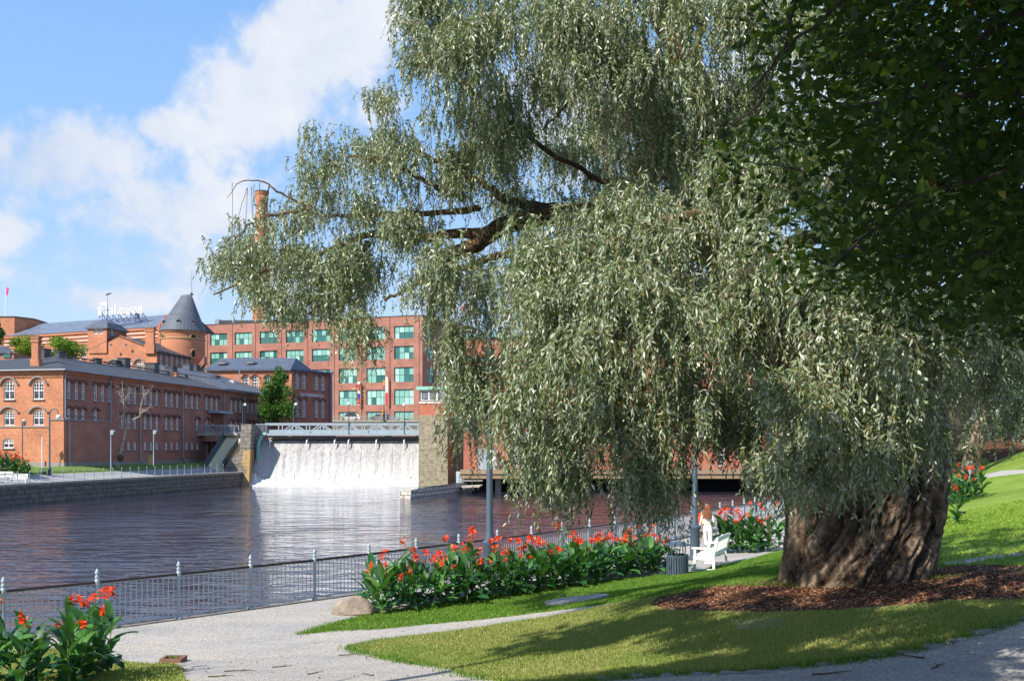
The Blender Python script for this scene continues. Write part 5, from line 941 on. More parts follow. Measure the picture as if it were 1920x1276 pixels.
# ---- B: gabled mill with a small turret
dB = 175
bB = empty('mill_building', at(225, 720, dB), 'gabled orange brick mill with a pyramid roofed turret behind the quay building', 'building'); xB = gx(294, dB); LB = xB - gx(153.6, dB)
O = Vector((xB, dB, 0)) - U_ * LB
def zB(y): return gz(y, dB)
facade(bB, P2(O), U_, LB, 8, zB(657), [(gx(258.5, dB) - O.x + .2, zB(694), 1.45, 1.75, 'arch', 'grid', 'big', False), (gx(236, dB) - O.x + .1, zB(694), 1.45, 1.75, 'arch', 'grid', 'big', False), (gx(208, dB) - O.x, zB(694), 1.45, 1.75, 'arch', 'grid', 'big', False)], M['brick'],
       gable=[(gx(258, dB) - O.x, zB(641)), (gx(222, dB) - O.x, zB(627)), (gx(213, dB) - O.x, zB(629)), (gx(196, dB) - O.x, zB(638))])
EB = [(k * 1.9 + 1.6, zB(698) + 1.5, .85, 2.3, 'arch', 'mill', 'small', False) for k in range(6)]
facade(bB, (xB, dB), A_, 14, 8, zB(658), EB, M['brick_red_shade'])  # mill's shaded side, darkened by a second brick colour
b = MB(); ridge0 = O + U_ * (gx(216, dB) - O.x) + Vector((0, 0, zB(626.5))); rt = O + U_ * (LB + .4) + Vector((0, 0, zB(658)))
b.poly([rt - A_ * .3, rt + A_ * 14.4, ridge0 + A_ * 14.4, ridge0 - A_ * .3]); b.poly([rt - A_ * .3 - Vector((0, 0, .3)), rt + A_ * 14.4 - Vector((0, 0, .3)), rt + A_ * 14.4, rt - A_ * .3]); b.poly([ridge0 - A_ * .3, ridge0 + A_ * 14, O + A_ * 14 + Vector((0, 0, zB(655))), O - A_ * .3 + Vector((0, 0, zB(655)))]); b.build('roof', [M['roofs']], bB)
wT = gx(195, dB) - O.x
facade(bB, P2(O - A_ * .25), U_, wT, zB(660), zB(612), [(wT * .42, zB(623.7), .9, .95, 'rect', 'mill', None, False), (wT * .68, zB(623.7), .9, .95, 'rect', 'mill', None, False)], M['brick'])
facade(bB, P2(O - A_ * .25 + U_ * wT), A_, 6.5, zB(645), zB(612), [(1.8, zB(625), .9, 1.2, 'rect', 'mill', None, True)], M['brick_red_shade'])  # turret side takes the darker brick as painted shade
b = MB(); c = O + U_ * wT / 2 + A_ * 3; zt = zB(612); hw = wT / 2 + .35
base = [c - U_ * hw - A_ * 3.6, c + U_ * hw - A_ * 3.6, c + U_ * hw + A_ * 3.6, c - U_ * hw + A_ * 3.6]; mid = [c.lerp(p, .62) for p in base]
for i in range(4):
    j = (i + 1) % 4; zz = Vector((0, 0, 1)); b.poly([base[i] + zz * zt, base[j] + zz * zt, mid[j] + zz * (zt + 1.1), mid[i] + zz * (zt + 1.1)]); b.poly([mid[i] + zz * (zt + 1.1), mid[j] + zz * (zt + 1.1), c + zz * (zt + 1.85)]); b.poly([base[i] + zz * (zt - .2), base[j] + zz * (zt - .2), base[j] + zz * zt, base[i] + zz * zt])
b.build('turret_roof', [M['roofg']], bB)
chimney(bB, 271, 288, 294, 613.5, 650, dB - .3)
for px in (208, 236): p = at(px, 646, dB - .05); b = MB(); b.box(p, (.42, .12, .42)); b.box(p + Vector((0, -.08, 0)), (.22, .04, .22), 1); b.build('tie_plate', [M['trim'], M['dark']], bB)
# weather vane on the turret
p = c + Vector((0, 0, zt + 1.7)); vv = empty('weather_vane', p, 'thin dark weather vane with a fish shaped tail on the turret roof', 'weather vane')
b = MB(); b.tube([p, p + Vector((0, 0, 3.2)), p + Vector((0, 0, 5))], [.05, .04, .02], 5); b.build('rod', [M['dgrey']], vv); b = MB(); b.ball(p + Vector((0, 0, 2)), .17); b.bar(p + Vector((-.7, 0, 2)), p + Vector((.5, 0, 2)), .05); b.build('ball', [M['dgrey']], vv)
b = MB(); b.prism([p + Vector((-.45, 0, 4.75)), p + Vector((.1, 0, 4.8)), p + Vector((.9, 0, 5.2)), p + Vector((.2, 0, 5.2)), p + Vector((-.2, 0, 5.05))], (0, .06, 0)); b.build('vane', [M['dgrey']], vv)
# ---- C: round tower with the blunt cone roof
dC = 190; cC = at(343.5, 690, dC); rC = gx(382.5, dC) - cC.x
bC = empty('round_tower', cC, 'round brick tower with a tall grey cone roof ending in a slanted ridge', 'tower'); b = MB(); zE = gz(621, dC); cc = Vector((cC.x, dC, 0))
b.lathe(cc, [(rC, 8), (rC, zE - 5.4), (rC, zE)], 40, 0); b.lathe(cc, [(rC + .02, gz(637.6, dC)), (rC + .14, gz(637.4, dC)), (rC + .14, gz(636, dC)), (rC + .02, gz(635.8, dC))], 40, 1); b.lathe(cc, [(rC + .02, zE - .7), (rC + .2, zE - .5), (rC + .2, zE - .1), (rC, zE)], 40, 0)
M['ochre'] = mat('ochre_stone', (.5, .36, .18), .8); b.build('wall', [M['brick'], M['ochre']], bC, True)
b = MB(); n = 40; zt = gz(551, dC); ring0 = [cc + Vector((math.cos(t) * (rC + .45), math.sin(t) * (rC + .45), zE - .15)) for t in np.linspace(0, 2 * math.pi, n, endpoint=False)]; ring1 = [cc + Vector((math.cos(t) * rC * .84, math.sin(t) * rC * .84, zE + 2.2)) for t in np.linspace(0, 2 * math.pi, n, endpoint=False)]
rl, rr_ = gx(340, dC), gx(359, dC); ring2 = [Vector((lerp(rl, rr_, .5 + .5 * math.cos(t)), dC + .18 * math.sin(t), lerp(gz(553.5, dC), gz(551.5, dC), .5 + .5 * math.cos(t)))) for t in np.linspace(0, 2 * math.pi, n, endpoint=False)]
b.add(ring0 + ring1 + ring2, [(i, (i + 1) % n, n + (i + 1) % n, n + i) for i in range(n)] + [(n + i, n + (i + 1) % n, 2 * n + (i + 1) % n, 2 * n + i) for i in range(n)] + [tuple(2 * n + i for i in range(n)), tuple(range(n))[::-1]])
b.add([(gx(354, dC), dC, gz(556, dC)), (gx(363, dC), dC, gz(553, dC)), (gx(359, dC), dC - .2, gz(548, dC)), (gx(360, dC), dC + .6, gz(549, dC))], [(0, 1, 2), (1, 3, 2), (0, 2, 3)]); b.build('roof', [M['roofg']], bC)
b = MB(); p = at(359.5, 549, dC); b.tube([p, p + Vector((0, 0, 4.6))], [.05, .015], 5); b.build('lightning_rod', [M['dgrey']], bC)
for px in (318, 347, 369.5):
    p = at(px, 607.5, dC); x_ = p.x - cc.x; y_ = -math.sqrt(max(.1, (rC * .9) ** 2 - x_ * x_)); p.y = dC + y_ + .1; b = MB(); b.tube([p + Vector((0, .6, 0)), p + Vector((x_ * .03, -.25, 0))], [.5, .48], 12); b.add([p + Vector((x_ * .03 + .42 * math.cos(t), -.27, .42 * math.sin(t))) for t in np.linspace(0, math.pi, 8)], [tuple(range(8))], 1); b.build('dormer', [M['roofg'], M['dark']], bC)
for (px, yt, yb, w_) in ((315.5, 631, 637, .9), (371.5, 631, 638.5, .75), (371.5, 660, 672, .55)):
    p = at(px, yb, dC); x_ = p.x - cc.x; y_ = -math.sqrt(max(.1, rC ** 2 - x_ * x_)); nn = Vector((x_, y_, 0)).normalized(); hh = (yb - yt) / F * dC; tt = Vector((-nn.y, nn.x, 0)); c = cc + nn * (rC + .03) + Vector((0, 0, p.z)); P_ = shape(w_, hh, 'arch'); b = MB()
    b.add([c + tt * a_ + Vector((0, 0, z_)) for a_, z_ in P_], [tuple(range(len(P_)))], 1)
    ar = [(math.cos(t), math.sin(t)) for t in np.linspace(-.2, math.pi + .2, 12)]; b.tube([c + nn * .08 + tt * (w_ / 2 + .3) * a_ + Vector((0, 0, hh - w_ / 2 + (w_ / 2 + .3) * s_)) for a_, s_ in ar], .09, 5, 2); b.bar(c - tt * w_ * .7, c + tt * w_ * .7, .14, .12, 2); b.build('window', [M['brick'], M['dark'], M['ochre']], bC)
b = MB(); b.prism([at(383, 668, 187.5), at(364, 693, 187.5), at(364, 700, 187.5), at(383, 682, 187.5)], (0, 1.5, 0)); b.build('stair_wing', [M['brick_red_shade']], bC)
# ---- D: long old mill with the slate roof and roof sign
bD = empty('old_mill', at(190, 640, 222), 'very long old brick mill under a dark slate roof carrying the white sign', 'building')
L0, R0 = at(-20, 634, 236), at(318, 612, 214); dr = (R0 - L0); dr.z = 0; LD = dr.length; uD = dr.normalized(); zr, zl = gz(613.5, 214), gz(628, 233); zD = (zr + zl) / 2; aD = Vector((-uD.y, uD.x, 0))
wD = [(k * 2.9 + 2.2, zD - 6.6, 1.3, 2.5, 'arch', 'grid', 'big', False) for k in range(int(LD / 2.9) - 1)]
facade(bD, P2(L0), (uD.x, uD.y), LD, 8, zD, wD, M['brick']); b = MB()
for z_, hh, o, mi in ((-.5, .5, .35, 0), (-1.4, .3, .3, 1), (-2.3, .3, .28, 1), (-3.0, .12, .16, 0)):
    p0 = L0.copy(); p0.z = zD + z_; p1 = L0 + uD * LD; p1.z = zD + z_; b.prism([p0, p1, p1 - aD * o, p0 - aD * o], (0, 0, hh), mi)
b.build('string_course', [M['brick'], mat('pale_pink_plaster', (.62, .4, .33), .8)], bD)
b = MB(); q0 = L0 + Vector((0, 0, 0)); q0.z = zD; q1 = L0 + uD * LD; q1.z = zD; hR = 3.9; b.poly([q0 - aD * .5, q1 - aD * .5, q1 + aD * 7.5 + Vector((0, 0, hR)), q0 + aD * 7.5 + uD * 10 + Vector((0, 0, hR))]); b.poly([q0 + aD * 7.5 + uD * 10 + Vector((0, 0, hR)), q1 + aD * 7.5 + Vector((0, 0, hR)), q1 + aD * 15, q0 + aD * 15]); b.build('roof', [M['roof_blue']], bD)
b = MB()
for (px, y) in ((297, 607), (302, 603), (307, 598), (312, 592)): p = at(px, y, 212.5); b.b2(p.x - .1, 212.2, 12, p.x + (1.6 if px > 310 else .6), 213.2, p.z)
p = at(308, 591, 212.5); b.b2(p.x, 212.1, p.z - .3, p.x + 1.3, 213.3, p.z + .1); b.build('stepped_gable', [M['brick']], bD)
for (px, y, d) in ((206, 603, 224), (222, 602, 223), (236, 601, 222), (256, 594, 222)): p = at(px, y + 3, d); b = MB(); b.tube([p, p + Vector((0, 0, .7 if px < 250 else 1.2))], .12 if px < 250 else .7, 10); b.build('roof_vent', [M['pipe']], bD)
# the sign: blackletter drawn with a broad slanted nib
SG = empty('roof_sign', at(226, 604, 220), 'white blackletter Finlayson sign on lattice struts along the slate roof ridge', 'sign')
def nib(b, pts_, nx_, nz_, y0, th=.18, m=0):
    for i in range(len(pts_) - 1):
        (x0, z0), (x1, z1) = pts_[i], pts_[i + 1]; w_ = Vector((nx_, 0, nz_)); a = Vector((x0, y0, z0)); c = Vector((x1, y0, z1)); cr = (c - a).x * w_.z - (c - a).z * w_.x
        P_ = [a - w_, a + w_, c + w_, c - w_]
        if abs(cr) < .02: P_ = [a - w_ * .4, a + w_ * .4, c + w_, c - w_]
        b.prism(P_, (0, th, 0), m)
pxm = 220 / F
LET = {'i': ([[(0, .85), (.12, 1), (.25, .85), (.25, .15), (.38, 0), (.5, .15)], [(.2, 1.35), (.32, 1.25)]], .62), 'n': ([[(0, .85), (.15, 1), (.25, .8), (.25, .05), (.35, 0)], [(.25, .8), (.5, 1), (.7, .85), (.7, .15), (.8, 0), (.92, .12)]], 1.0),
       'l': ([[(.45, 1.75), (.2, 1.35), (.2, .15), (.35, 0), (.5, .15)]], .6), 'a': ([[(.1, .85), (.4, 1), (.65, .8), (.65, .15), (.78, 0), (.9, .1)], [(.65, .5), (.2, .6), (.1, .3), (.3, .02), (.65, .2)]], .98), 'y': ([[(0, .9), (.15, 1), (.15, .3), (.4, .05), (.7, .3)], [(.7, 1), (.72, 0), (.5, -.45), (.1, -.3)]], .92),
       's': ([[(.7, .85), (.4, 1), (.12, .8), (.3, .55), (.65, .42), (.6, .12), (.3, 0), (.02, .2)]], .85), 'o': ([[(.35, 1), (.1, .75), (.1, .25), (.4, 0), (.68, .25), (.68, .75), (.35, 1)]], .88)}
b = MB(); xh = 12.4 * pxm; x = gx(198, 220); tot = sum(LET[c][1] for c in 'inlayson'); wsc = (gx(270, 220) - x) / tot
for c in 'inlayson':
    st, ad = LET[c]; basz = lerp(gz(590.5, 220), gz(587, 220), (x - gx(198, 220)) / (gx(270, 220) - gx(198, 220)))
    for s_ in st: nib(b, [(x + px_ * wsc, basz + pz_ * xh) for px_, pz_ in s_], .13, .10, 219.6)
    x += ad * wsc
x0 = gx(184, 220)
def fz(y): return gz(y, 220)
def fx(p): return gx(p, 220)
nib(b, [(fx(186), fz(571)), (fx(190), fz(568)), (fx(196), fz(569)), (fx(204), fz(566.5))], .2, .22, 219.6); nib(b, [(fx(187), fz(575)), (fx(192), fz(572)), (fx(199), fz(571.5))], .14, .12, 219.6); nib(b, [(fx(201.5), fz(569)), (fx(199), fz(575))], .12, .05, 219.6)
nib(b, [(fx(185), fz(577.5)), (fx(188), fz(576)), (fx(188.5), fz(586)), (fx(187), fz(595.5)), (fx(190.5), fz(590))], .3, .2, 219.6); nib(b, [(fx(188), fz(579.5)), (fx(193.5), fz(577.5)), (fx(193), fz(581))], .16, .16, 219.6)
b.build('lettering', [M['white']], SG)
b = MB()
M['strut'] = mat('blue_steel_strut', (.08, .1, .25), .5)
for px in (192, 200.5, 211, 222.5, 233, 245, 254, 267):
    yb = lerp(604, 601, (px - 192) / 75); a = Vector((fx(px), 219.8, fz(yb + 1.5))); t_ = Vector((fx(px), 219.8, fz(yb - 17))); c = Vector((fx(px + 7.5), 221.2, fz(yb))); b.bar(a, t_, .1); b.bar(t_, c, .1)
    for k in range(3): p1 = a.lerp(t_, k / 3); p2 = c.lerp(t_, (k + .5) / 3); b.bar(p1, p2, .06); b.bar(p2, a.lerp(t_, (k + 1) / 3), .06)
b.build('struts', [M['strut']], SG)
# ---- E: block with the flag
bE = empty('brick_block', at(20, 625, 234), 'plain flat roofed brick block at the left edge behind the long mill roof', 'building'); b = MB(); d = 234
p0, p1 = at(-40, 594, d), at(27, 594, d); b.prism([(p0.x, d, 10), (p1.x, d, 10), (p1.x + 2.6, d + 4, 10), (p1.x + 2, d + 12, 10), (p0.x, d + 12, 10)], (0, 0, p0.z - 10)); b.build('wall', [M['brick']], bE); b = MB(); b.prism([(p0.x, d - .2, p0.z), (p1.x + .2, d - .2, p0.z), (p1.x + 2.9, d + 4, p0.z), (p1.x + 2.4, d + 12, p0.z), (p0.x, d + 12, p0.z)], (0, 0, .18)); b.build('roof', [M['roof']], bE)
p = at(35, 605, d + 1.6); b = MB(); b.box(p, (.7, .3, .9)); b.build('window', [M['glass']], bE)
def flagpole(px, yb, yt, d, label, fc, fw=.7, fh=1.9):
    p = at(px, yb, d); e = empty('flagpole', p, label, 'flagpole'); b = MB(); h_ = gz(yt, d) - p.z; b.tube([p, p + Vector((0, 0, h_))], [.09, .05], 8); b.ball(p + Vector((0, 0, h_)), .12); b.build('pole', [M['white']], e); b = MB(); vs = []
    for i in range(5):
        for j in range(4): vs.append(p + Vector((.08 + fw * i / 4 * (1 - .12 * j), .06 * math.sin(i * 1.7 + j), h_ - .1 - fh * j / 3 - .08 * i)))
    b.add(vs, [(i * 4 + j, (i + 1) * 4 + j, (i + 1) * 4 + j + 1, i * 4 + j + 1) for i in range(4) for j in range(3)]); b.build('flag', [fc], e); return e
flagpole(10.5, 594, 537, 236, 'white flagpole with a limp pink flag on the brick block', mat('pink_flag', (.75, .08, .25), .8))
b = MB(); e = empty('small_house', at(10, 665, 150), 'small dark roofed house at the left edge behind the quay building', 'house'); d = 150
b.poly([at(-30, 649, d + 6), at(14, 649, d + 6), at(26, 660, d), at(-30, 664, d)]); b.build('roof', [M['roof']], e); b = MB(); b.b2(gx(-30, d), d + .3, 1, gx(24, d), d + 8, gz(661, d)); b.build('wall', [M['brick_red_shade']], e); b = MB(); b.box(at(13, 666, d + .2), (1.1, .1, .7)); b.build('window', [M['tglassd']], e)
# ---- G: theatre restaurant with hipped roof
dG = 178
bG = empty('restaurant_building', at(500, 795, dG), 'two storey orange brick restaurant with a blue grey hipped roof beyond the footbridge', 'building'); zG = gz(692, dG); Gl, Gc, Gr = at(384, 0, dG + 1), at(547, 0, dG), at(622, 0, dG + 9)
Gl.z = Gc.z = Gr.z = 0; u1 = (Gc - Gl); L1 = u1.length; u1.normalize(); u2 = (Gr - Gc); L2 = u2.length; u2.normalize()
def sG(px): k = (px - CXP) / F; return (k * Gl.y - Gl.x) / (u1.x - k * u1.y)
def sG2(px): k = (px - CXP) / F; return (k * Gc.y - Gc.x) / (u2.x - k * u2.y)
facade(bG, P2(Gl), (u1.x, u1.y), L1, 6, zG, [(sG(px), gz(727.5, dG), 1.15, 2.35, 'arch', 'grid', 'small', True) for px in (461, 478.5, 503, 521)] + [(sG(px), gz(786, dG), 1.15, 3.1, 'arch', 'grid', 'small', True) for px in (461, 478.5, 503, 521)], M['brick'])
facade(bG, P2(Gc), (u2.x, u2.y), L2, 4, zG, [(sG2(px), gz(730.5, dG + 5), .95, 2.85, 'arch', 'grid', 'small', True) for px in (557.4, 570, 593.6, 605.6)] + [(sG2(px), gz(782, dG + 5), .95, 3.4, 'arch', 'grid', 'small', True) for px in (557, 570, 593.6, 605.6)], M['brick_dark_shade'])  # right face in a darker red, its slight shadow put into the colour
b = MB(); zz = Vector((0, 0, zG + .1)); i1 = Vector((-u1.y, u1.x, 0)); i2 = Vector((-u2.y, u2.x, 0)); A1 = Gl - i1 * .5 + zz; B1 = Gc - i1 * .5 + zz; C1 = Gr - i2 * .5 + zz; rg = Vector((0, 0, 2.75)); RA = Gl + i1 * 8 + u1 * .2 + zz + rg; RB = Gc + i1 * 8 - u1 * 1.5 + zz + rg
b.poly([A1, B1, RB, RA]); b.poly([B1, C1, C1 + i2 * 3 + Vector((-2, 8, 0)), RB]); b.poly([B1 - Vector((0, 0, .35)), A1 - Vector((0, 0, .35)), A1, B1][::-1]); b.poly([B1 - Vector((0, 0, .35)), C1 - Vector((0, 0, .35)), C1, B1]); b.build('roof', [M['roofb']], bG)
for (px, y) in ((419, 681), (472, 680)): p = at(px, y, dG + 3.6); b = MB(); b.lathe(p, [(1.2, -.3), (1.0, .1), (.4, .3)], 10, sy=.6); b.box(p + Vector((0, -.7, 0)), (1.1, .2, .25), 1); b.build('roof_hatch', [M['dgrey'], M['trim']], bG)
for px, yb in ((449, 728), (621.5, 790)): p = at(px, 693, dG - .3 if px < 500 else dG + 8.4); b = MB(); b.tube([p, Vector((p.x, p.y, gz(yb, p.y)))], .09 if px < 500 else .22, 8); b.build('downpipe', [M['pipe']], bG)
# sign lettering (solid text)
def text(name, s_, p, h_, ang, m_, parent, ext=.05, width=None, vertical=False):
    cu = bpy.data.curves.new(name, 'FONT'); cu.body = s_; cu.size = h_ * 1.38; cu.extrude = ext; cu.space_character = 1.05
    o = bpy.data.objects.new(name, cu); COL.objects.link(o); bpy.context.view_layer.update(); me = bpy.data.meshes.new_from_object(o); bpy.data.objects.remove(o); xs = [v_.co.x for v_ in me.vertices]; wd = max(xs) - min(xs); k = (width / wd) if width else 1
    Q = Matrix.Translation(Vector(p)) @ Matrix.Rotation(ang, 4, 'Z') @ (Matrix.Rotation(R(90), 4, 'Y') if vertical else Matrix.Identity(4)) @ Matrix.Rotation(R(90), 4, 'X') @ Matrix.Diagonal((k, 1, 1, 1)); me.transform(Q)
    if parent: me.transform(Matrix.Translation(-parent.location))
    me.materials.clear(); me.materials.append(m_); r_ = bpy.data.objects.new(name, me); COL.objects.link(r_)
    if parent: r_.parent = parent
    return r_
pt = Gc + u2 * sG2(561) - i2 * .15; pt.z = gz(742.5, pt.y); text('lettering', 'TEATTERIRAVINTOLA', pt, .62, math.atan2(u2.y, u2.x), M['white'], bG, .06, (sG2(606) - sG2(561)) * 1.0)
# ---- M: large modern brick block with green glass
bM = empty('office_building', at(600, 780, 235), 'huge flat topped red brick block with rows of green glass windows', 'building'); dR, dL = 225.0, 243.0
Ml, Mr = at(382, 0, dL), at(792, 0, dR); Ml.z = Mr.z = 0; uM = (Mr - Ml); LM = uM.length; uM.normalize(); iM = Vector((-uM.y, uM.x, 0)); zM = gz(591, dR)
def sM(px): k = (px - CXP) / F; return (k * Ml.y - Ml.x) / (uM.x - k * uM.y)
WM_ = []
rows_ = [(609, 633), (647, 671.5), (686.8, 715), (728.5, 757.5), (770, 798)]
for c0_, c1_ in ((394, 425.7), (440, 472), (487, 520), (536, 569), (585, 619), (635, 669), (687, 722), (739, 775.4)):
    for ya, yb in rows_: s0, s1 = sM(c0_), sM(c1_); z1, z0 = gz(ya, dR), gz(yb, dR); WM_.append(((s0 + s1) / 2, z0, s1 - s0, z1 - z0, 'rect', 'modern', None, False, M['tframe']))
facade(bM, P2(Ml), (uM.x, uM.y), LM, 6, zM, WM_, M['brick_red_shade'], .3)
n = Vector((Mr.x, Mr.y, 0)); vM = Vector((.42, .907, 0)).normalized(); LS = 28
def sS(px): k = (px - CXP) / F; return (k * n.y - n.x) / (vM.x - k * vM.y)
W2 = []
for px0, px1 in ((801, 815), (825, 840), (849, 861)):
    s0, s1 = sS(px0), sS(px1)
    for ya, yb in rows_: W2.append(((s0 + s1) / 2, gz(yb, dR), s1 - s0, gz(ya, dR) - gz(yb, dR), 'rect', 'modern', None, False, M['tframe']))
facade(bM, P2(n), (vM.x, vM.y), LS, 6, zM, W2, M['brick_red_shade'], .3)
b = MB(); b.prism([Ml + Vector((0, 0, zM)) - iM * .1, n + Vector((0, 0, zM)) - iM * .1, n + vM * LS + Vector((0, 0, zM)), Ml + iM * 26 + Vector((0, 0, zM))], (0, 0, .15)); b.build('roof', [M['roof']], bM)
b = MB()
for px in (389, 436, 479, 528, 577, 627, 678, 731, 786):
    p = Ml + uM * sM(px) - iM * .06; b.bar(p + Vector((0, 0, 6)), p + Vector((0, 0, zM - .05)), .06, .14, up=(1, 0, 0))
b.build('pier_joint', [M['dtrim']], bM)
for (px0, px1, yt, m_) in ((403, 411, 598, M['pipe']), (414, 560, 600, M['roof']), (560, 640, 597, M['roof_blue'])):
    d = 250; b = MB(); b.b2(gx(px0, d), d, zM - 1, gx(px1, d), d + 6, gz(yt, d)); b.build('roof_plant', [m_], bM)
p = n - uM * 2.5 - iM * .25; text('lettering', 'TECHNOPOLIS' if 0 else 'MEDIA', Vector((gx(798, dR), dR + .9, gz(599.5, dR))) + Vector((0, -.2, 0)), .8, math.atan2(vM.y, vM.x), mat('pink_sign', (.8, .25, .4), .5), bM, .05, 6.0) if 0 else None
# vertical red and white banners on the block
for px, y0, y1, w_ in ((615, 735, 760, 3.2), (676, 713, 758, 5), (728, 705, 757, 4)):
    s = sM(px); p = Ml + uM * s - iM * .9; e = empty('banner', (p.x, p.y, gz(y1, dR)), 'narrow hanging banner %s on the office block' % {615: 'beside the restaurant downpipe', 676: 'in the middle of the three', 728: 'nearest the bridge traffic light'}[px], 'banner', 'banners on the office block'); b = MB(); z0, z1 = gz(y1, dR), gz(y0, dR); hw = w_ / 2 / F * dR
    def seg(a_, c_, mi): b.b2(p.x - hw, p.y - .05, lerp(z0, z1, a_), p.x + hw, p.y + .05, lerp(z0, z1, c_), mi)
    if px == 728: seg(0, .42, 1); seg(.42, .48, 0); seg(.48, 1, 0)
    else: seg(0, .03, 0); seg(.03, .26, 1); seg(.26, .5, 2); seg(.5, .62, 0); seg(.62, .9 if px > 620 else .7, 1 if px > 620 else 0); seg(.9 if px > 620 else .7, 1, 0)
    b.build('cloth', [M['white'], mat('banner_red', (.7, .04, .05), .7) if 'banner_red' not in MATS else MATS['banner_red'], mat('banner_blue', (.03, .05, .3), .7) if 'banner_blue' not in MATS else MATS['banner_blue']], e)
    b = MB(); b.bar((p.x, p.y, z0 - .15), (p.x, p.y + 1.0, z0 - .15), .08); b.bar((p.x, p.y, z1 + .1), (p.x, p.y + 1.0, z1 + .1), .08); b.bar((p.x, p.y, z0 - .5), (p.x, p.y, z0), .07); b.build('bracket', [M['dgrey']], e)
# ---- tall brick chimney and white steel stack
def stack(px, yt, yb, d, r0, r1, label, m_, name='factory_chimney'):
    p = at(px, yb, d); e = empty(name, (p.x, d, 6), label, 'chimney'); zt = gz(yt, d); b = MB(); b.lathe((p.x, d, 0), [(r0 * 1.15, 6), (r0, p.z), (r1, zt - 2.4), (r1 * 1.14, zt - 2.0), (r1 * 1.14, zt - 1.3), (r1, zt - 1), (r1 * 1.2, zt - .5), (r1 * 1.2, zt)], 20, 0); b.build('shaft', [m_], e, True); b = MB(); b.lathe((p.x, d, 0), [(r1 * 1.24, zt), (r1 * 1.24, zt + .25), (r1 * .7, zt + .3)], 20, 0); b.build('cap', [M['dgrey']], e); return e
stack(491, 361, 600, 262, 2.5, 1.55, 'tall tapering orange brick factory chimney seen through willow twigs', M['brick'])
stack(531, 520, 600, 270, 1.2, 1.1, 'white steel stack right of the brick factory chimney', M['white'], 'steel_stack'); stack(547, 560, 600, 272, .9, .85, 'short white steel stack beside the taller white one', M['white'], 'steel_stack')
# ---- N: brick power plant on the right bank
bN = empty('power_plant', at(1100, 884, 128), 'red brick power plant with narrow tall windows on a deck over the river', 'building'); dN = 128
NL, NR = gx(869, dN), gx(1475, dN); zN0 = .5; zN1 = gz(632, dN)
WN = []
for px in (966, 1158, 1252, 1352, 1060): WN.append((gx(px, dN) - NL, gz(873, dN), .95, 3.2, 'rect', 'mill', None, False)); WN.append((gx(px, dN) - NL, gz(815, dN), 1.1, 2.2, 'rect', 'mill', None, False, M['frame'], M['frame']))
facade(bN, (NL, dN), (1, 0), NR - NL, zN0, zN1, WN, M['brick_dark_shade']); b = MB(); b.b2(NL, dN + .3, zN0, NR, dN + 22, zN1 - .02); b.build('core', [M['brick_dark_shade']], bN)
b = MB(); b.b2(NL - .3, dN - .3, zN1, NR, dN + 22, gz(626, dN)); b.b2(NL - .05, dN - .12, gz(677, dN), gx(935, dN), dN + .1, gz(672, dN)); b.build('copper_edge', [M['teal']], bN)
b = MB(); b.b2(gx(896, dN), dN - 1.2, zN0, gx(931, dN), dN, gz(840, dN)); b.box((gx(913, dN), dN - 1.25, 1.9), (1.2, .1, 2.2), 1); b.build('entrance_box', [mat('grey_panel', (.38, .38, .37), .7), M['steel']], bN)
dk = empty('river_deck', (gx(1150, 122), 122, 0), 'rust streaked concrete deck on piers in front of the power plant', 'deck'); b = MB(); x0, x1 = gx(862, 122), gx(1478, 122)
b.b2(x0, 122, -.28, x1, 128, .3); b.b2(x0, 121.85, .3, x1, 128, .42); b.b2(x0, 123.2, .42, x1, 123.5, .85); b.build('slab', [M['rustcon']], dk)
for px in (934, 1100, 1268, 1432): b = MB(); b.box((gx(px, 124.5), 124.8, -1.4), (.75, 1.2, 2.3)); b.build('pier', [M['concrete']], dk)
b = MB(); b.b2(x0, 127, -3, x1, 127.2, -.28); b.build('black_backing', [M['dark']], dk); b = MB()  # black sheet puts the shade under the deck into its colour
b.bar((gx(930, 122), 122.1, 1.45), (x1, 122.1, 1.45), .06); b.bar((gx(930, 122), 122.1, .62), (x1, 122.1, .62), .04); x = gx(930, 122); k = 0
while x < x1: b.box((x, 122.1, .95), (.05 if k % 14 == 0 else .018, .05 if k % 14 == 0 else .018, 1.1)); x += .17; k += 1
b.build('railing', [M['trim']], dk)
ft = empty('landing_stage', (gx(885, 120), 120, WATER_Z), 'small plank landing stage on floats below the deck', 'landing stage'); b = MB(); b.prism([at(862, 911.5, 121), at(905, 909.5, 121), at(899, 913, 118), at(868, 914.5, 118)], (0, 0, .12)); b.build('planks', [M['concrete']], ft); b = MB()
for px, py, d in ((872, 916, 118.5), (886, 915.5, 118.8), (896, 914.5, 119)): b = MB(); b.ball(at(px, py, d) + Vector((0, 0, -.05)), .2, 0); b.build('float', [M['trim']], ft)
b = MB()
b.bar(at(884, 915, 119), at(884, 926, 119), .05); b.bar(at(861, 900.5, 121), at(905, 900.5, 121), .22, .18); b.bar(at(861, 890, 121), at(861, 905, 121), .1); b.bar(at(869, 890, 121), at(869, 905, 121), .1); b.build('frame', [M['trim']], ft)
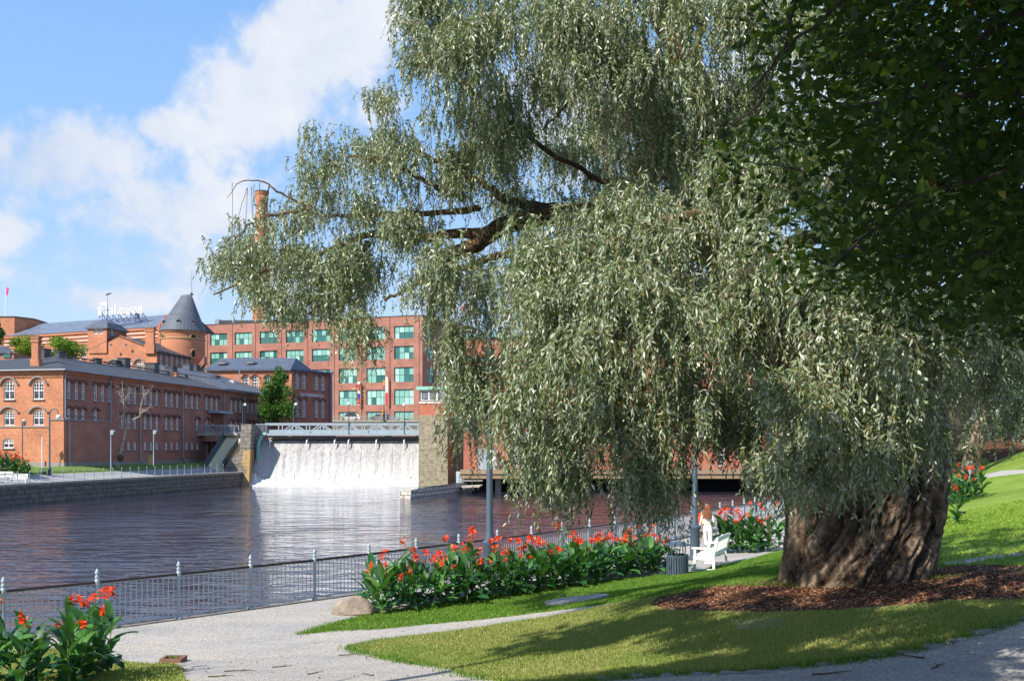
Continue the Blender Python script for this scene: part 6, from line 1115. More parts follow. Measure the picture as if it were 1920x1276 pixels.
# ---- weir, waterfall, piers, truss bridge, tower
m = mat('falling_water', (.8, .8, .78), .7, 0, .2); q = NB(m); v = q.coord('UV', (1, .045, 1)); n1_ = q.noise(v, 5.5, 8, .7); v2 = q.coord('UV', (1, .3, 1)); n2_ = q.noise(v2, 4.5, 6, .8); n3_ = q.noise(q.coord('UV', (1, .03, 1)), .8, 3, .5)
s_ = q.math('ADD', q.math('ADD', q.math('MULTIPLY', n1_, .42), q.math('MULTIPLY', n2_, .62)), q.math('MULTIPLY', n3_, .24)); sepz = q.n('ShaderNodeSeparateXYZ'); q.l(q.n('ShaderNodeNewGeometry').outputs['Position'], sepz.inputs[0])
zf = q.math('MULTIPLY', q.math('SUBTRACT', 2.2, sepz.outputs[2]), .025); s2 = q.math('ADD', s_, zf)
q.col(q.ramp(s2, [(.5, (.17, .16, .15)), (.6, (.36, .355, .35)), (.68, (.46, .46, .46)), (.8, (.6, .6, .6))])); q.bump(s_, .5, .1); M['fall'] = m
fall = empty('waterfall', (gx(640, 142), 142, WATER_Z), 'wide white waterfall pouring over the dam below the truss bridge', 'waterfall'); b = MB(); nx_, nz_ = 150, 26; xl, xr = gx(484, 145), gx(792, 145); vs = []
for i in range(nx_ + 1):
    x = lerp(xl, xr, i / nx_); wv = .03 * math.sin(i * .9) + .05 * math.sin(i * .37 + 1) + random.uniform(-.03, .03)
    for j in range(nz_ + 1):
        t = j / nz_; z = lerp(4.72, WATER_Z - .05, t); y = 146.4 - 1.1 * min(1, t * 4) ** .6 - 2.6 * t ** 1.4 - (wv + random.uniform(-.05, .05)) * min(1, t * 3); vs.append((x - (1.4 * t * t if i < 6 else 0) * (1 - i / 6), y, z))
b.add(vs, [(i * (nz_ + 1) + j, i * (nz_ + 1) + j + 1, (i + 1) * (nz_ + 1) + j + 1, (i + 1) * (nz_ + 1) + j) for i in range(nx_) for j in range(nz_)]); b.build('falling_water', [M['fall']], fall, True)
b = MB(); b.tube([(xl, 146.9, 4.45), (xr, 146.9, 4.45)], .5, 14); b.build('lip', [mat('brown_sliding_water', (.13, .07, .045), .12, 0, .8)], fall, True)
M['foam'] = noisy('white_foam', (.68, .69, .7), (.55, .56, .57), 2, .9, .6, bd=.1); b = MB(); vs = []; nf = 130
for i in range(nf + 1):
    x = lerp(xl - 1.2, xr, i / nf)
    for j in range(7): t = j / 6; vs.append((x, 142.6 - 1.8 * t + random.uniform(-.1, .1), WATER_Z + (1.35 + .5 * math.sin(i * .31) * math.sin(i * .13)) * max(0, (1 - t)) ** 1.6 * random.uniform(.75, 1.2) - (.05 if j == 6 else 0)))
b.add(vs, [(i * 7 + j, i * 7 + j + 1, (i + 1) * 7 + j + 1, (i + 1) * 7 + j) for i in range(nf) for j in range(6)]); b.build('foam', [M['foam']], fall, True)
for px in (507, 576, 628, 654, 706, 758): b = MB(); x = gx(px, 145.5); b.tube([(x, 146.2, 4.95), (x, 145.4, 4.75), (x, 145.0, 4.2), (x, 144.9, 3.5)], [.12, .13, .1, .05], 6); b.build('spout', [M['foam']], fall, True)
b = MB(); b.b2(gx(846, 147), 147, 0, gx(880, 147), 148, gz(800, 147)); b.bar((gx(846, 147), 147.2, gz(790, 147)), (gx(880, 147), 147.2, gz(790, 147)), .1)
for k in range(9): x_ = lerp(gx(846, 147), gx(880, 147), k / 8); b.box((x_, 147.2, gz(795, 147)), (.06, .06, .9))
setp(b.build('retaining_wall', [M['concrete']]), 'grey concrete wall between the stone tower and the power plant', 'wall')
dam = empty('dam', (gx(640, 148), 148, 2), 'dark concrete dam crest between the granite pier and the stone tower', 'dam'); b = MB(); b.b2(xl - .5, 147.2, -3, xr + .5, 149.5, 4.3); b.b2(xl, 151, 4, xr, 152, 5.2); b.build('dam_wall', [M['concrete']], dam)
b = MB(); b.poly([(-60, 149, 4.6), (40, 149, 4.6), (40, 212, 4.6), (-60, 212, 4.6)]); setp(b.build('upper_river_water', M['water']), kind='structure')
gp_ = empty('granite_pier', at(462, 910, 141), 'tall battered granite pier with an orange rust stain left of the waterfall', 'pier')
def battered(b, P0, P1, m=0): n_ = len(P0); b.add(list(P0) + list(P1), [(i, (i + 1) % n_, n_ + (i + 1) % n_, n_ + i) for i in range(n_)] + [tuple(n_ + i for i in range(n_))], m)
b = MB(); zt = gz(795, 142); B0 = [Vector((gx(444, 140.5), 140.5, -3)), Vector((gx(466, 140.5), 140.5, -3)), Vector((gx(484, 147), 147, -3)), Vector((gx(455, 148), 148, -3))]; B1 = [Vector((gx(452.5, 141.5), 141.5, zt)), Vector((gx(471.5, 141.5), 141.5, zt)), Vector((gx(480.5, 146), 146, zt)), Vector((gx(462, 147), 147, zt))]
battered(b, B0, B1); M['pierst'] = stone('stained_granite_blocks', (.27, .25, .225), (.2, .185, .165), (.09, .08, .07), 1.1, .55, .025)
q = NB(M['pierst']); ob = q.coord('Object'); sp_ = q.n('ShaderNodeSeparateXYZ'); q.l(ob, sp_.inputs[0]); cur = q.b.inputs['Base Color'].links[0].from_socket
zm = q.math('MULTIPLY', q.math('LESS_THAN', sp_.outputs[2], 5.2), q.math('GREATER_THAN', q.noise(q.coord('Object', (.9, .9, .15)), 1.1, 4), .47)); fm_ = q.math('MULTIPLY', zm, q.math('LESS_THAN', sp_.outputs[0], .6)); q.col(q.mix(q.math('MULTIPLY', fm_, .8), cur, (.5, .32, .12)))
b.build('masonry', [M['pierst']], gp_); b = MB(); b.tube([(gx(490, 145), 145, 5.3), (gx(486.5, 145), 144.6, 4.6), (gx(485, 145), 144.5, 3.4), (gx(485, 145), 144.5, 1.6)], .28, 8); b.tube([(gx(499, 145), 145, 5.7), (gx(493, 145), 145, 5.6), (gx(490, 145), 145, 5.3)], .26, 8); b.build('guide_pipe', [M['teal']], gp_, True)
# stair block + stairs
st = empty('stairway', at(410, 884, 141), 'pale concrete stairway with blue grey sheet balustrades climbing to the footbridge', 'stairs'); b = MB(); s0 = Vector((gx(400, 141), 141, .2)); s1 = Vector((gx(446, 150), 150, 6.0)); ns_ = 34; sw = 1.25; dirs = (s1 - s0)
for i in range(ns_):
    t = i / ns_; t1 = (i + 1) / ns_; p = s0 + dirs * t; hh = dirs.z * (i + 1) / ns_; b.box((p.x, p.y + dirs.y / ns_ / 2, .2 + hh / 2), (sw * 2, dirs.y / ns_ + .01, hh))
b.build('steps', [mat('pale_stair_stone', (.68, .62, .46), .85)], st); 
for sgn, t0, t1 in ((-1, 0, 1), (1, 0, .62)):
    b = MB(); a = s0 + dirs * t0 + Vector((sgn * (sw + .1), 0, 0)); c = s0 + dirs * t1 + Vector((sgn * (sw + .1), 0, 0)); b.add([a + Vector((0, 0, .1)), c + Vector((0, 0, .1)), c + Vector((0, 0, 1.25)), a + Vector((0, 0, 1.25))], [(0, 1, 2, 3)]); b.prism([a + Vector((0, 0, .1)), c + Vector((0, 0, .1)), c + Vector((0, 0, 1.25)), a + Vector((0, 0, 1.25))], (.06, 0, 0)); b.bar(a + Vector((0, 0, 1.3)), c + Vector((0, 0, 1.3)), .1)
    for k in range(8): p = a.lerp(c, k / 7); b.bar(p, p + Vector((0, 0, 1.3)), .07)
    b.build('balustrade', [M['steel_d']], st)
b = MB(); battered(b, [Vector((gx(418, 140.6), 140.6, -3)), Vector((gx(447, 140.6), 140.6, -3)), Vector((gx(452, 150), 150, -3)), Vector((gx(424, 150), 150, -3))], [Vector((gx(419, 141), 141, .3)), Vector((gx(448, 141), 141, .3)), Vector((gx(452, 150), 150, .3)), Vector((gx(426, 150), 150, .3))])
b.prism([at(417, 883.5, 141.3), at(450, 883.5, 141.3), at(450, 845, 141.3), at(446, 846, 141.3)], (0, 5, 0)); b.build('flank_wall', [M['pier']], st)
fb = empty('footbridge', at(400, 815, 148), 'short concrete footbridge with a grey railing leading to the brick building door', 'footbridge'); b = MB(); zdk = gz(811, 149); xa, xb = gx(346, 149), gx(443, 149)
b.b2(xa - 1, 147.8, zdk - .45, xb + .5, 150.4, zdk); b.build('deck', [M['concrete']], fb); b = MB()
for yy in (147.9, 150.3):
    b.bar((xa, yy, zdk + 1.15), (xb, yy, zdk + 1.15), .08); b.bar((xa, yy, zdk + .12), (xb, yy, zdk + .12), .06)
    for k in range(45): x = lerp(xa, xb, k / 44); w_ = .07 if k % 11 == 0 else .025; b.box((x, yy, zdk + .58), (w_, w_, 1.15))
b.build('railing', [M['steel']], fb); b = MB(); x = gx(359.5, 148); b.bar((x, 148.5, 1), (x, 148.5, 4.4), .28); b.bar((x, 148.5, 4.3), (x - .9, 148.5, zdk - .4), .2); b.bar((x, 148.5, 4.3), (x + .9, 148.5, zdk - .4), .2); b.build('support', [M['concrete']], fb)
# truss bridge
tb_ = empty('truss_bridge', at(640, 805, 145), 'blue grey steel truss footbridge across the top of the waterfall', 'bridge'); zt, zb_ = gz(794.5, 145), gz(814, 145); x0, x1 = gx(497, 145), gx(800, 145); npan = 12
for yy in (145.0, 147.4):
    b = MB(); b.bar((x0, yy, zt), (x1, yy, zt), .22, .32); b.bar((x0, yy, zb_), (x1, yy, zb_), .2, .34); pw = gx(26, 0) * 0 + 26.1 / F * 145
    xs = [gx(522.5, 145) + pw * (k - 1) for k in range(0, npan)]
    for k, x in enumerate(xs):
        if x < x0: continue
        b.bar((x, yy, zb_), (x, yy, zt), .15)
        if k < npan - 1: b.bar((x, yy, zb_ if k % 2 else zt), (xs[k + 1], yy, zt if k % 2 else zb_), .17)
    b.build('truss', [M['steel']], tb_)
b = MB(); b.b2(x0, 145.1, zb_ - .1, x1, 147.3, zb_ + .1); b.b2(x0, 147.3, zb_, x1, 147.4, zb_ + .75); b.build('deck', [M['steel']], tb_); b = MB(); x_ = gx(480, 146); b.bar((x_, 146, zt), (x0, 146, zt), .1)
for k in range(9): x = lerp(x_, x0, k / 8); b.box((x, 146, (zt + zb_) / 2), (.05, .05, zt - zb_))
b.build('end_railing', [M['steel']], tb_); b = MB(); b.b2(x0, 149.3, 4.4, x1, 149.6, 5.4); b.build('sluice_beam', [M['dark']], tb_)
# stone tower
dT = 141; tw = empty('stone_tower', at(812, 910, dT), 'yellow grey stone tower topped by a brick band and a glazed cabin', 'tower'); TL = Vector((gx(786, dT), dT, 0)); wid = gx(840, dT) - TL.x; dep = 5.2
def tbox(o, z0, z1, m_, nm, o2=None):
    b = MB(); o2 = o if o2 is None else o2; q0 = [TL - U_ * o - A_ * o, TL + U_ * (wid + o) - A_ * o, TL + U_ * (wid + o) + A_ * (dep + o), TL - U_ * o + A_ * (dep + o)]; q1 = [TL - U_ * o2 - A_ * o2, TL + U_ * (wid + o2) - A_ * o2, TL + U_ * (wid + o2) + A_ * (dep + o2), TL - U_ * o2 + A_ * (dep + o2)]; battered(b, [p + Vector((0, 0, z0)) for p in q0], [p + Vector((0, 0, z1)) for p in q1]); b.add([p + Vector((0, 0, z0)) for p in q0], [(3, 2, 1, 0)]); return b.build(nm, [m_], tw)
tbox(.12, -3, gz(778, dT), M['tower'], 'masonry', 0); tbox(-.03, gz(778, dT), gz(755.5, dT), M['brick_dark_shade'], 'brick_band'); tbox(.06, gz(755.5, dT), gz(753, dT), M['white'], 'ledge'); tbox(-.12, gz(753, dT), gz(731.5, dT), M['dgrey'], 'cabin'); tbox(.35, gz(731, dT), gz(724.5, dT), M['teal'], 'roof')
for k in range(3):
    b = MB(); a = TL + U_ * (.3 + k * (wid - .6) / 3) - A_ * -.06; c = TL + U_ * (.3 + (k + 1) * (wid - .6) / 3 - .1) - A_ * -.06; z0, z1 = gz(750.5, dT), gz(733, dT); a = a - A_ * .0; b.add([a + Vector((0, 0, z0)), c + Vector((0, 0, z0)), c + Vector((0, 0, z1)), a + Vector((0, 0, z1))], [(0, 1, 2, 3)], 0)
    for p_, q_ in ((a, c), ): 
        for za in (z0, z1): b.bar(p_ + Vector((0, -.04, za)), q_ + Vector((0, -.04, za)), .09, .09, 1)
        for pp_ in (a, c): b.bar(pp_ + Vector((0, -.04, z0)), pp_ + Vector((0, -.04, z1)), .09, .09, 1)
    b.build('window', [mat('cabin_glass', (.16, .18, .22), .15, 0, .7) if 'cabin_glass' not in MATS else MATS['cabin_glass'], M['frame']], tw)
# low jetty
jt = empty('stone_jetty', at(800, 930, 109), 'low pale rubble stone jetty curving out from the tower foot', 'jetty'); b = MB(); cl = [(751, 934, 107.5), (775, 934, 107.6), (800, 932, 109.5), (825, 928, 113), (850, 923.5, 117.5), (872, 920, 121)]; ring = []
for i, (px, py, d) in enumerate(cl):
    w_ = 1.0 if i else .35; c = Vector((gx(px, d), d + .9, 0)); zt_ = gz([918, 918, 913, 909, 906, 904][i], d)
    for (dy, z) in ((-w_ - .1, -2.3), (-w_ - .02, -1.85), (-w_ + .05, zt_ - .12), (-w_ + .25, zt_), (w_ - .2, zt_), (w_, -2.3)): ring.append(c + Vector((dy * .3, dy, z)) + Vector((random.uniform(-.05, .05), random.uniform(-.05, .05), random.uniform(-.03, .03) if z > -2 else 0)))
b.add(ring, [(i * 6 + j, (i + 1) * 6 + j, (i + 1) * 6 + j + 1, i * 6 + j + 1) for i in range(5) for j in range(5)] + [(0, 1, 2, 3, 4, 5)]); M['jetty'] = stone('pale_rubble', (.62, .58, .52), (.5, .47, .42), (.12, .11, .1), .9, .5, .05); b.build('masonry', [M['jetty']], jt)
# ---- road bridge behind, cars
rb = empty('road_bridge', at(700, 800, 213), 'stone arched road bridge with a pierced stone parapet beyond the truss bridge', 'bridge'); dB2 = 213; zr_ = gz(789, dB2); x0, x1 = gx(560, dB2), gx(1000, dB2); b = MB()
arches = [(gx(545, dB2), 10.5), (gx(655, dB2), 9.5), (gx(765, dB2), 9.5), (gx(870, dB2), 9.5)]; wp = [(x0, 3), (x1, 3), (x1, zr_), (x0, zr_)]; pts_ = [Vector(p) for p in wp]; ed = [(0, 1), (1, 2), (2, 3), (3, 0)]; hs = []
for (cx__, hw) in arches[1:]:
    P_ = [(cx__ + hw * .82 * math.cos(t), 3.2 + 4.0 * math.sin(t)) for t in np.linspace(0, math.pi, 14)]; k = len(pts_); pts_ += [Vector(p) for p in P_]; ed += [(k + i, k + (i + 1) % len(P_)) for i in range(len(P_))]; hs.append(P_)
v, e_, f, _, _, _ = delaunay_2d_cdt(pts_, ed, [], 1, 1e-5); va = np.array([[p.x, p.y] for p in v]); ce = np.array([va[list(x)].mean(0) for x in f]); dead = np.zeros(len(f), bool)
for P_ in hs: dead |= inpoly(ce[:, 0], ce[:, 1], P_)
b.add([(p[0], dB2, p[1]) for p in va], [tuple(x) for x, k in zip(f, dead) if not k])
for P_ in hs: n_ = len(P_); b.add([(p[0], dB2, p[1]) for p in P_] + [(p[0], dB2 + 10, p[1]) for p in P_], [(i, i + 1, n_ + i + 1, n_ + i) for i in range(n_ - 1)])
b.build('arches', [M['rubble']], rb); b = MB(); b.b2(x0, dB2 + .1, zr_ - .6, x1, dB2 + 10, zr_ + .1); b.build('deck', [M['fpath']], rb); b = MB(); b.b2(x0, dB2 - .25, zr_ - .2, x1, dB2 + .05, zr_ + .25); b.b2(x0, dB2 - .12, zr_ + 1.02, x1, dB2 + .02, zr_ + 1.12); x = x0
while x < x1: b.box((x, dB2 - .05, zr_ + .65), (.1, .14, .75)); b.box((x + .3, dB2 - .05, zr_ + .65), (.35, .08, .09), ry=.7); x += .6
b.build('parapet', [M['concrete']], rb); b = MB(); b.bar((x0, dB2 + .3, zr_ + 1.45), (x1, dB2 + .3, zr_ + 1.45), .06); b.box((gx(718, dB2), dB2 - .1, zr_ + .9), (1.0, .5, 1.5)); b.box((gx(722, dB2), dB2 - .1, zr_ + .9), (.8, .5, 1.6)); b.build('coping', [M['trim']], rb)
def car(px, d, z, L_, body, glass, label, suv=False, face=1):
    e = empty('parked_car', (gx(px, d), d, z), label, 'car'); W = 1.75; H_ = 1.68 if suv else 1.45
    prof = [(-L_ / 2, .45), (-L_ / 2 + .03, .75), (-L_ / 2 + .9, .95), (-L_ / 2 + 1.55, H_ - .06), (-L_ / 2 + 2.0, H_), (L_ / 2 - 1.4, H_), (L_ / 2 - (.35 if suv else .9), H_ - .32 if not suv else H_ - .2), (L_ / 2 - .12, .98), (L_ / 2, .8), (L_ / 2 - .02, .4), (L_ / 2 - .2, .28), (-L_ / 2 + .2, .28)]
    b = MB(); n_ = len(prof); vs = []
    for y_, in_ in ((-W / 2 + .12, 1), (-W / 2, 0), (W / 2, 0), (W / 2 - .12, 1)):
        for x_, z_ in prof: tap = .12 * max(0, z_ - .9); vs.append((x_ * face * (1 - .0), y_ + (tap if y_ < 0 else -tap), z_ if in_ == 0 or True else z_))
    vs = [(p[0] * (.985 if i < n_ or i >= 3 * n_ else 1), p[1], p[2]) for i, p in enumerate(vs)]
    fs = [(r_ * n_ + i, r_ * n_ + (i + 1) % n_, (r_ + 1) * n_ + (i + 1) % n_, (r_ + 1) * n_ + i) for r_ in range(3) for i in range(n_)] + [tuple(range(n_)), tuple(3 * n_ + i for i in range(n_))[::-1]]
    b.add(vs, fs); b.build('body', [body], e, world=False); b = MB()
    for s_ in (-1,):
        b.add([((-L_ / 2 + 1.05) * face, s_ * (W / 2 + .005), .98), ((L_ / 2 - .55) * face, s_ * (W / 2 + .005), .98), ((L_ / 2 - 1.0) * face, s_ * (W / 2 - .06), H_ - .14), ((-L_ / 2 + 1.75) * face, s_ * (W / 2 - .06), H_ - .14)], [(0, 1, 2, 3)])
    b.build('side_window', [glass], e, world=False)
    for wx in (-L_ / 2 + .85, L_ / 2 - .85):
        b = MB(); b.tube([(wx * face, -W / 2 - .03, .33), (wx * face, -W / 2 + .2, .33)], .34, 16); b.tube([(wx * face, -W / 2 - .05, .33), (wx * face, -W / 2, .33)], .2, 12, 1); b.build('wheel', [M['dgrey'], M['pipe']], e, world=False)
    b = MB(); b.box(((L_ / 2 - .02) * face, -W / 2 + .12, .85), (.08, .25, .14)); b.build('tail_light', [MATS['banner_red']], e, world=False); return e
cg = mat('car_glass', (.03, .035, .045), .1, 0, .8)
car(657, 214.3, zr_ + .12, 4.5, mat('white_car_paint', (.78, .78, .78), .3), cg, 'white estate car with roof rails on the road bridge', True, 1); car(712, 214.3, zr_ + .12, 4.3, mat('grey_car_paint', (.2, .22, .25), .3), cg, 'dark grey hatchback on the road bridge left of the stone parapet block', False, 1); car(727, 216.3, zr_ + .12, 4.4, mat('silver_car_paint', (.5, .52, .55), .3, .3), cg, 'silver car on the road bridge partly hidden by the stone parapet block', False, -1)
# traffic signal pole
p = at(720, 790, 212.6); e = empty('signal_pole', p, 'tall grey pole with orange signal lamps on the road bridge', 'signal pole'); b = MB(); b.tube([p, p + Vector((0, 0, 9.5))], [.11, .07], 8); b.build('pole', [M['steel_d']], e); b = MB()
for z_ in (1.7, 2.3): b.box(p + Vector((-.28, -.1, z_)), (.3, .3, .4))
b.box(p + Vector((0, -.1, 8.6)), (.3, .3, 1.2)); b.build('signal', [mat('orange_signal', (.9, .3, .03), .5)], e)
# flag far right
flagpole(866, 620, 572, 230, 'white pole with a red and white flag above the office block', MATS['banner_red'], .9, 1.2)
# ================================================================ lamps
def arch_lamp(p, h, reach, r, label, sgn=1, glob=.24, group='arched lamp posts with opal globes'):
    e = empty('lamp_post', p, label, 'lamp post', group); p = Vector(p); b = MB()
    b.lathe(p, [(r * 2.6, 0), (r * 2.6, .08), (r * 1.75, .14), (r * 1.7, .95), (r * 2.1, 1.0), (r * 2.2, 1.08), (r * 1.4, 1.14), (r * 1.15, 1.3), (r, 1.35), (r * .8, h * .6), (r * .7, h - reach * .5)], 16); b.build('post', [M['steel_d']], e, True)
    b = MB(); rr = reach / 2; b.tube([p + Vector((sgn * (rr - rr * math.cos(t)), 0, h - rr + rr * math.sin(t) * 1.15)) for t in np.linspace(0, math.pi * .92, 14)], [r * .7] * 7 + [r * .55] * 7, 8); b.build('arm', [M['steel_d']], e, True)
    c = p + Vector((sgn * reach * .99, 0, h - rr - glob * 1.15)); b = MB(); b.ball(c, glob, 0, 16); b.build('globe', [M['globe']], e, True); b = MB(); b.lathe(c, [(glob * .3, glob * .9), (glob * .36, glob * 1.1), (glob * .15, glob * 1.5)], 10); b.build('cap', [M['steel_d']], e, True); return e
p = at(918, 0, 26.6); arch_lamp((p.x, p.y, 0.0), 7.45, .8, .095, 'tall blue grey lamp post rising behind the long flower bed', -1, .23)
p = at(1303, 0, 31.8); arch_lamp((p.x, p.y, 0.0), 7.45, .8, .095, 'blue grey lamp post with a stout base behind the white bench', -1, .23)
arch_lamp(at(93, 896.5, 106), 7.6, 1.0, .1, 'arched lamp post at the corner of the long brick building on the far bank', 1, .27)
def globe_lamp(px, yb, yt, d, label, side=0):
    p = at(px, yb, d); e = empty('street_lamp', p, label, 'street lamp', 'small globe lamps around the waterfall'); h = gz(yt, d) - p.z; b = MB(); b.tube([p, p + Vector((0, 0, h))], [.09, .05], 8); b.bar(p + Vector((0, 0, h)), p + Vector((side * .35, 0, h + .05)), .06); b.build('post', [M['steel_d']], e); b = MB(); b.ball(p + Vector((side * .4, 0, h - .12)), .24, 0, 12); b.build('globe', [M['globe']], e, True)
globe_lamp(455, 797, 757, 152, 'globe street lamp on the footbridge beside the green linden', 1); globe_lamp(550, 797, 756, 145.2, 'globe street lamp at the left end of the truss bridge', 1); globe_lamp(654, 812, 755, 144.8, 'globe street lamp in the middle of the truss bridge in front of the white car', 0); globe_lamp(758, 812, 757, 144.8, 'globe street lamp on the truss bridge next to the stone tower', 0)
def box_pole(px, yb, yt, d, label, bird=False):
    p = at(px, yb, d); e = empty('camera_pole', p, label, 'pole', 'slim poles with a box on top'); h = gz(yt, d) - p.z; b = MB(); b.tube([p, p + Vector((0, 0, h))], [.07, .05], 8); b.build('pole', [M['steel_d'] if bird else M['steel']], e); b = MB(); b.box(p + Vector((.14, 0, h - .25)), (.32, .3, .5)); b.box(p + Vector((.36, 0, h - .1)), (.14, .26, .2)); b.build('box', [M['steel_d'] if bird else M['steel']], e); return p + Vector((.14, 0, h))
g0 = box_pole(42, 880, 790, 112, 'slim grey pole with a box and a gull on top by the lit brick wall', True); box_pole(208, 890, 806, 112, 'slim grey pole with a box left of the bare birch'); box_pole(288, 872, 806, 122, 'slim grey pole with a box right of the bare birch')
e = empty('gull', g0, 'small white gull sitting on the slim grey pole', 'bird'); b = MB(); rw = [(-.2, .1, .02), (-.12, .14, .06), (0, .17, .085), (.1, .2, .075), (.16, .26, .05), (.2, .3, .055), (.25, .3, .03), (.3, .29, .01)]; vs = []
for (x, z, r_) in rw:
    for k in range(8): t = 6.283 * k / 8; vs.append(g0 + Vector((x, math.cos(t) * r_, z + math.sin(t) * r_ * .9)))
b.add(vs, [(i * 8 + k, i * 8 + (k + 1) % 8, (i + 1) * 8 + (k + 1) % 8, (i + 1) * 8 + k) for i in range(7) for k in range(8)]); b.build('body', [M['white']], e, True); b = MB(); b.bar(g0 + Vector((.02, -.03, 0)), g0 + Vector((.02, -.03, .1)), .015); b.bar(g0 + Vector((.02, .03, 0)), g0 + Vector((.02, .03, .1)), .015); b.build('legs', [MATS['orange_signal']], e)
b = MB(); p = at(79, 897, 106); e = empty('marker_pole', p, 'thin white pole standing beside the far bank litter bin', 'pole'); b.tube([p, p + Vector((0, 0, 4.6))], .05, 6); b.build('pole', [M['white']], e); b = MB(); b.box(p + Vector((.22, .3, 1.65)), (.16, .1, .55)); b.build('tag', [MATS['banner_red']], e)
p = at(283, 870, 124); b = MB(); b.box(p + Vector((0, 0, .55)), (.62, .5, 1.25)); b.box(p + Vector((0, 0, 1.2)), (.7, .56, .08)); b.box(p + Vector((0, -.26, .6)), (.5, .03, 1.0)); setp(b.build('wooden_box', [mat('weathered_wood', (.32, .22, .12), .85)]), 'upright weathered wooden box against the shaded brick wall', 'box')
# ================================================================ bins
def bin_(p, r, h, label, cover=True):
    p = Vector(p); e = empty('litter_bin', p, label, 'litter bin'); b = MB(); b.lathe(p, [(r * .93, .04), (r * .93, h)], 24)
    for k in range(26): t = 6.283 * k / 26; b.box(p + Vector((math.cos(t) * r, math.sin(t) * r, h / 2 + .03)), (.05, .02, h - .04), rz=t + math.pi / 2)
    b.lathe(p, [(r * 1.04, h - .06), (r * 1.04, h), (r * .85, h)], 24); b.build('body', [M['steel_d']], e); b = MB()
    for k in range(4): t = .785 + 1.571 * k; b.bar(p + Vector((math.cos(t) * r * .9, math.sin(t) * r * .9, h)), p + Vector((math.cos(t) * r * .9, math.sin(t) * r * .9, h + .27)), .025)
    b.lathe(p, [(r * 1.18, h + .27), (r * 1.18, h + .3), (r * .6, h + .36), (.02, h + .38)], 24); b.build('cover', [M['steel_d']], e)
p = at(1270, 1074, 27.3); bin_((p.x, p.y, .03), .3, .62, 'dark slatted litter bin with a flat cover at the end of the long flower bed')
p = at(80, 897, 105.5); bin_(p, .33, .8, 'dark litter bin behind the far bank railing')
# ================================================================ benches
def bench(name, label, group=None):
    e = empty(name, (0, 0, 0), label, 'bench', group); L_ = 1.85
    for sx in (0, L_):
        b = MB(); b.b2(sx - .035, -.36, 0, sx + .035, .40, .07); b.b2(sx - .035, .27, .07, sx + .035, .34, .44); b.b2(sx - .035, .27, .44, sx + .035, .33, .66); b.bar((sx, -.26, .07), (sx, -.24, .45), .07, .07); b.bar((sx, -.24, .45), (sx, -.36, .98), .07, .07); b.b2(sx - .03, -.24, .33, sx + .03, .3, .43); b.b2(sx - .045, -.3, .64, sx + .045, .39, .69); b.build('end_frame', [M['white']], e, world=False)
    b = MB()
    for k in range(5): b.b2(.0, -.2 + k * .112, .43, L_, -.105 + k * .112, .455)
    b.build('seat', [M['white']], e, world=False); b = MB(); 
    def yb(z): return lerp(-.24, -.36, (z - .45) / .53)
    for z, hh in ((.5, .12), (.93, .13)): b.bar((.03, yb(z), z), (L_ - .03, yb(z), z), .03, hh)
    n_ = 27
    for k in range(n_): x = lerp(.08, L_ - .08, k / (n_ - 1)); b.bar((x, yb(.55), .55), (x, yb(.88), .88), .03, .018, up=(0, 1, 0))
    b.build('backrest', [M['white']], e, world=False); return e
bn = bench('park_bench', 'white slatted wooden bench facing the river behind the willow')
p0 = proj(1322, 1071); bn.location = (p0.x, p0.y, gh(p0.x, p0.y) + .01); bn.rotation_euler = (0, 0, math.atan2(1.66, .72))
for i, (px, py, d, rz, lab) in enumerate(((-12, 899, 96, .2, 'white bench at the left edge of the picture on the far bank'), (16, 900, 96, .15, 'white bench in front of the far bank cannas, nearer the litter bin'))):
    p = at(px, py, d); c = copy_thing(bn, (p.x, p.y, bz(p.x, p.y)), rz + math.pi * .0, lab, 'benches on the far bank'); c.rotation_euler = (0, 0, rz + math.pi)
    c.location.x += 1.8
# far bank cannas and near ones by the path
def zbank(x, y): return bz(x, y)
M['cb'] = None
bed_d(gx(-45, 102), gx(52, 102), 101, 103.5, 48, 'large red canna in the bed behind the far bank benches', 'cannas on the far bank', zbank, 1.0, 1.35)
# ================================================================ boats of foliage: trees on the far bank
tree('linden_tree', at(515, 800, 164), (gx(514, 164), 164, gz(752, 164)), (4.3, 4.0, 4.6), 9000, .34, M['gleaf'], 'dense dark green linden in front of the restaurant building', None, .3, 22)
tree('linden_crown_tree', at(520, 800, 166), (gx(524, 166), 166, gz(722, 166)), (2.3, 2.3, 3.2), 2500, .34, M['gleaf'], 'pointed green tree top just behind the dark linden', None, .2, 12)
tree('birch_tree', at(55, 690, 158), (gx(52, 158), 158, gz(658, 158)), (3.6, 3.5, 2.6), 4500, .36, M['yleaf'], 'light green tree left of the orange chimney behind the quay building', 'light green trees behind the quay building', .2, 12)
tree('birch_tree', at(115, 690, 158), (gx(115, 158), 158, gz(657, 158)), (3.5, 3.5, 2.8), 4500, .36, M['yleaf'], 'light green tree right of the orange chimney behind the quay building', 'light green trees behind the quay building', .2, 12)
tree('park_tree', at(-14, 650, 205), (gx(-14, 205), 205, gz(622, 205)), (3, 3, 3.6), 2500, .45, M['gleaf'], 'dark green tree cut off by the left edge below the flagpole', None, .2, 8)
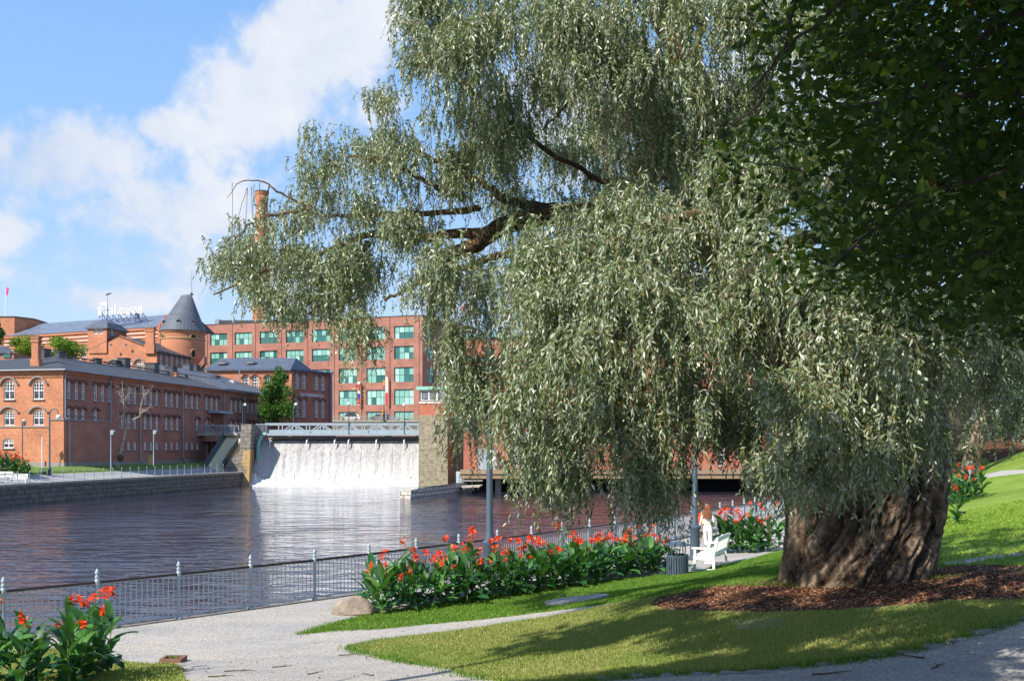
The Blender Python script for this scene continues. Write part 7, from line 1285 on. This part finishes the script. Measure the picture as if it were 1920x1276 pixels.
# bare birch
M['bwhite'] = bark('birch_bark', (.12, .1, .09), (.38, .34, .3), (.52, .48, .43), (1, 1, 3), 3, .01)
BD = 122; bt = empty('bare_birch', at(221, 876, BD), 'leafless white birch with a dark round burl beside the shaded brick wall', 'tree')
def bl(pts_, r0, r1, nm): P_ = [at(x, y, BD + random.uniform(-.3, .3)) for x, y in pts_]; b = MB(); b.tube(P_, [lerp(r0, r1, i / (len(P_) - 1)) for i in range(len(P_))], 7); b.build(nm, [M['bwhite']], bt, True); return P_
bl([(221, 877), (222, 866), (225, 852), (229, 836), (233, 820), (235, 806)], .2, .13, 'trunk'); A1 = bl([(235, 806), (235, 790), (232, 770), (232, 748), (230, 730), (229, 713)], .12, .03, 'limb'); A2 = bl([(235, 806), (242, 796), (250, 786), (262, 780), (264, 762), (269, 742), (268, 722)], .11, .03, 'limb'); A3 = bl([(236, 790), (228, 782), (218, 775), (205, 774)], .06, .015, 'limb'); A4 = bl([(233, 760), (228, 745), (219, 732)], .05, .015, 'limb'); A5 = bl([(262, 775), (274, 768), (285, 757)], .05, .012, 'limb'); A6 = bl([(268, 745), (278, 732), (288, 722)], .04, .012, 'limb'); A7 = bl([(234, 750), (241, 738), (250, 728)], .04, .012, 'limb'); A8 = bl([(237, 800), (225, 800), (214, 806)], .04, .012, 'limb')
b = MB()
for P_ in (A1, A2, A3, A4, A5, A6, A7, A8):
    for k in range(16): i = random.randrange(1, len(P_)); p = P_[i - 1].lerp(P_[i], random.random()); a = random.uniform(0, 6.28); l = random.uniform(.35, 1.1); q1 = p + Vector((math.cos(a) * l * .5, math.sin(a) * .3, random.uniform(-.1, .5) * l)); b.tube([p, q1, q1 + Vector((math.cos(a) * l * .5, 0, random.uniform(-.5, .4) * l))], [.022, .015, .007], 4)
b.build('twigs', [M['bwhite']], bt)['kind'] = 'stuff'
p = at(226, 858, BD - .1); b = MB(); rw = 8; vs = []
for i in range(rw + 1):
    for k in range(12): ph = math.pi * (i + .05) / (rw + .1); t = 6.283 * k / 12; s_ = .42 * (1 + random.uniform(-.12, .12)); vs.append(p + Vector((math.sin(ph) * math.cos(t) * s_, math.sin(ph) * math.sin(t) * s_, math.cos(ph) * s_)))
b.add(vs, [(i * 12 + k, (i + 1) * 12 + k, (i + 1) * 12 + (k + 1) % 12, i * 12 + (k + 1) % 12) for i in range(rw) for k in range(12)]); b.build('burl', [M['limb']], bt)
# ================================================================ people
M['skin'] = mat('skin', (.62, .36, .25), .6); M['cloth_w'] = mat('white_cotton', (.8, .79, .77), .85); M['cloth_o'] = mat('orange_red_top', (.75, .09, .03), .8); M['hair_r'] = mat('auburn_hair', (.2, .075, .035), .7); M['hair_b'] = mat('blonde_hair', (.55, .36, .15), .55)
M['linen'] = mat('linen_bag', (.6, .52, .4), .9); M['navy'] = mat('navy_jersey', (.03, .04, .09), .8)
def skin_mesh(name, J, E, lv=2):
    names = list(J); me = bpy.data.meshes.new(name); me.from_pydata([J[k][0] for k in names], [(names.index(a), names.index(c)) for a, c in E], []); o = bpy.data.objects.new(name, me); COL.objects.link(o)
    md = o.modifiers.new('s', 'SKIN'); sv = me.skin_vertices[0].data
    for i, k in enumerate(names): sv[i].radius = J[k][1] if isinstance(J[k][1], tuple) else (J[k][1],) * 2; sv[i].use_root = (i == 0)
    m2 = o.modifiers.new('u', 'SUBSURF'); m2.levels = lv; m2.render_levels = lv; dg = bpy.context.evaluated_depsgraph_get(); r_ = bpy.data.meshes.new_from_object(o.evaluated_get(dg)); bpy.data.objects.remove(o); r_.polygons.foreach_set('use_smooth', [True] * len(r_.polygons)); return r_
def person(loc, rz, label, H_=1.68, pose='walk', zones=None, sleeve=.55, trouser=1.0, group=None, leg=.16):
    k = H_ / 1.7; e = empty('person', loc, label, 'person', group, rz); lw = 1.0 + .35 * (trouser - 1)
    w_ = .1 if pose == 'walk' else 0
    J = {'pelvis': ((0, 0, .93), (.125, .1)), 'waist': ((0, 0, 1.08), (.098, .075)), 'chest': ((0, 0, 1.28), (.135, .085)), 'neck0': ((0, 0, 1.41), (.06, .05)), 'neck1': ((0, .01, 1.48), (.045, .045)), 'head0': ((0, .02, 1.54), (.06, .068)), 'head1': ((0, .02, 1.62), (.072, .088)), 'head2': ((0, .01, 1.685), (.045, .055)),
         'hipL': ((-.09, 0, .87), (.085 * trouser, .085 * trouser)), 'kneeL': ((-.095, .1 + w_ * .6, .48), (.058 * trouser, .06 * trouser)), 'ankL': ((-.095, .04 + w_, .09), (.036 * lw * trouser, .04 * lw * trouser)), 'toeL': ((-.1, .17 + w_, .03), (.035, .026)),
         'hipR': ((.09, 0, .87), (.085 * trouser, .085 * trouser)), 'kneeR': ((.095, .03, .48), (.058 * trouser, .06 * trouser)), 'ankR': ((.095, -.2 - w_, .14), (.036 * lw * trouser, .04 * lw * trouser)), 'toeR': ((.1, -.1 - w_, .05), (.035, .026)),
         'shL': ((-.15, 0, 1.37), .052), 'elL': ((-.23, -.05, 1.13), .038), 'wrL': ((-.22, .05, .93), .025), 'haL': ((-.22, .09, .86), (.032, .018)), 'shR': ((.15, 0, 1.37), .052), 'elR': ((.235, -.03, 1.13), .038), 'wrR': ((.17, .14, 1.02), .025), 'haR': ((.14, .2, .98), (.032, .018))}
    E = [('pelvis', 'waist'), ('waist', 'chest'), ('chest', 'neck0'), ('neck0', 'neck1'), ('neck1', 'head0'), ('head0', 'head1'), ('head1', 'head2'), ('pelvis', 'hipL'), ('hipL', 'kneeL'), ('kneeL', 'ankL'), ('ankL', 'toeL'), ('pelvis', 'hipR'), ('hipR', 'kneeR'), ('kneeR', 'ankR'), ('ankR', 'toeR'), ('chest', 'shL'), ('shL', 'elL'), ('elL', 'wrL'), ('wrL', 'haL'), ('chest', 'shR'), ('shR', 'elR'), ('elR', 'wrR'), ('wrR', 'haR')]
    for sd, s_ in (('L', -1), ('R', 1)):                           # fingers and thumb
        h_ = Vector(J['ha' + sd][0]); d = (h_ - Vector(J['wr' + sd][0])).normalized(); sx_ = Vector((0, 1, 0)) if abs(d.y) < .7 else Vector((1, 0, 0)); sx_ = (sx_ - d * sx_.dot(d)).normalized()
        for i in range(4): a = h_ + sx_ * (.024 - .016 * i) + d * .03; c = a + d * (.045, .05, .046, .036)[i] + Vector((-s_ * .012, 0, 0)); J['f%s%d' % (sd, i)] = (tuple(a), .009); J['g%s%d' % (sd, i)] = (tuple(c), .007); E += [('ha' + sd, 'f%s%d' % (sd, i)), ('f%s%d' % (sd, i), 'g%s%d' % (sd, i))]
        c = h_ + sx_ * .045 - d * .005; J['t' + sd] = (tuple(c), .01); J['u' + sd] = (tuple(c + d * .035), .008); E += [('ha' + sd, 't' + sd), ('t' + sd, 'u' + sd)]
    if pose == 'cycle':
        up = {'waist': (0, .09, 1.04), 'chest': (0, .25, 1.19), 'neck0': (0, .35, 1.28), 'neck1': (0, .4, 1.34), 'head0': (0, .45, 1.39), 'head1': (0, .47, 1.47), 'head2': (0, .46, 1.54), 'hipL': (-.09, .02, .9), 'kneeL': (-.1, .36, .72), 'ankL': (-.1, .2, .38), 'toeL': (-.1, .33, .34), 'hipR': (.09, .02, .9), 'kneeR': (.1, .3, .55), 'ankR': (.1, .12, .16), 'toeR': (.1, .25, .13), 'shL': (-.16, .3, 1.24), 'elL': (-.2, .46, 1.06), 'wrL': (-.2, .62, 1.02), 'haL': (-.2, .68, 1.02), 'shR': (.16, .3, 1.24), 'elR': (.2, .46, 1.06), 'wrR': (.2, .62, 1.02), 'haR': (.2, .68, 1.02)}
        for a, c in up.items(): J[a] = (c, J[a][1])
        for a in [q_ for q_ in J if q_[0] in 'fgtu' and q_[1] in 'LR' and q_ not in ('toeL', 'toeR')]: del J[a]
        E = [x for x in E if x[0] in J and x[1] in J]
    me = skin_mesh('body', J, E); ms = zones['mats']
    for m_ in ms: me.materials.append(m_)
    for f_ in me.polygons:
        x, y, z = f_.center; f_.material_index = zones['fn'](x, y, z)
    o = bpy.data.objects.new('body', me); COL.objects.link(o); o.parent = e; o.scale = (k,) * 3; return e
def hairmesh(e, k, c, length, m_, width=.11, pony=False):
    b = MB(); rs = random.Random(3)
    if pony: b.ball(Vector((0, .01, 1.63)) * k, .1 * k, 0, 14, 1.1); b.tube([Vector((0, -.07, 1.7)) * k, Vector((0, -.13, 1.72)) * k, Vector((.01, -.17, 1.64)) * k, Vector((.015, -.15, 1.5)) * k, Vector((0, -.14, 1.4)) * k], [.03, .035, .035, .03, .01], 8)
    else:
        b.ball(Vector((0, 0, 1.635)) * k, .1 * k, 0, 14, 1.05)
        for i in range(26):
            a = rs.uniform(-.95, .95) * math.pi / 1.6; r_ = .085; x, y = math.sin(a) * r_, -abs(math.cos(a)) * r_ - .005; P_ = [Vector((x, y, 1.64))]
            for j in range(1, 7): P_.append(Vector((x * (1 + .14 * j) + .012 * math.sin(j * 2 + i), y - .012 * j + .012 * math.cos(j * 2.3 + i), 1.64 - length * j / 6 * rs.uniform(.9, 1.05))))
            b.tube([p * k for p in P_], [.03, .034, .033, .03, .026, .02, .006], 6)
    b.build('hair', [m_], e, True, world=False)
k1 = 1.0; p = at(1327, 0, 33.3); pe = (p.x, p.y, 0.01)
w1 = person(pe, R(-28), 'woman with long auburn hair in a white blouse and white trousers, walking away', 1.68, 'walk', dict(mats=[M['cloth_w'], M['skin'], M['cloth_w']], fn=lambda x, y, z: 1 if (z > 1.43 or (abs(x) > .19 and z < 1.12 and z > .8) or (y > .09 and .8 < z < 1.08 and abs(x) > .1)) else (1 if z < .05 else 0)), trouser=1.25)
hairmesh(w1, .99, 0, .42, M['hair_r']); b = MB(); b.lathe((0, 0, 0), [(.125, 1.04), (.13, 1.07), (.125, 1.1)], 16, sx=1, sy=.78); b.build('waistband', [M['linen']], w1, world=False)
p = at(1308, 0, 34.2); w2 = person((p.x, p.y, 0.01), R(-30), 'woman with a ponytail in orange red top and white shorts behind the lamp post', 1.66, 'walk', dict(mats=[M['cloth_o'], M['skin'], M['cloth_w']], fn=lambda x, y, z: 1 if (z > 1.43 or z < .72 or (abs(x) > .18 and z < 1.2)) else (2 if z < 1.02 else 0)), trouser=1.05)
hairmesh(w2, .98, 0, .3, M['hair_b'], pony=True)
# bag on her right shoulder
bp_ = Vector((p.x, p.y, 0)) + Vector((.2, -.14, 0)); e = empty('shoulder_bag', bp_ + Vector((0, 0, .98)), 'cream shoulder bag hanging from the shoulder of the woman in orange red', 'bag'); b = MB(); b.box(bp_ + Vector((0, 0, 1.12)), (.3, .11, .3), rz=-.4, taper=.82); b.ball(bp_ + Vector((0, 0, 1.0)), .13, 0, 12, .5); b.build('bag_body', [M['linen']], e, True); b = MB(); b.tube([bp_ + Vector((-.1, 0, 1.25)), bp_ + Vector((-.07, .05, 1.4)), bp_ + Vector((-.02, .1, 1.45)), bp_ + Vector((.06, .04, 1.38)), bp_ + Vector((.1, 0, 1.25))], .012, 6); b.build('strap', [M['linen']], e)
# cyclist on the footbridge
p = Vector((gx(401, 148.4), 148.4, zdk)); cyc = person(p + Vector((0, 0, .06)), R(90), 'cyclist in a dark and white jersey bent over the handlebar on the footbridge', 1.72, 'cycle', dict(mats=[M['navy'], M['skin'], M['cloth_w']], fn=lambda x, y, z: 1 if (z > 1.32 or z < .62 or (abs(x) > .17 and z < 1.15)) else (0 if z < 1.0 or y > .22 else 2)))
b = MB(); b.ball((0, .46, 1.56), .11, 0, 12, .8); b.build('helmet', [M['navy']], cyc, True, world=False)
e = empty('bicycle', p, 'dark bicycle ridden across the footbridge', 'bicycle', None, R(90))
for nm, y in (('wheel', .62), ('wheel', -.42)):
    b = MB(); b.tube([(0, y + .33 * math.cos(t), .34 + .33 * math.sin(t)) for t in np.linspace(0, 2 * math.pi, 25)], .018, 5, cap=False)
    for k in range(8): t = math.pi * k / 8; b.bar((0, y + .32 * math.cos(t), .34 + .32 * math.sin(t)), (0, y - .32 * math.cos(t), .34 - .32 * math.sin(t)), .006)
    b.build(nm, [M['rail']], e, world=False)
b = MB()
for a, c in (((0, -.42, .34), (0, .02, .3)), ((0, .02, .3), (0, -.1, .9)), ((0, -.42, .34), (0, -.07, .82)), ((0, .02, .3), (0, .5, .85)), ((0, -.08, .82), (0, .48, .88)), ((0, .62, .34), (0, .47, 1.02)), ((-.22, .6, 1.03), (.22, .6, 1.03)), ((0, .47, 1.0), (0, .6, 1.03))): b.tube([a, c], .018, 6)
b.build('frame', [M['steel_d']], e, world=False); b = MB(); b.box((0, -.12, .93), (.14, .26, .05), taper=.8); b.build('saddle', [M['dark']], e, world=False)
# small bollard light on the far lawn
p = proj(1819, 896); e = empty('path_light', p, 'short grey path light behind the round canna bed on the lawn', 'path light'); b = MB(); b.tube([p, p + Vector((0, 0, .95))], .07, 10); b.build('post', [M['pipe']], e); b = MB(); b.lathe(p + Vector((0, 0, .9)), [(.1, 0), (.22, .02), (.24, .1), (.14, .18)], 14); b.build('lamp_head', [M['trim']], e)
